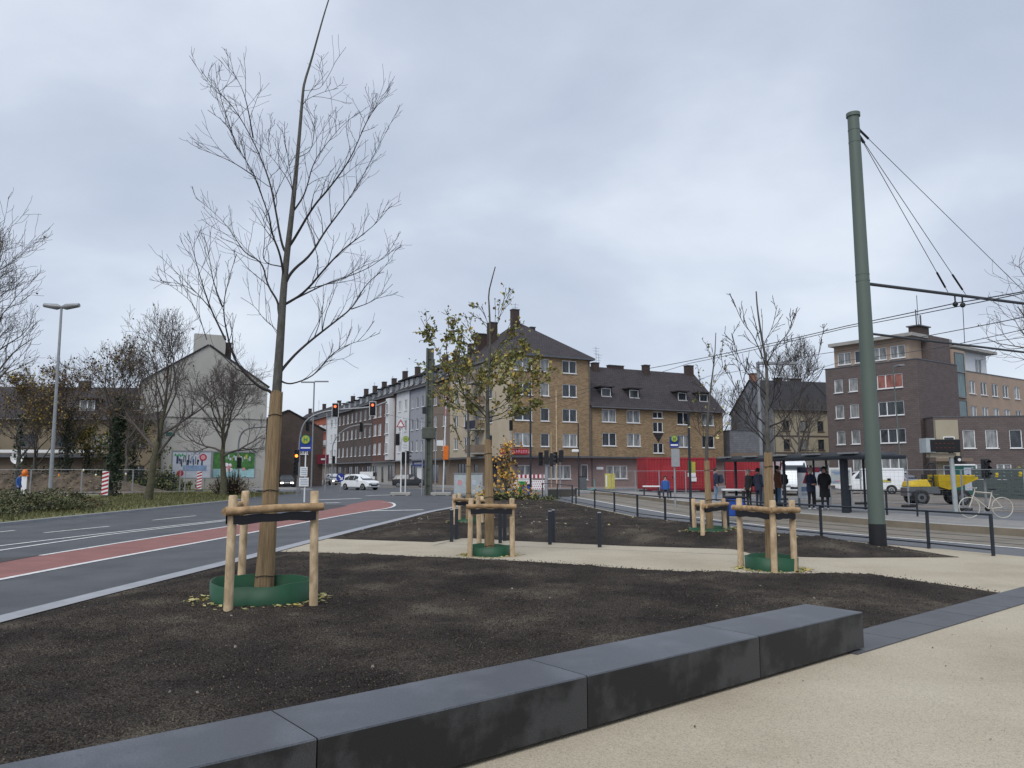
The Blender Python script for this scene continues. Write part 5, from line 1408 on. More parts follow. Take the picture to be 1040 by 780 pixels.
arch('arched mast with a dark traffic light in front of the green billboard', 242.5, 503, [(242, 470), (242, 448), (246, 438), (255, 434), (270, 433.5)], [(243, 470, None, False, .9)], .07)
def simple_signal(label, u, v, vt, vh, lit=None, du=0, extra=(), r=.06, mt='galv'):
    p, h = hsize(u, v, vt); o = pole_sign('traffic_light', label, 'traffic light', p, h, r, mt, 0, 'traffic lights at the junction')
    for (d, vv, l, a) in ((du, vh, lit, 4),) + tuple(extra): signal(o, dep(u + d, vv, p.y - .2) - p, R(a), l, 1.0)
    return o
simple_signal('low traffic light with its amber lens lit, left of the bus stop sign', 301.5, 504, 455, 463, 'amber', 0, ((-1, 476, None, 4),), .05, 'lampgrey')
o = simple_signal('pedestrian signal on a white pole with a triangular road sign above', 407, 502, 424, 446.5, None, -3, (), .06, 'white')
q = at(407, 502); tc = dep(407, 430, q.y - .12) - q
m = M(); m.add([(tc.x - .36, tc.y, tc.z - .32), (tc.x + .36, tc.y, tc.z - .32), (tc.x, tc.y, tc.z + .32), (tc.x - .36, tc.y + .03, tc.z - .32), (tc.x + .36, tc.y + .03, tc.z - .32), (tc.x, tc.y + .03, tc.z + .32)], [(0, 1, 2), (5, 4, 3), (0, 3, 4, 1), (1, 4, 5, 2), (2, 5, 3, 0)], 'redsign')
m.add([(tc.x - .23, tc.y - .005, tc.z - .25), (tc.x + .23, tc.y - .005, tc.z - .25), (tc.x, tc.y - .005, tc.z + .16)], [(0, 1, 2)], 'white'); m.build('warning_sign', o)
simple_signal('dark traffic signals on a short grey pole beside the white warning sign pole', 412, 502, 462, 465, None, -2, ((2, 464, None, 90),), .05)
simple_signal('traffic signal cluster on a thick pale pole before the mauve ground floor', 555, 505, 462, 466, None, -6, ((0, 464, None, 180), (5, 467, None, 90)), .11)
simple_signal('slender pole with a pair of dark traffic signals facing away', 569, 502, 455, 465, None, -5, ((1, 463, None, 200),), .05)
simple_signal('tall pale pole with traffic signal before the leafy tree house wall', 519, 500, 436, 432, None, 0, (), .05)

# bus stop signs
def hstop(label, u, v, vt, s=1.0, flag=True, boards=(), name='bus_stop_sign'):
    p, h = hsize(u, v, vt, .2 if u > 600 else .004)
    o = pole_sign(name, label, 'stop sign', p, h, .045, 'white' if u < 600 else 'galv', 0, 'yellow and green stop signs')
    c = Vector((0, -.08, h - .15))
    if flag: m = M(); m.box((c.x, c.y + .03, c.z - .32 * s), (.86 * s, .05, 1.05 * s), 'blue'); m.box((c.x, c.y, c.z - .60 * s), (.70 * s, .012, .07), 'white'); m.build('flag', o)
    m = M(); m.disc((c.x, c.y - .02, c.z), .33 * s, (0, -1, 0), .04, 22, 'hgreen'); m.disc((c.x, c.y - .045, c.z), .28 * s, (0, -1, 0), .02, 22, 'hyellow')
    for dx in (-.10, .10): m.box((c.x + dx * s, c.y - .06, c.z), (.06 * s, .02, .32 * s), 'hgreen')
    m.box((c.x, c.y - .06, c.z), (.16 * s, .02, .06 * s), 'hgreen'); m.build('stop_disc', o)
    for du, vb, w, hh, mt in boards:
        q = dep(u + du, vb, p.y) - p; m = M(); m.box((q.x, -.09, q.z), (w, .05, hh), mt)
        if mt == 'paper':
            for k in range(4): m.box((q.x + .03 * (k % 2), -.118, q.z + hh * (.3 - .2 * k)), (w * .75, .006, hh * .07), 'posterblue')
        m.build('notice_board', o)
    return o
hstop('bus stop sign with blue flag and notice boards by the left road', 309, 510, 444, .80, True, ((0, 479, .42, .55, 'paper'), (0, 489.5, .55, .50, 'paper')))
hstop('small round stop sign on a white pole left of the concrete pylon', 411.5, 502.5, 444, .72, False, ((0, 453.5, .42, .6, 'paper'),))
hstop('stop sign with blue flag on the tram platform before the red site container', 686, 516, 447, .44, True, ((-.5, 465, .35, .75, 'galv'),))
# blue arrow sign
p, h = hsize(345.5, 500, 482); o = pole_sign('keep_right_sign', 'round blue sign with white arrow on the traffic island', 'road sign', p, h, .04)
m = M(); m.disc((0, -.07, h - .25), .36, (0, -1, 0), .03, 22, 'blue'); m.add([(-.2, -.09, h - .12), (-.13, -.09, h - .05), (.12, -.09, h - .32), (.05, -.09, h - .39)], [(0, 3, 2, 1)], 'white'); m.add([(.2, -.09, h - .46), (.2, -.09, h - .2), (-.06, -.09, h - .46)], [(0, 1, 2)], 'white'); m.build('sign_disc', o)
# give way triangle (back to us), slim poles
p, h = hsize(330, 498, 420); o = pole_sign('sign_pole', 'thin grey pole standing between the arched traffic lights', 'pole', p, h, .05)
p, h = hsize(187.5, 502, 452); o = pole_sign('sign_pole', 'thin grey pole on the verge in front of the white billboard', 'pole', p, h, .045)
# pylon of concrete / steel
p, h = hsize(435, 503, 354); o = thing('tram_pylon', 'stout weathered dark pylon with switch box at the street mouth', 'pylon', p)
D('pylon', pm('pylon_green', (.085, .095, .08), .8, .3, 2))
m = M()
for s in (-1, 1): m.box((s * .20, 0, h / 2), (.14, .5, h), 'pylon')
m.box((0, 0, h / 2), (.30, .18, h - .02), 'pylon')
for k in range(9): m.box((0, -.12, .8 + k * 1.2), (.30, .06, .12), 'pylon')
m.build('column', o)
m = M(); m.box((0, -.05, dep(435, 440, p.y).z), (1.0, .7, .85), 'pylon', 0, .03); m.build('switch_box', o); m = M(); m.box((-.35, -.1, dep(435, 417, p.y).z), (.3, .4, .5), 'black'); m.build('insulator_box', o)
for s in (-.48, .5):
    m = M(); m.tube([(s, 0, 0), (s, 0, 4.3 + s)], .05, 6, 'galv'); m.build('conduit', o)
# leaning red-white barrier mast
p, h = hsize(450, 501, 392); o = thing('barrier_mast', 'thin leaning red and white mast with orange box beside the pylon', 'mast', p)
tp = dep(453.5, 392, p.y) - p; m = M()
for k in range(14):
    a = tp * (k / 14); b = tp * ((k + 1) / 14); m.tube([tuple(a), tuple(b)], .055, 8, 'white' if k % 2 or k < 9 else 'pinkblob', caps=False)
m.build('pole', o)
c = dep(453, 460, p.y) - p; m = M(); m.box((c.x, -.1, c.z), (.42, .3, 1.15), 'orange', 0, .03); m.build('signal_box', o)
c = dep(447, 450, p.y) - p; m = M(); m.box((c.x, -.08, c.z), (.55, .05, .45), 'white'); m.build('plate', o)
for u, lb in ((407, 'concrete foot slab under the warning sign pole'), (448, 'concrete foot slab under the leaning red and white mast')):
    p = at(u, 503.2); f = M(); f.box((p.x, p.y, .13), (1.5, .7, .22), 'concrete', 0, .03)
    for s in (-.5, .5): f.box((p.x + s, p.y, .02), (.2, .72, .04), 'concrete')
    tag(f.build('foot_slab'), lb, 'foot slab', 'concrete foot slabs')
# cabinets
p = at(475.5, 503); o = thing('switch_cabinet', 'pair of pale grey switch cabinets behind the slim tree', 'cabinet', p, R(3))
m = M(); m.box((0, 0, .82), (2.15, .45, 1.55), 'cabinet', 0, .02); m.box((0, 0, 1.64), (2.25, .55, .08), 'lampgrey'); m.box((0, 0, .03), (2.1, .42, .06), 'concrete'); m.build('body', o)
for s in (-.54, .54):
    m = M(); m.box((s, -.235, .82), (.98, .02, 1.4), 'cabinet'); m.box((s + .38, -.255, .9), (.05, .03, .18), 'lampgrey'); m.box((s - .1, -.25, .95), (.28, .012, .35), 'pinkblob' if s < 0 else 'posterlight'); m.build('door', o)
# tall slim posts by the tracks
for u, v, vt, r, mt, lb in ((539, 510, 398, .065, 'darkmetal', 'tall dark lamp post at the corner of the rear bed'), (588, 504, 430, .055, 'darkmetal', 'dark post with a small white camera on the far kerb'), (565.5, 500, 396, .05, 'stake', 'tall pale timber pole against the brick corner house'), (702, 530, 418, .05, 'darkmetal', 'slim dark post rising from the tram railing'), (560, 498, 438, .04, 'stake', 'short pale timber pole beside the taller one')):
    p, h = hsize(u, v, vt); o = pole_sign('post', lb, 'post', p, h, r, mt)
    if u == 588:
        m = M(); m.box((-.25, -.1, dep(u, 458, p.y).z), (.5, .2, .2), 'white', 0, .04); m.build('camera_box', o)
p, h = hsize(775, 512, 372, .2); o = pole_sign('street_lamp', 'grey platform lamp with short arm behind the bare tree', 'street lamp', p, h, .10, 'lampgrey')
m = M(); m.box((.9, 0, h - .05), (1.9, .3, .12), 'lampgrey'); m.build('lamp_head', o)
p = at(917, 500, 0); h = dep(913, 372, p.y).z; o = pole_sign('street_lamp', 'thin pale green lamp post before the brown block', 'street lamp', p, h, .07, 'greenmast', -.25)
m = M(); m.box((.1, -.4, h), (.5, .9, .12), 'lampgrey'); m.build('lamp_head', o)

# ------------------------------------------------------------------ construction fences, beacons, barrier
def fence_panel(a, b, label, group, h=1.95, wires=True, step=.22, feet=True):
    a, b = Vector((a[0], a[1], 0)), Vector((b[0], b[1], 0)); d = b - a; l = d.length
    o = thing('site_fence', label, 'site fence', a, math.atan2(d.y, d.x), group)
    m = M()
    for x in (.03, l - .03): m.tube([(x, 0, .04), (x, 0, h)], .022, 6, 'galv')
    for z in (.18, h - .02): m.tube([(.03, 0, z), (l - .03, 0, z)], .02, 6, 'galv')
    m.build('frame', o)
    w = M(); x = step
    while x < l - .05: w.tube([(x, 0, .18), (x, 0, h - .02)], .0028, 3, 'mesh', caps=False); x += step
    for k in range(1, 8): w.tube([(.03, 0, .18 + k * .22), (l - .03, 0, .18 + k * .22)], .003, 3, 'mesh', caps=False)
    w.build('wire_mesh', o)
    f = M(); f.box((l - .02, 0, .06), (.28, .7, .12), 'rubber', 0, .02); f.build('foot', o)
FL = [(-45, 60.3), (-41.2, 60.6), (-37.4, 60.2), (-33.6, 60.5), (-29.8, 60.9), (-27.2, 63.5), (-25.0, 66.6), (-22.6, 69.6)]
nmL = ['at the far left edge', 'behind the street lamp', 'right of the street lamp', 'before the ivy trunk', 'beside the red and white beacon', 'behind the mossy trunk', 'in front of the white billboard', 'in front of the green billboard']
for i in range(len(FL) - 1): fence_panel(FL[i], FL[i + 1], 'wire site fence panel ' + nmL[i], 'site fences on the left')
FR = [(20.9, 31.6), (20.3, 35.0), (19.6, 38.4), (18.8, 41.8), (17.9, 45.1), (16.8, 48.4), (15.6, 51.6), (14.3, 54.8), (13.0, 58.0), (11.6, 61.1), (10.2, 64.1), (8.6, 67.1)]
nmR = ['at the right end by the bicycle', 'behind the bicycle', 'in front of the yellow dumper', 'left of the yellow dumper', 'behind the green mast', 'before the white delivery van', 'behind the tram shelter map', 'behind the tram shelter', 'behind the waiting people', 'before the red container, right half', 'before the red container, left half']
for i in range(len(FR) - 1): fence_panel(FR[i], FR[i + 1], 'wire site fence panel ' + nmR[i], 'site fences on the right', 1.85, step=.3)
def beacon(u, v, label):
    p = at(u, v, .05); o = thing('warning_beacon', label, 'beacon', p, 0, 'red and white beacons')
    m = M(); m.box((0, 0, .06), (.45, .8, .12), 'rubber', 0, .02); m.build('foot', o)
    m = M(); w, h = .42, 1.55; z0 = .2; n = 6
    m.box((0, 0, z0 + h / 2), (w, .05, h), 'white')
    for k in range(n):
        z = z0 + k * h / n; s = h / n * .5
        m.add([(-w / 2, -.028, z), (w / 2, -.028, z + s), (w / 2, -.028, min(z0 + h, z + 2 * s)), (-w / 2, -.028, min(z0 + h, z + s))], [(0, 1, 2, 3)], 'redsign')
    m.build('board', o)
beacon(106, 506, 'red and white warning beacon beside the ivy trunk on the left')
beacon(202, 499, 'red and white warning beacon below the white billboard')
def wlamp(u, v, Y, mt, label):
    p = dep(u, v, Y); o = thing('warning_lamp', label, 'warning lamp', p, 0, 'warning lamps on the site fences')
    m = M(); m.box((0, 0, -.10), (.10, .07, .09), 'yellow', 0, .02); m.build('battery_case', o); m = M(); m.disc((0, -.02, .0), .06, (0, -1, .1), .06, 14, mt); m.build('lens', o)
for u, v, Y, mt, lb in ((60, 482, 60.1, 'orange', 'orange warning lamp on the fence behind the street lamp'), (85, 477, 60.3, 'white', 'pale warning lamp on the fence before the ivy trunk'), (97.5, 482, 60.3, 'white', 'pale warning lamp on the fence next to the red and white beacon'), (128, 481, 62.5, 'white', 'pale warning lamp on the fence behind the mossy trunk'), (1012, 481.5, 33.5, 'yellow', 'yellow warning lamp on the fence above the bicycle'), (1036, 480.5, 31.5, 'yellow', 'yellow warning lamp on the last fence post at the right edge')): wlamp(u, v, Y, mt, lb)

# red white site barrier by the corner house
p = at(536, 498.5); o = thing('site_barrier', 'red and white site barrier before the corner house', 'barrier', p, R(6))
m = M(); m.box((0, 0, .55), (3.2, .05, .9), 'white'); m.box((0, 0, 1.35), (3.2, .05, .34), 'white'); 
for k in range(8): m.box((-1.4 + k * .4, -.03, 1.35), (.2, .012, .34), 'redsign')
for k in range(16):
    for j in range(4): m.box((-1.5 + k * .2 + .1 * (j % 2), -.03, .2 + j * .22), (.07, .012, .1), 'redsign')
m.build('panel', o)
m = M()
for x in (-1.4, 1.4): m.box((x, 0, .76), (.06, .08, 1.5), 'galv'); m.box((x, 0, .05), (.3, .8, .1), 'rubber')
m.build('legs_frame', o)

# ------------------------------------------------------------------ tram stop: shelter, maps, bench, sign
sp = onplat(857, 521); a_ = math.atan2(-.89, .45)
ra = onplat(857, 521); rb_ = dep(742, 480, 36.5)
d = Vector((rb_.x - ra.x, rb_.y - ra.y, 0)).normalized()
sd_ = thing('tram_shelter', 'dark glass tram shelter with flat roof on the platform', 'shelter', ra, math.atan2(d.y, d.x))
LS = 13.0; hz = dep(857, 464.5, ra.y).z - .2
def lx(u):   # distance along the shelter for a pixel column
    return min((abs(520 + 781 * (ra.x + d.x * t) / (ra.y + d.y * t) - u), t) for t in [k * .05 for k in range(-80, 500)])[1]
xe0, xe1 = lx(884), lx(738)
m = M(); m.box(((xe0 + xe1) / 2, -.55, hz), (xe1 - xe0, 1.9, .14), 'darkmetal', 0, .03); m.box(((xe0 + xe1) / 2, -.5, hz + .13), (xe1 - xe0 - .4, 1.5, .1), 'zinc')
k = 0; x = xe0 + .3
while x < xe1 - .5: m.box((x + .5, .2, hz + .14), (.9, .5, .06), 'lampgrey'); x += 2.1
m.build('roof', sd_)
for x in (0, (xe1 - .5) * .5, xe1 - .5):
    m = M(); m.box((x, -.1, hz / 2), (.24 if x == 0 else .09, .18 if x == 0 else .09, hz), 'darkmetal'); m.build('post', sd_)
for x0, x1 in ((lx(848), lx(812)), (lx(800), lx(762))):
    g_ = M(); w = x1 - x0
    for x in (x0, x1): g_.box((x, -1.2, 1.1), (.06, .06, 2.0), 'darkmetal')
    for z in (.15, 2.05): g_.box(((x0 + x1) / 2, -1.2, z), (w, .06, .06), 'darkmetal')
    g_.build('glass_frame', sd_)
def board(name, label, cat, u0, u1, v0, v1, Y, paint, z=.2):
    a = dep(u0, v1, Y); b = dep(u1, v0, Y); c = ((a.x + b.x) / 2, Y, z)
    o = thing(name, label, cat, c, R(-8)); w = b.x - a.x; h = b.z - z; 
    m = M()
    for s in (-1, 1): m.box((s * (w / 2 - .04), .06, h / 2), (.08, .08, h), 'lampgrey')
    m.build('frame', o); m = M(); paint(m, w, a.z - z, h); m.build('panel', o); return o
def info_paint(m, w, z0, h):
    m.box((0, 0, (z0 + h) / 2), (w, .08, h - z0), 'white'); m.box((0, -.01, h - .12), (w, .08, .24), 'navy'); m.box((.12 * w, -.02, h - .12), (.5 * w, .08, .2), 'darkred')
    m.box((.18 * w, -.045, h * .72), (w * .52, .012, h * .34), 'posterlight'); m.add([(-.32 * w, -.046, h * .60), (.05 * w, -.046, h * .56), (.06 * w, -.046, h * .86), (-.16 * w, -.046, h * .88)], [(0, 1, 2, 3)], 'redsign')
    m.box((-.15 * w, -.045, h * .45), (.45 * w, .012, .2), 'posterblue'); m.box((-.15 * w, -.045, h * .33), (.45 * w, .012, .12), 'posterlight')
board('info_board', 'white information board with a red picture behind two waiting people', 'info board', 811.5, 834.5, 474.5, 506, 34.0, info_paint)
def map_paint(m, w, z0, h):
    m.box((0, 0, (z0 + h) / 2), (w, .06, h - z0), 'paper'); m.box((0, -.03, (z0 + h) / 2), (w * .86, .012, (h - z0) * .8), 'cabinet')
    rr = random.Random(4)
    for k in range(7): m.box((rr.uniform(-.3, .3) * w, -.04, z0 + rr.uniform(.2, .8) * (h - z0)), (rr.uniform(.1, .4), .012, .05), rr.choice(['pinkblob', 'posterblue', 'hyellow']))
board('map_case', 'framed pale map in a case right of the two people', 'map case', 843, 864, 475, 493, 34.5, map_paint)
# dark bin-like column by the rail and blue bin
def bin_(u, v, vt, w, mt, label, name='litter_bin', lid='black', z=.004):
    p = at(u, v, z); h = dep(u, vt, p.y).z - z; o = thing(name, label, 'bin', p)
    m = M(); m.box((0, 0, h / 2), (w, w, h), mt, 0, .03); m.build('body', o); m = M(); m.box((0, 0, h + .04), (w * 1.08, w * 1.08, .08), lid, 0, .02); m.build('lid', o); return o
bin_(746, 524, 506, .55, 'bluebin', 'blue litter bin on the platform behind the young trees', z=.2)
bin_(535, 506.5, 493, .62, 'bluebin', 'blue wheeled bin at the foot of the dark lamp post')
bin_(530, 506.5, 490, .42, 'greenbin', 'narrow bright green bin beside the blue wheeled bin', lid='greenbin')
bin_(592, 497, 484.5, .7, 'cargrey', 'grey wheeled bin against the mauve house front')
# platform seats
def seat(u0, u1, v, vb, label):
    p = at((u0 + u1) / 2, vb, .2); w = dep(u1, v, p.y).x - dep(u0, v, p.y).x; h = dep(u0, v, p.y).z - .2
    o = thing('platform_seat', label, 'seat', p, R(-6), 'pale topped seats on the platform')
    m = M(); m.box((0, 0, h), (w, .5, .09), 'white', 0, .02); m.build('seat', o)
    for s in (-1, 1): m = M(); m.box((s * w * .42, 0, h / 2), (.08, .4, h), 'darkmetal'); m.build('leg', o)
seat(653, 670, 494, 503, 'pale topped platform seat before the red container')
seat(734, 757, 497.5, 513, 'pale topped platform seat beside the man with rucksack')
# display sign (departures) on pale pole
p = onplat(971, 520); o = thing('departure_sign', 'departure display with dark screen on a pale platform pole', 'display sign', p)
h = dep(968, 452, p.y).z - .2
m = M(); m.tube([(0, 0, 0), (-.05, 0, h)], .09, 10, 'cabinet'); m.build('pole', o)
tp = dep(956, 453, p.y) - p; 
m = M(); m.box((tp.x, -.05, tp.z), (1.15, .45, .5), 'ledoff', 0, .02); m.box((tp.x - .55, -.02, tp.z + .02), (.35, .5, .55), 'cabinet'); m.box((tp.x - .0, .05, tp.z - .36), (1.0, .3, .16), 'beige'); m.build('casing', o)
m = M()
for k in range(2):
    for j in range(5): m.box((tp.x - .36 + j * .16 + .03 * k, -.285, tp.z + .09 - k * .17), (.08, .012, .03), 'led')
m.build('text_rows', o)
cq = dep(970.5, 467, p.y) - p; m = M(); m.box((.12, -.12, cq.z), (.2, .22, .3), 'black', 0, .03); m.disc((.12, -.24, cq.z), .06, (0, -1, 0), .03, 12, 'white'); m.build('camera', o)
p = at(1002, 512, 0); o = simple_signal('small tram signal post behind the bicycle at the right', 1002, 516, 470, 476, None, -1, (), .06, 'lampgrey')
for (u, v, vt, lb) in ((971.5 - 38, 521, 490, 'short dark bracket post left of the dumper wheel'),):
    pass
# small rails on the platform edge
railing([tuple(onplat(864, 520)[:2]), tuple(onplat(901, 523)[:2]), tuple(onplat(932, 524.5)[:2])], 'low dark railing on the far platform beside the mast', h=1.05)
# yellow notice board, planter, scooter
p = at(619.5, 498.5); o = thing('notice_panel', 'yellow notice panel standing before the brick terrace', 'panel', p, R(8)); h = dep(619, 481, p.y).z
m = M(); m.box((0, 0, h / 2 + .1), (.95, .06, h - .2), 'yellowboard'); m.box((-.34, -.04, h / 2 + .1), (.14, .02, h - .5), 'white'); m.build('panel', o); m = M()
for s in (-.4, .4): m.box((s, .03, .35), (.05, .05, .7), 'lampgrey')
m.build('legs', o)
p = at(570, 504.5); o = thing('planter', 'long dark planter trough on the tram side kerb', 'planter', p, R(4)); m = M()
m.add([(-.9, -.25, 0), (.9, -.25, 0), (.9, .25, 0), (-.9, .25, 0), (-1.1, -.35, .5), (1.1, -.35, .5), (1.1, .35, .5), (-1.1, .35, .5)], [(3, 2, 1, 0), (4, 5, 6, 7), (0, 1, 5, 4), (1, 2, 6, 5), (2, 3, 7, 6), (3, 0, 4, 7)], 'planter'); m.build('trough', o)
m = M(); m.box((0, 0, .505), (2.0, .55, .03), 'soil'); m.build('earth', o)
p = at(600, 499); o = thing('kick_scooter', 'turquoise electric kick scooter parked on the red pavement', 'scooter', p, R(-10))
D('turq', pm('turquoise', (.12, .42, .38), .4, .1, 5))
m = M(); m.box((-.35, 0, .16), (.95, .17, .08), 'turq', 0, .02); m.tube([(.18, 0, .16), (.36, 0, .3)], .04, 8, 'turq'); m.build('deck', o)
m = M(); m.tube([(.40, 0, .25), (.30, 0, 1.15)], .032, 8, 'turq'); m.build('stem', o)
m = M(); m.tube([(.30, -.25, 1.16), (.30, .25, 1.16)], .025, 8, 'black'); m.build('handlebar', o)
for x in (-.82, .42): m = M(); m.disc((x, 0, .11), .11, (0, 1, 0), .06, 14, 'rubber'); m.build('wheel', o)

# ------------------------------------------------------------------ red containers, toilet, fence boards
def container(name, label, cat, a, b, h, depth, mt, group=None):
    d = Vector((b[0] - a[0], b[1] - a[1], 0)); l = d.length; o = thing(name, label, cat, (a[0], a[1], 0), math.atan2(d.y, d.x), group)
    m = M(); n = int(l / .28); pts = []
    for k in range(n):
        x = k * l / n; w = l / n; pts += [(x, 0), (x + w * .35, 0), (x + w * .5, .045), (x + w * .85, .045)]
    pts += [(l, 0), (l, depth), (0, depth)]
    m.prism(pts, .25, h - .1, mt); m.build('wall', o)
    m = M(); m.box((l / 2, depth / 2, h - .05), (l + .04, depth + .04, .14), mt); m.build('roof', o)
    m = M()
    for x in (.06, l - .06): m.box((x, .03, h / 2 + .06), (.14, .14, h - .32), mt)
    m.box((l / 2, .02, .22), (l, .12, .18), 'darkred'); m.build('frame', o)
    m = M()
    for x in (.3, l - .3): m.box((x, depth / 2, .07), (.4, depth * .9, .14), 'black')
    m.build('skids', o); return o, l
ca, cb2 = at(651, 501.5), at(736, 502.5)
cy = 68.0
hA = dep(690, 465, cy + 1).z
o, l = container('site_container', 'large red site container with green and white posters, behind the tram stop', 'container', (dep(657, 480, cy).x, cy), (dep(727, 480, cy + 1.2).x, cy + 1.2), hA, 2.5, 'red')
m = M(); x = l * .62; m.box((x, -.02, 2.2), (.34, .02, 1.05), 'greenbin'); m.box((x + .32, -.02, 2.05), (.4, .02, 1.2), 'hyellow'); m.box((x + .15, -.035, 1.5), (.75, .02, .35), 'white'); m.box((x + .35, -.035, 1.1), (.5, .02, .35), 'white'); m.build('poster', o)
m = M(); m.box((l * .30, -.03, 1.3), (1.1, .05, 2.0), 'red'); m.box((l * .30 + .4, -.07, 1.3), (.06, .05, .2), 'black'); m.build('door', o)
container('site_container', 'second red site container partly hidden by the tram shelter', 'container', (dep(756, 480, 62).x, 62), (dep(800, 480, 63.5).x, 63.5), dep(775, 466, 62).z, 2.5, 'red')
p = dep(978, 480, 60); o = thing('portable_toilet', 'dark green portable toilet with pale door behind the dumper', 'toilet cabin', (p.x, p.y, 0), R(20))
h = dep(978, 471, 60).z - .15
m = M(); m.box((0, 0, h / 2), (1.15, 1.15, h), 'teal', 0, .04); m.build('cabin', o); m = M(); m.box((-.2, -.59, h / 2 + .1), (.75, .03, h - .5), 'posterlight'); m.disc((-.2, -.62, h * .62), .22, (0, -1, 0), .02, 16, 'blue'); m.build('door', o)
m = M(); m.box((0, 0, h + .04), (1.25, 1.25, .14), 'white', 0, .04); m.build('roof', o)
D('fencegreen', pm('fence_board_grey_green', (.10, .125, .12), .8, .2, 3, stretch=(.3, 1, 12)))
a, b = dep(988, 500, 54), dep(1075, 500, 46)
d = Vector((b.x - a.x, b.y - a.y, 0)); o = thing('board_fence', 'dark green grey board fence behind the bicycle at the right edge', 'fence', (a.x, a.y, 0), math.atan2(d.y, d.x)); l = d.length
m = M()
for k in range(8): m.box((l / 2, 0, .14 + k * .245), (l, .04, .225), 'fencegreen')
m.build('boards', o)
k = 0
while k * 1.8 < l: m = M(); m.box((k * 1.8 + .05, .06, 1.05), (.09, .09, 2.1), 'galv'); m.build('post', o); k += 1
# ------------------------------------------------------------------ vehicles
def loft_car(name, label, cat, loc, rz, secs, hwt, paint, wheels, wr, glass_secs, lights=True, group=None, headlit=False, sidewin=True, windscreen=True):
    """secs: stations along x (front at +x): (x, z_bottom, z_belt, z_roof, halfwidth, roof halfwidth)"""
    o = thing(name, label, cat, loc, rz, group)
    m = M(); n = len(secs); vs = []
    for (x, zb, zl, zr, hw, rw) in secs:
        half = [(hw * .86, zb), (hw, zb + .12), (hw, (zb + zl) / 2), (hw * .97, zl), (rw, zr - .05 * (zr > zl + .1)), (rw * .7, zr)]
        vs += [(x, y, z) for y, z in half] + [(x, -y, z) for y, z in half[::-1]]
    k = 12
    fs = []
    for i in range(n - 1):
        for j in range(k): fs.append((i * k + j, (i + 1) * k + j, (i + 1) * k + (j + 1) % k, i * k + (j + 1) % k))
    fs += [list(range(k)), list(range(n * k - 1, (n - 1) * k - 1, -1))]
    m.add(vs, [f_[::-1] for f_ in fs], paint, False)
    b = m.build('body', o)
    def P(i, s, top, f=1.0):
        x, zb, zl, zr, hw, rw = secs[i]
        y = (hw * .97 if not top else rw); z = zl + .03 if not top else zr - .09
        return Vector((x, s * y, z))
    if sidewin:
        for s in (-1, 1):
            for (i, j, f0, f1) in glass_secs:
                a, b_, c, d = P(i, s, 0), P(j, s, 0), P(j, s, 1), P(i, s, 1)
                e = Vector((0, s * .012, .004)); A_ = a.lerp(b_, f0); B_ = a.lerp(b_, f1); C_ = d.lerp(c, f1); D_2 = d.lerp(c, f0)
                w = M(); w.poly([tuple(q + e) for q in ((A_, B_, C_, D_2) if s < 0 else (B_, A_, D_2, C_))], 'carglass'); w.build('side_window', o)
    if windscreen:
        for (i, j, nm) in windscreen if isinstance(windscreen, list) else []:
            a, b_ = secs[i], secs[j]
            w = M(); sx = .015 * (1 if i > j else -1)
            q = [(a[0] + sx, -a[5] * .95 if a[3] > a[2] + .1 else -a[4] * .86, a[3] + .012), (a[0] + sx, a[5] * .95 if a[3] > a[2] + .1 else a[4] * .86, a[3] + .012), (b_[0] + sx, b_[5] * .9, b_[3] - .04), (b_[0] + sx, -b_[5] * .9, b_[3] - .04)]
            w.poly(q if i > j else q[::-1], 'carglass'); w.build(nm, o)
    for x in wheels:
        for s in (-1, 1):
            w = M(); y = s * (hwt - .1); w.disc((x, y, wr), wr, (0, 1, 0), .21, 20, 'rubber'); wo = w.build('wheel', o)
            r_ = M(); r_.disc((x, y + s * .10, wr), wr * .62, (0, 1, 0), .03, 16, 'galv')
            for q in range(5): r_.box((x + math.cos(q * 1.257) * wr * .3, y + s * .118, wr + math.sin(q * 1.257) * wr * .3), (.09, .012, .09), 'black')
            r_.build('rim', wo)
            ar = M(); pts = []
            for q in range(13):
                a = PI * q / 12; pts.append((x + math.cos(a) * wr * 1.14, s * (hwt + .003), wr + math.sin(a) * wr * 1.14))
            ar.poly(pts if s < 0 else pts[::-1], 'black'); ar.build('wheel_arch', o)
    fx, rx = secs[-1][0], secs[0][0]
    zl = secs[-1][2]; hw = secs[-1][4]
    for s in (-1, 1):
        m = M(); m.box((fx - .10, s * (hw - .18), zl - .10), (.26, .36, .15), 'headlight' if headlit else 'lampgrey', 0, .03); m.build('headlight', o)
        m = M(); m.box((rx + .05, s * (secs[0][4] - .12), secs[0][2] - .05), (.14, .22, .34), 'redsign', 0, .03); m.build('tail_light', o)
    m = M(); m.box((fx + .005, 0, secs[-1][1] + .18), (.05, hw * 1.2, .16), 'black'); m.build('grille', o)
    m = M(); m.box((fx + .02, 0, secs[-1][1] + .30), (.03, .52, .11), 'white'); m.build('number_plate', o)
    m = M(); m.box((rx - .02, 0, secs[0][1] + .32), (.03, .52, .11), 'white'); m.build('number_plate', o)
    for s in (-1, 1):
        m = M(); i = max(1, n - 4); m.box((secs[i][0] + .05, s * (secs[i][4] + .09), secs[i][2] + .08), (.12, .18, .13), paint, 0, .03); m.build('mirror', o)
    return o
HB = [(-2.0, .35, .85, .87, .70, .60), (-1.95, .22, .92, 1.12, .82, .60), (-1.6, .2, .95, 1.42, .86, .60), (-.9, .2, .94, 1.54, .87, .62), (-.1, .2, .92, 1.55, .87, .62), (.5, .2, .92, 1.40, .87, .60), (1.15, .2, .93, .97, .87, .74), (1.75, .22, .84, .88, .84, .66), (2.02, .3, .68, .72, .70, .55)]
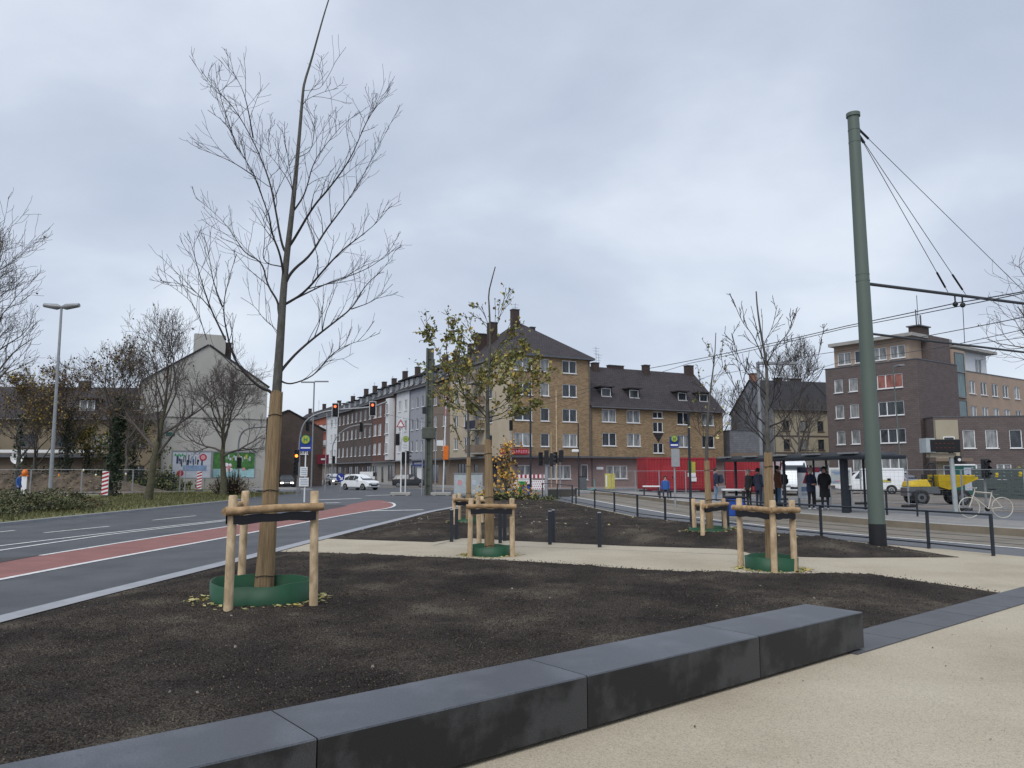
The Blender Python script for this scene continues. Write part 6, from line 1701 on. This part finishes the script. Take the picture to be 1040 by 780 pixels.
HBW = [(2, 3, .2, 1.0), (3, 4, .05, .95), (4, 5, .02, .9)]
WSC = [(6, 5, 'windscreen'), (1, 2, 'rear_window')]
def hatch(u, v, face, paint, label, **k):
    p = at(u, v); return loft_car('parked_car' if k.pop('parked', False) else 'car', label, 'car', p, face, HB, .87, paint, (-1.3, 1.3), .31, HBW, windscreen=WSC, group='cars at the junction', **k)
hatch(366, 497.5, R(-38), 'carwhite', 'white hatchback turning at the junction in front of the dark houses')
hatch(290, 495.5, R(-70), 'carblack', 'dark car with lit headlights behind the reed wrapped trunk', headlit=True)
hatch(317, 492, R(-80), 'cargrey', 'grey car with lit headlights beyond the bus stop sign', headlit=True)
hatch(338, 492.5, R(-62), 'carwhite', 'white car with lit headlights coming down the street', headlit=True)
hatch(360, 489.5, R(10), 'cargrey', 'dark car parked behind the white hatchback', parked=True)
hatch(416, 495.0, R(8), 'carblack', 'black car standing before the grey house with blue fascia', parked=True)
VAN = [(-2.2, .3, 1.0, 1.78, .86, .78), (-2.15, .25, 1.05, 1.84, .9, .78), (-.2, .22, 1.05, 1.86, .91, .78), (.45, .22, 1.05, 1.82, .91, .76), (1.25, .22, 1.06, 1.14, .9, .74), (1.95, .25, .98, 1.02, .86, .66), (2.2, .32, .78, .84, .74, .58)]
p = at(386 - 0, 491.5); loft_car('van', 'white van parked behind the white hatchback', 'van', at(379, 490.5), R(15), VAN, .91, 'carwhite', (-1.4, 1.45), .33, [(2, 3, .1, .9)], windscreen=[(4, 3, 'windscreen')], group='cars at the junction')
p = at(884, 501.5); vn = loft_car('delivery_van', 'white delivery van with dark side emblem parked behind the green mast', 'van', (p.x, p.y, 0), R(152), [tuple([q * 1.12 if i_ else q * 1.15 for i_, q in enumerate(s_)]) for s_ in VAN], 1.02, 'carwhite', (-1.6, 1.66), .35, [(3, 4, 0, .55)], windscreen=[(4, 3, 'windscreen')])
for s in (-1, 1): m = M(); m.box((-1.2, s * 1.04, 1.05), (.8, .012, .18), 'yellowboard'); m.box((-1.45, s * 1.05, 1.15), (.25, .012, .2), 'black'); m.box((-.2, s * 1.04, 1.05), (.5, .012, .14), 'black'); m.build('emblem', vn)
hatch(912, 498, R(105), 'carsilver', 'silver car showing red tail lamp beside the delivery van', parked=True)
hatch(926, 497, R(95), 'carblack', 'dark car parked between silver car and dumper', parked=True)
# white bus-like camper behind the platform
CAMP = [(-3.0, .35, 1.3, 2.55, .95, .80), (-2.95, .3, 1.35, 2.72, 1.05, .86), (1.2, .3, 1.35, 2.75, 1.06, .86), (1.9, .3, 1.32, 2.5, 1.06, .84), (2.35, .3, 1.15, 1.9, 1.03, .84), (2.75, .32, 1.0, 1.06, .95, .75), (2.95, .4, .8, .85, .84, .6)]
p = at(803, 502.5); loft_car('camper_van', 'tall white camper van behind the tram shelter', 'van', (p.x, p.y, 0), R(-100), CAMP, 1.05, 'carwhite', (-1.8, 1.9), .38, [(2, 3, .1, .95)], windscreen=[(4, 3, 'windscreen')])

# dumper
p = at(955, 512.5); du = thing('site_dumper', 'yellow and dark grey wheeled site dumper with tilted skip', 'dumper', (p.x, p.y, 0), R(-6))
ds = 4.15 / 4.0
m = M(); m.box((-1.2, 0, .95), (2.0, 1.2, .5), 'cargrey', 0, .05); m.box((.35, 0, .8), (1.3, .7, .35), 'black', 0, .04); m.box((-2.15, 0, .85), (.2, 1.3, .6), 'cargrey', 0, .04); m.build('chassis', du)
m = M(); m.add([(-2.2, -.6, 1.2), (-.75, -.6, 1.2), (-.75, .6, 1.2), (-2.2, .6, 1.2), (-2.12, -.5, 1.52), (-.95, -.5, 1.68), (-.95, .5, 1.68), (-2.12, .5, 1.52)], [(3, 2, 1, 0), (4, 5, 6, 7), (0, 1, 5, 4), (1, 2, 6, 5), (2, 3, 7, 6), (3, 0, 4, 7)], 'yellow'); m.build('engine_cover', du)
m = M(); sk = [(-.15, .95, 1.25), (.95, .75, 1.18), (2.15, 1.55, 1.5)]
sec = [(-.42, 1.95, .95), (-.30, 1.2, .75), (.35, 1.0, .7), (1.15, 1.25, .75), (2.1, 1.72, .9), (2.05, 1.85, .92), (.6, 1.95, .98)]
vs = [(x, -w, z) for x, z, w in sec] + [(x, w, z) for x, z, w in sec]; n = len(sec)
m.add(vs, [list(range(n)), list(range(2 * n - 1, n - 1, -1))] + [(i, n + i, n + (i + 1) % n, (i + 1) % n) for i in range(n - 2)], 'yellow')
m.box((.75, -.86, 1.93), (2.3, .08, .09), 'yellow'); m.box((.75, .86, 1.93), (2.3, .08, .09), 'yellow'); m.build('skip', du)
m = M()
for s in (-.5, .5): m.tube([(-.55, s, 1.1), (-.55, s, 2.55), (-.35, s, 2.75)], .05, 8, 'black')
m.tube([(-.35, -.5, 2.75), (-.35, .5, 2.75)], .05, 8, 'black'); m.build('roll_bar', du)
m = M(); m.box((-.75, 0, 1.55), (.45, .5, .12), 'black', 0, .03); m.box((-.95, 0, 1.8), (.12, .5, .45), 'black', 0, .03); m.build('seat', du)
m = M(); m.tube([(-.3, 0, 1.2), (-.42, 0, 1.75)], .03, 6, 'black'); m.disc((-.42, 0, 1.78), .18, (-.3, 0, 1), .04, 14, 'black'); m.build('steering_wheel', du)
for x in (-1.5, 1.1):
    for s in (-1, 1):
        w = M(); w.lathe([(.30, -.16), (.46, -.17), (.50, -.10), (.50, .10), (.46, .17), (.30, .16)], 20, 'rubber')
        w.v = [(x + vx, s * .78 + vz, .50 + vy) for vx, vy, vz in w.v]; wo = w.build('wheel', du)
        w = M(); w.disc((x, s * .78, .5), .31, (0, 1, 0), .24, 16, 'cargrey'); w.disc((x, s * .91, .5), .12, (0, 1, 0), .06, 10, 'black'); w.build('rim', wo)

for ch in [q for q in bpy.data.objects if q.parent is du and q.type == 'MESH']: ch.data.transform(Matrix.Scale(.80, 4))
for wo in [q for q in bpy.data.objects if q.parent is not None and q.parent.parent is du]: wo.data.transform(Matrix.Scale(.80, 4))
# bicycle
p = at(1002, 526, .2); pz = at(1002, 526, .2)
bk = thing('bicycle', 'cream coloured bicycle leaning by the fence at the right edge', 'bicycle', pz, R(176))
def hoop(c, r, t, mt, n=28):
    return [(c[0] + r * math.cos(2 * PI * k / n), c[1], c[2] + r * math.sin(2 * PI * k / n)) for k in range(n + 1)]
for x in (-.53, .53):
    w = M(); w.tube(hoop((x, 0, .34), .335, 0, 0), .017, 6, 'bikepaint', caps=False); wo = w.build('wheel', bk)
    w = M()
    for k in range(12): a = k * PI / 6; w.tube([(x, 0, .34), (x + .32 * math.cos(a), 0, .34 + .32 * math.sin(a))], .003, 3, 'galv', caps=False)
    w.tube([(x, -.05, .34), (x, .05, .34)], .025, 8, 'galv'); w.build('spokes', wo)
m = M(); bb0, st, hd, hd2, rw, fw = (-.08, 0, .30), (-.22, 0, .82), (.33, 0, .86), (.37, 0, .70), (-.53, 0, .34), (.53, 0, .34)
for a, b in ((bb0, st), (bb0, hd2), (st, hd), (rw, bb0), (rw, (-.2, 0, .76)), (hd, fw), (hd, (.31, 0, .98))): m.tube([a, b], .019, 8, 'bikepaint')
m.build('frame', bk)
m = M(); m.tube([(-.22, 0, .82), (-.245, 0, .92)], .016, 6, 'galv'); m.lathe([(.01, -.03), (.10, -.015), (.10, .015), (.01, .03)], 10, 'black', (-.25, 0, .95), 1.35, .7); m.build('saddle', bk)
m = M(); m.tube([(.42, -.28, .98), (.36, -.2, 1.0), (.31, 0, .98), (.36, .2, 1.0), (.42, .28, .98)], .015, 6, 'bikepaint'); m.build('handlebar', bk)
m = M(); m.disc((-.08, -.05, .30), .09, (0, 1, 0), .012, 16, 'black'); m.tube([(-.08, -.06, .30), (.04, -.06, .18)], .012, 5, 'galv'); m.tube([(-.08, .06, .30), (-.20, .06, .42)], .012, 5, 'galv'); m.build('crank', bk)

# ------------------------------------------------------------------ people
def skin_mesh(verts, edges, rads, root=0, sub=1):
    me = bpy.data.meshes.new('tmp'); me.from_pydata(verts, edges, []); ob = bpy.data.objects.new('tmp', me); COL.objects.link(ob)
    md = ob.modifiers.new('s', 'SKIN'); md.use_smooth_shade = True
    me.skin_vertices[0] if me.skin_vertices else None
    sv = me.skin_vertices[0].data
    for i, r in enumerate(rads): sv[i].radius = r if isinstance(r, tuple) else (r, r); sv[i].use_root = (i == root)
    sb = ob.modifiers.new('u', 'SUBSURF'); sb.levels = sub; sb.render_levels = sub
    dg = bpy.context.evaluated_depsgraph_get(); dg.update()
    out = bpy.data.meshes.new_from_object(ob.evaluated_get(dg)); bpy.data.objects.remove(ob); return out

def person(label, p, rz, h=1.74, top='navy', legs='darkjeans', shoes='darkshoe', hair='hair', pose='stand', hem=.86, arms='down', coat=False, hood=None, scale=1.0, group=None):
    o = thing('person', label, 'person', p, rz, group); k = h / 1.75
    V, E_, Rr = [], [], []
    def v(x, y, z, r, par=None):
        V.append((x * k, y * k, z * k)); Rr.append((r * k, r * k) if not isinstance(r, tuple) else (r[0] * k, r[1] * k))
        if par is not None: E_.append((par, len(V) - 1))
        return len(V) - 1
    sit = pose == 'sit'; dz = -.42 if sit else 0
    pel = v(0, 0, .95 + dz, (.15, .11)); wa = v(0, 0, 1.10 + dz, (.145, .10), pel); ch = v(0, -.01 if not sit else -.04, 1.30 + dz, (.17, .115), wa); nb = v(0, 0 if not sit else -.05, 1.46 + dz, (.085, .075), ch)
    ny = 0 if not sit else -.06
    nk = v(0, ny - .01, 1.53 + dz, .052, nb); h1 = v(0, ny - .02, 1.60 + dz, (.070, .085), nk); h2 = v(0, ny - .015, 1.675 + dz, (.075, .092), h1); h3 = v(0, ny - .005, 1.735 + dz, (.05, .06), h2)
    for s in (-1, 1):
        sh = v(s * .185, 0, 1.42 + dz, .066, nb)
        if arms == 'down': el = v(s * .235, .03, 1.14 + dz, .05, sh); wr = v(s * .235, -.05, .90 + dz, .034, el); hd = v(s * .235, -.075, .845 + dz, (.026, .038), wr); fd = (0, -.25, -1)
        elif arms == 'front': el = v(s * .24, -.02, 1.15 + dz, .05, sh); wr = v(s * .12, -.24, 1.08 + dz, .034, el); hd = v(s * .07, -.29, 1.08 + dz, (.03, .036), wr); fd = (-s * .8, -.5, 0)
        else: el = v(s * .235, .0, 1.15 + dz, .05, sh); wr = v(s * .19, -.2, .98 + dz, .034, el); hd = v(s * .18, -.25, .95 + dz, (.028, .036), wr); fd = (0, -.8, -.5)
        hx, hy, hz_ = V[hd][0] / k, V[hd][1] / k, V[hd][2] / k; fdv = Vector(fd).normalized(); side = fdv.cross(Vector((s, 0, .2))).normalized()
        for q in range(4):
            L_ = (.075, .085, .08, .062)[q]; off = side * ((q - 1.5) * .02)
            a1 = Vector((hx, hy, hz_)) + off + fdv * .035; a2 = a1 + fdv * L_ * .5; a3 = a2 + (fdv + Vector((-s * .5, 0, 0))) * L_ * .42
            i1 = v(*a1, .0095, hd); i2 = v(*a2, .0085, i1); v(*a3, .007, i2)
        t1 = Vector((hx, hy, hz_)) - side * .03 + fdv * .0; t2 = t1 - side * .012 + fdv * .05
        i1 = v(*t1, .011, hd); v(*t2, .009, i1)
        hp = v(s * .092, 0, .88 + dz, .095, pel)
        if sit: kn = v(s * .13, -.42, .52, .068, hp); an = v(s * .13, -.40, .10, .045, kn)
        else: kn = v(s * .10, -.015, .50, .066, hp); an = v(s * .105, .015, .10, .044, kn)
        hy_ = V[an][1] / k; he = v(s * .105 if not sit else s * .13, hy_ + .03, .045, .04, an); v(s * .12 if not sit else s * .14, hy_ - .16, .035, (.045, .03), he)
    me = skin_mesh(V, E_, Rr)
    ms = ['skin', top, legs, shoes]
    for q in ms: me.materials.append(MT[q])
    for pl_ in me.polygons:
        c = pl_.center / k; z = c.z - dz
        i = 0
        if z < 1.49: i = 1
        if not sit:
            if c.z < hem: i = 2
            if abs(c.x) > .17 and c.z > .7: i = 0 if c.z < .885 else 1
        else:
            if c.z < .56 or c.y < -.2: i = 2
        if c.z < .085: i = 3
        if arms != 'down' and math.hypot(abs(c.x) - (.05 if arms == 'front' else .18), c.y + (.31 if arms == 'front' else .28)) < .085 and .8 < z < 1.2: i = 0
        pl_.material_index = i; pl_.use_smooth = True
    b = bpy.data.objects.new('body', me); COL.objects.link(b); b.parent = o
    z0 = 1.6 + dz
    m = M()
    m.lathe([(.098, -.02), (.104, .03), (.098, .09), (.07, .14), (.012, .165)], 14, hood or hair, (0, (ny + .012) * k, (z0 + .02) * k), k, 1.12 * k)
    m.v = [(x, y + (.03 * k if z < (z0 + .06) * k and y < 0 else 0), z) for x, y, z in m.v]
    m.build('hair' if not hood else 'hood', b)
    m = M()  # face: nose, eyes, mouth, ears
    fy = (ny - .02) * k
    m.add([(-.013 * k, fy - .082 * k, (z0 + .015) * k), (.013 * k, fy - .082 * k, (z0 + .015) * k), (0, fy - .112 * k, (z0 + .018) * k), (0, fy - .082 * k, (z0 + .062) * k)], [(0, 1, 2), (1, 3, 2), (3, 0, 2)], 'skin')
    for s in (-1, 1): m.ball((s * .032 * k, fy - .078 * k, (z0 + .06) * k), .009 * k, 'black', 6, 4); m.ball((s * .084 * k, fy + .02 * k, (z0 + .04) * k), .02 * k, 'skin', 6, 4, 1.4)
    m.box((0, fy - .083 * k, (z0 - .015) * k), (.045 * k, .006, .009 * k), 'darkred'); m.build('face', b)
    # jacket: a shell round the trunk, open at the hem
    m = M(); jz = hem - .04 if not sit else .50
    prof = [(.205 if coat else .185, jz), (.19, (jz + 1.1) / 2 if not sit else .6), (.172, 1.12 + dz), (.19, 1.30 + dz), (.165, 1.41 + dz), (.09, 1.50 + dz), (.075, 1.53 + dz)]
    m.lathe([(r * k, z * k) for r, z in prof], 18, top, (0, -.005 * k, 0), 1.06, .76); m.build('jacket', b)
    return o
def bag(p, rz, label, mt, h=.48, w=.32, d=.17):
    o = thing('backpack', label, 'backpack', p, rz); m = M(); m.box((0, 0, h / 2), (w, d, h), mt, 0, .045); m.build('sack', o)
    m = M(); m.box((0, d / 2 + .03, h * .35), (w * .7, .07, h * .45), mt, 0, .025); m.build('pocket', o)
    m = M()
    for s in (-1, 1): m.tube([(s * w * .3, -d / 2, h * .9), (s * w * .34, -d / 2 - .15, h * .95), (s * w * .4, -d / 2 - .25, h * .6), (s * w * .36, -d / 2 - .02, h * .1)], .018, 5, mt)
    m.build('strap', o)
pp = onplat(824.5, 517.5)
person('person in dark jacket and trousers with white shoes facing the track on the platform', pp, R(12), 1.66, 'navy', 'blackcloth', 'shoe', 'hairgrey', hem=.80, arms='front')
pp = onplat(838.5, 518)
person('person in long dark hooded coat at the right of the waiting group', pp, R(-25), 1.72, 'blackcloth', 'darkjeans', 'shoe', 'hair', hem=.56, coat=True, arms='half', hood='blackcloth')
pp = onplat(761, 514); person('person all in black carrying a dark rucksack, left in the waiting group', pp, R(-70), 1.62, 'blackcloth', 'blackcloth', 'darkshoe', 'hairgrey', hem=.80)
bag(pp + Vector((.30, .10, .88)), R(-70 + 180), 'dark rucksack on the back of the person in black', 'blackcloth')
pp = onplat(771, 514.5); person('person in navy jacket half hidden by the bare tree trunk', pp, R(120), 1.68, 'navy', 'darkjeans', 'darkshoe', 'hair', hem=.78)
pp = onplat(791, 514); person('person in brown jacket and blue jeans right behind the bare tree', pp, R(100), 1.80, 'browncloth', 'jeans', 'darkshoe', 'hair', hem=.84, hood='blackcloth')
bag(pp + Vector((.30, .05, .95)), R(100 + 180) if False else R(-80), 'dark rucksack of the person in brown jacket', 'blackcloth')
pp = onplat(727.5, 508.5); person('person in navy jacket and pale jeans by the pale seat', pp, R(70), 1.74, 'navy', 'jeans', 'darkshoe', 'hair', hem=.84)
bag(pp + Vector((.28, .08, .92)), R(-90), 'dark rucksack of the person by the pale seat', 'navy')
pp = onplat(676, 506); person('person in bright blue jacket seated before the red container', pp, R(-10), 1.70, 'bluecloth', 'darkjeans', 'darkshoe', 'hair', pose='sit')
o = thing('platform_seat', 'low dark seat under the person in the blue jacket', 'seat', pp + Vector((0, .12, 0)), 0, None)
m = M(); m.box((0, 0, .42), (.8, .42, .05), 'darkmetal', 0, .01); m.build('seat', o)
for s in (-.32, .32): m = M(); m.box((s, 0, .2), (.05, .3, .4), 'darkmetal'); m.build('leg', o)
pp = at(18, 506, .03); person('person in blue jacket walking behind the shrub at the far left', pp, R(95), 1.62, 'bluecloth', 'darkjeans', 'darkshoe', 'hair', hem=.80)
pq = at(23.5, 505.5, .03); o = thing('warning_beacon', 'white beacon with orange lamp beside the walker at the far left', 'beacon', pq, 0, 'red and white beacons')
m = M(); m.box((0, 0, .75), (.35, .06, 1.4), 'white'); m.box((0, 0, .05), (.45, .8, .1), 'rubber'); m.build('board', o); m = M(); m.lathe([(.02, 1.45), (.16, 1.5), (.19, 1.66), (.13, 1.84), (.02, 1.9)], 12, 'orange'); m.box((0, 0, 1.47), (.5, .12, .08), 'orange'); m.build('lamp', o)

# ------------------------------------------------------------------ verge shrub, bushes, background trees
def shrub(name, label, c, rx, ry, h, n, mats, seed, ls=.13, cat='shrub', stems='twig', group=None, nst=60):
    rr = random.Random(seed); o = thing(name, label, cat, c, 0, group); m = M(); st = M(); 
    for _ in range(nst):
        a = rr.uniform(0, 6.28); q = rr.random() ** .5; x, y = math.cos(a) * q * rx * .9, math.sin(a) * q * ry * .9; hh = h * (1 - .6 * q * q) * rr.uniform(.6, 1.1)
        st.tube([(x * .5, y * .5, 0), (x * .8, y * .8, hh * .5), (x + rr.gauss(0, .1), y + rr.gauss(0, .1), hh)], [.02, .014, .006], 4, stems, caps=False)
    st.build('stems', o)
    cl = [(rr.uniform(-1, 1), rr.uniform(-1, 1), rr.uniform(.5, 1.15)) for _ in range(40)]
    for _ in range(n):
        cx, cy_, cz = rr.choice(cl); x = cx + rr.gauss(0, .16); y = cy_ + rr.gauss(0, .16)
        q = min(1, x * x + y * y); top = h * (1 - .55 * q) * cz
        z = top * rr.random() ** .55
        leafq(m, Vector((x * rx, y * ry, max(.02, z))), ls * rr.uniform(.6, 1.3), rr, rr.choice(mats))
    m.build('foliage', o); return o
c = at(22, 524, .09); shrub('evergreen_shrub', 'wide low dusty green shrub on the verge at the far left', Vector((-20.6, 30.5, .09)), 2.5, 3.4, .95, 15000, ['shrub', 'shrub', 'shrub', 'shrub', 'leaf_b', 'ivy'], 1, .085)
shrub('evergreen_shrub', 'low shrub with brownish tips right of the wide verge shrub', Vector((-20.6, 35.0, .09)), 1.5, 1.9, .85, 7000, ['shrub', 'leaf_b', 'shrub', 'shrub'], 2, .09)
shrub('evergreen_shrub', 'left end shrub on the verge running out of the picture', Vector((-21.5, 24.5, .09)), 2.0, 2.5, 1.1, 7000, ['shrub', 'shrub', 'shrub', 'leaf_b'], 3, .085)
gp = at(232, 503, .09); shrub('bare_bush', 'bare brown bush at the foot of the billboard tree', Vector((gp.x, gp.y, .05)), 1.5, 1.0, 2.0, 500, ['leaf_b', 'leaf_r'], 4, .1, nst=240)
# grass tufts on the verge
def vz(x, y): return .09 if -30.5 < x < -16.7 and (x > -24 - (y + 8) * .06) else None
rr = random.Random(6); m = M()
for _ in range(15000):
    y = 16 + 46 * rr.random() ** 1.2; x = rr.uniform(-28, -16.75)
    if vz(x, y) is None: continue
    hh = rr.uniform(.06, .2); a = rr.uniform(0, 6.28); w = .035; lx_, ly_ = rr.gauss(0, .05), rr.gauss(0, .05)
    m.add([(x - w * math.cos(a), y - w * math.sin(a), .085), (x + w * math.cos(a), y + w * math.sin(a), .085), (x + lx_, y + ly_, .09 + hh)], [(0, 1, 2)], 'grass')
tag(m.build('grass_blades'), 'rough grass along the left verge', 'grass', kind='stuff')

TG = 'bare street trees on the left'
def tpos(u, Y): p = dep(u, 480, Y); return (p.x, p.y, .03)
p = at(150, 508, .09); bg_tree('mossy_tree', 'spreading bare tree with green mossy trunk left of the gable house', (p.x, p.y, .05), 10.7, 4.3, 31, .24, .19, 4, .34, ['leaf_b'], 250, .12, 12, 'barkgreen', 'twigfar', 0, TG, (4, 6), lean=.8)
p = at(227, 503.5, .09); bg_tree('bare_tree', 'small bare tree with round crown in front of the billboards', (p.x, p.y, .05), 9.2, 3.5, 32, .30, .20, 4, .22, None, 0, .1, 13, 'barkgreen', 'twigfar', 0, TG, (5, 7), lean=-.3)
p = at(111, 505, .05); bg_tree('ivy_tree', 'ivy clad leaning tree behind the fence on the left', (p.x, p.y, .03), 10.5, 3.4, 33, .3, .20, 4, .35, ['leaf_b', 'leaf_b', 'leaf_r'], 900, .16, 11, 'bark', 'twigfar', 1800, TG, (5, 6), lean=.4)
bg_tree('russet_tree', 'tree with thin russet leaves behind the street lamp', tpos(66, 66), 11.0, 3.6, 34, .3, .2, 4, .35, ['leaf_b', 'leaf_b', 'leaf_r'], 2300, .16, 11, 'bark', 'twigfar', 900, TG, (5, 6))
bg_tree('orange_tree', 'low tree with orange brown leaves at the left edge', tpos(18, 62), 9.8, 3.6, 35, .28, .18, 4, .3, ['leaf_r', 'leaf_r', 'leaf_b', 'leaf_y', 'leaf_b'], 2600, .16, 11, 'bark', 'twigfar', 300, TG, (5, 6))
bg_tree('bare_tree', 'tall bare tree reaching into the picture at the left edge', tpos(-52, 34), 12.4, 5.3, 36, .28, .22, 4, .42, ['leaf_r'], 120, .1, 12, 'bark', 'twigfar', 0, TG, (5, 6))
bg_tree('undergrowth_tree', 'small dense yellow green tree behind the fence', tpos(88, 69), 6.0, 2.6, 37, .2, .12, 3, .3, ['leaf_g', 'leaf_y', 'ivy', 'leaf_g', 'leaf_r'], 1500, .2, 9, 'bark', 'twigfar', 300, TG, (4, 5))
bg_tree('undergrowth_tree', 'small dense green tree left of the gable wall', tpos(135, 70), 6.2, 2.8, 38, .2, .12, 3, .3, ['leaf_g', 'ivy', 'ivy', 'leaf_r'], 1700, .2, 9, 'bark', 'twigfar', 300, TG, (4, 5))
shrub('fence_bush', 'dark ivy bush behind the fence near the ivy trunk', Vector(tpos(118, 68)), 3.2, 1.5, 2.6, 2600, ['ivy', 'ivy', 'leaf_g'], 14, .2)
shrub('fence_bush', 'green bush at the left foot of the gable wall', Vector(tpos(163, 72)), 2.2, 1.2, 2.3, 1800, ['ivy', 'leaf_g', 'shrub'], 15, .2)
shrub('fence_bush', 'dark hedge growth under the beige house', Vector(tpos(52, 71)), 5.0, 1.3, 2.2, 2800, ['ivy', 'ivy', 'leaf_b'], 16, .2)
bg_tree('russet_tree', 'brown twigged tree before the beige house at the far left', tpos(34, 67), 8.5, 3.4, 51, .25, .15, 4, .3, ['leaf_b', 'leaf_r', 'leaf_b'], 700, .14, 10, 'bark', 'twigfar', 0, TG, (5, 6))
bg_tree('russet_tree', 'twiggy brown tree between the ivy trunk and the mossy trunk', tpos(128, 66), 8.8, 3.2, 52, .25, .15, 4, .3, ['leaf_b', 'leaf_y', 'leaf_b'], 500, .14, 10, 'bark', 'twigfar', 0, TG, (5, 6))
# right hand background
bg_tree('bare_tree', 'bare tree behind the old houses right of the terrace', (dep(733, 480, 105).x, 105, 0), 13.5, 4.6, 41, .3, .3, 4, .4, ['leaf_b'], 150, .2, 10, 'bark', 'twigfar', 0, 'bare trees beyond the houses', (4, 5), tipr=.014)
bg_tree('bare_tree', 'bare round tree rising above the old house roof', (dep(812, 480, 118).x, 118, 0), 20.5, 5.6, 42, .3, .34, 4, .4, None, 0, .2, 11, 'bark', 'twigfar', 0, 'bare trees beyond the houses', (4, 6), tipr=.022)
bg_tree('bare_tree', 'dark bare street tree before the yellow old house', (dep(813, 480, 80).x, 80, 0), 9.5, 4.2, 43, .3, .26, 4, .3, None, 0, .2, 9, 'bark', 'twigfar', 0, 'bare trees beyond the houses', (4, 5), tipr=.014)
bg_tree('bare_tree', 'bare tree whose twigs reach in at the right edge', (dep(1118, 480, 27).x, 27, 0), 9.3, 4.1, 44, .3, .2, 4, .15, ['leaf_b'], 60, .08, 11, 'bark', 'twigfar', 0, 'bare trees beyond the houses', (4, 5), tipr=.006)
shrub('fence_bush', 'green shrub at the right edge beside the board fence', Vector((dep(1040, 480, 52).x, 52, 0)), 1.4, 1.2, 2.4, 1500, ['leaf_g', 'ivy', 'shrub'], 17, .16)
# little orange tree in the far corner of the rear bed
p = onsoil(513, 508); bg_tree('orange_sapling', 'small tree with bright orange yellow leaves at the far end of the bed', tuple(p), dep(513, 444, p.y).z - p.z, .9, 45, .15, .06, 3, .5, ['leaf_o', 'leaf_o', 'leaf_y', 'leaf_b'], 420, .15, 9, 'bark', 'twigfar', 0, None, (3, 4))
shrub('orange_bush', 'orange and yellow leaved bush round the foot of the orange sapling', p, 1.5, 1.1, 1.45, 420, ['leaf_o', 'leaf_o', 'leaf_y', 'leaf_y'], 18, .15)
shrub('green_bush', 'low green plants in front of the orange bush', p + Vector((.3, -1.2, 0)), 2.2, .7, .55, 800, ['leaf_g', 'ivy', 'shrub'], 19, .13)
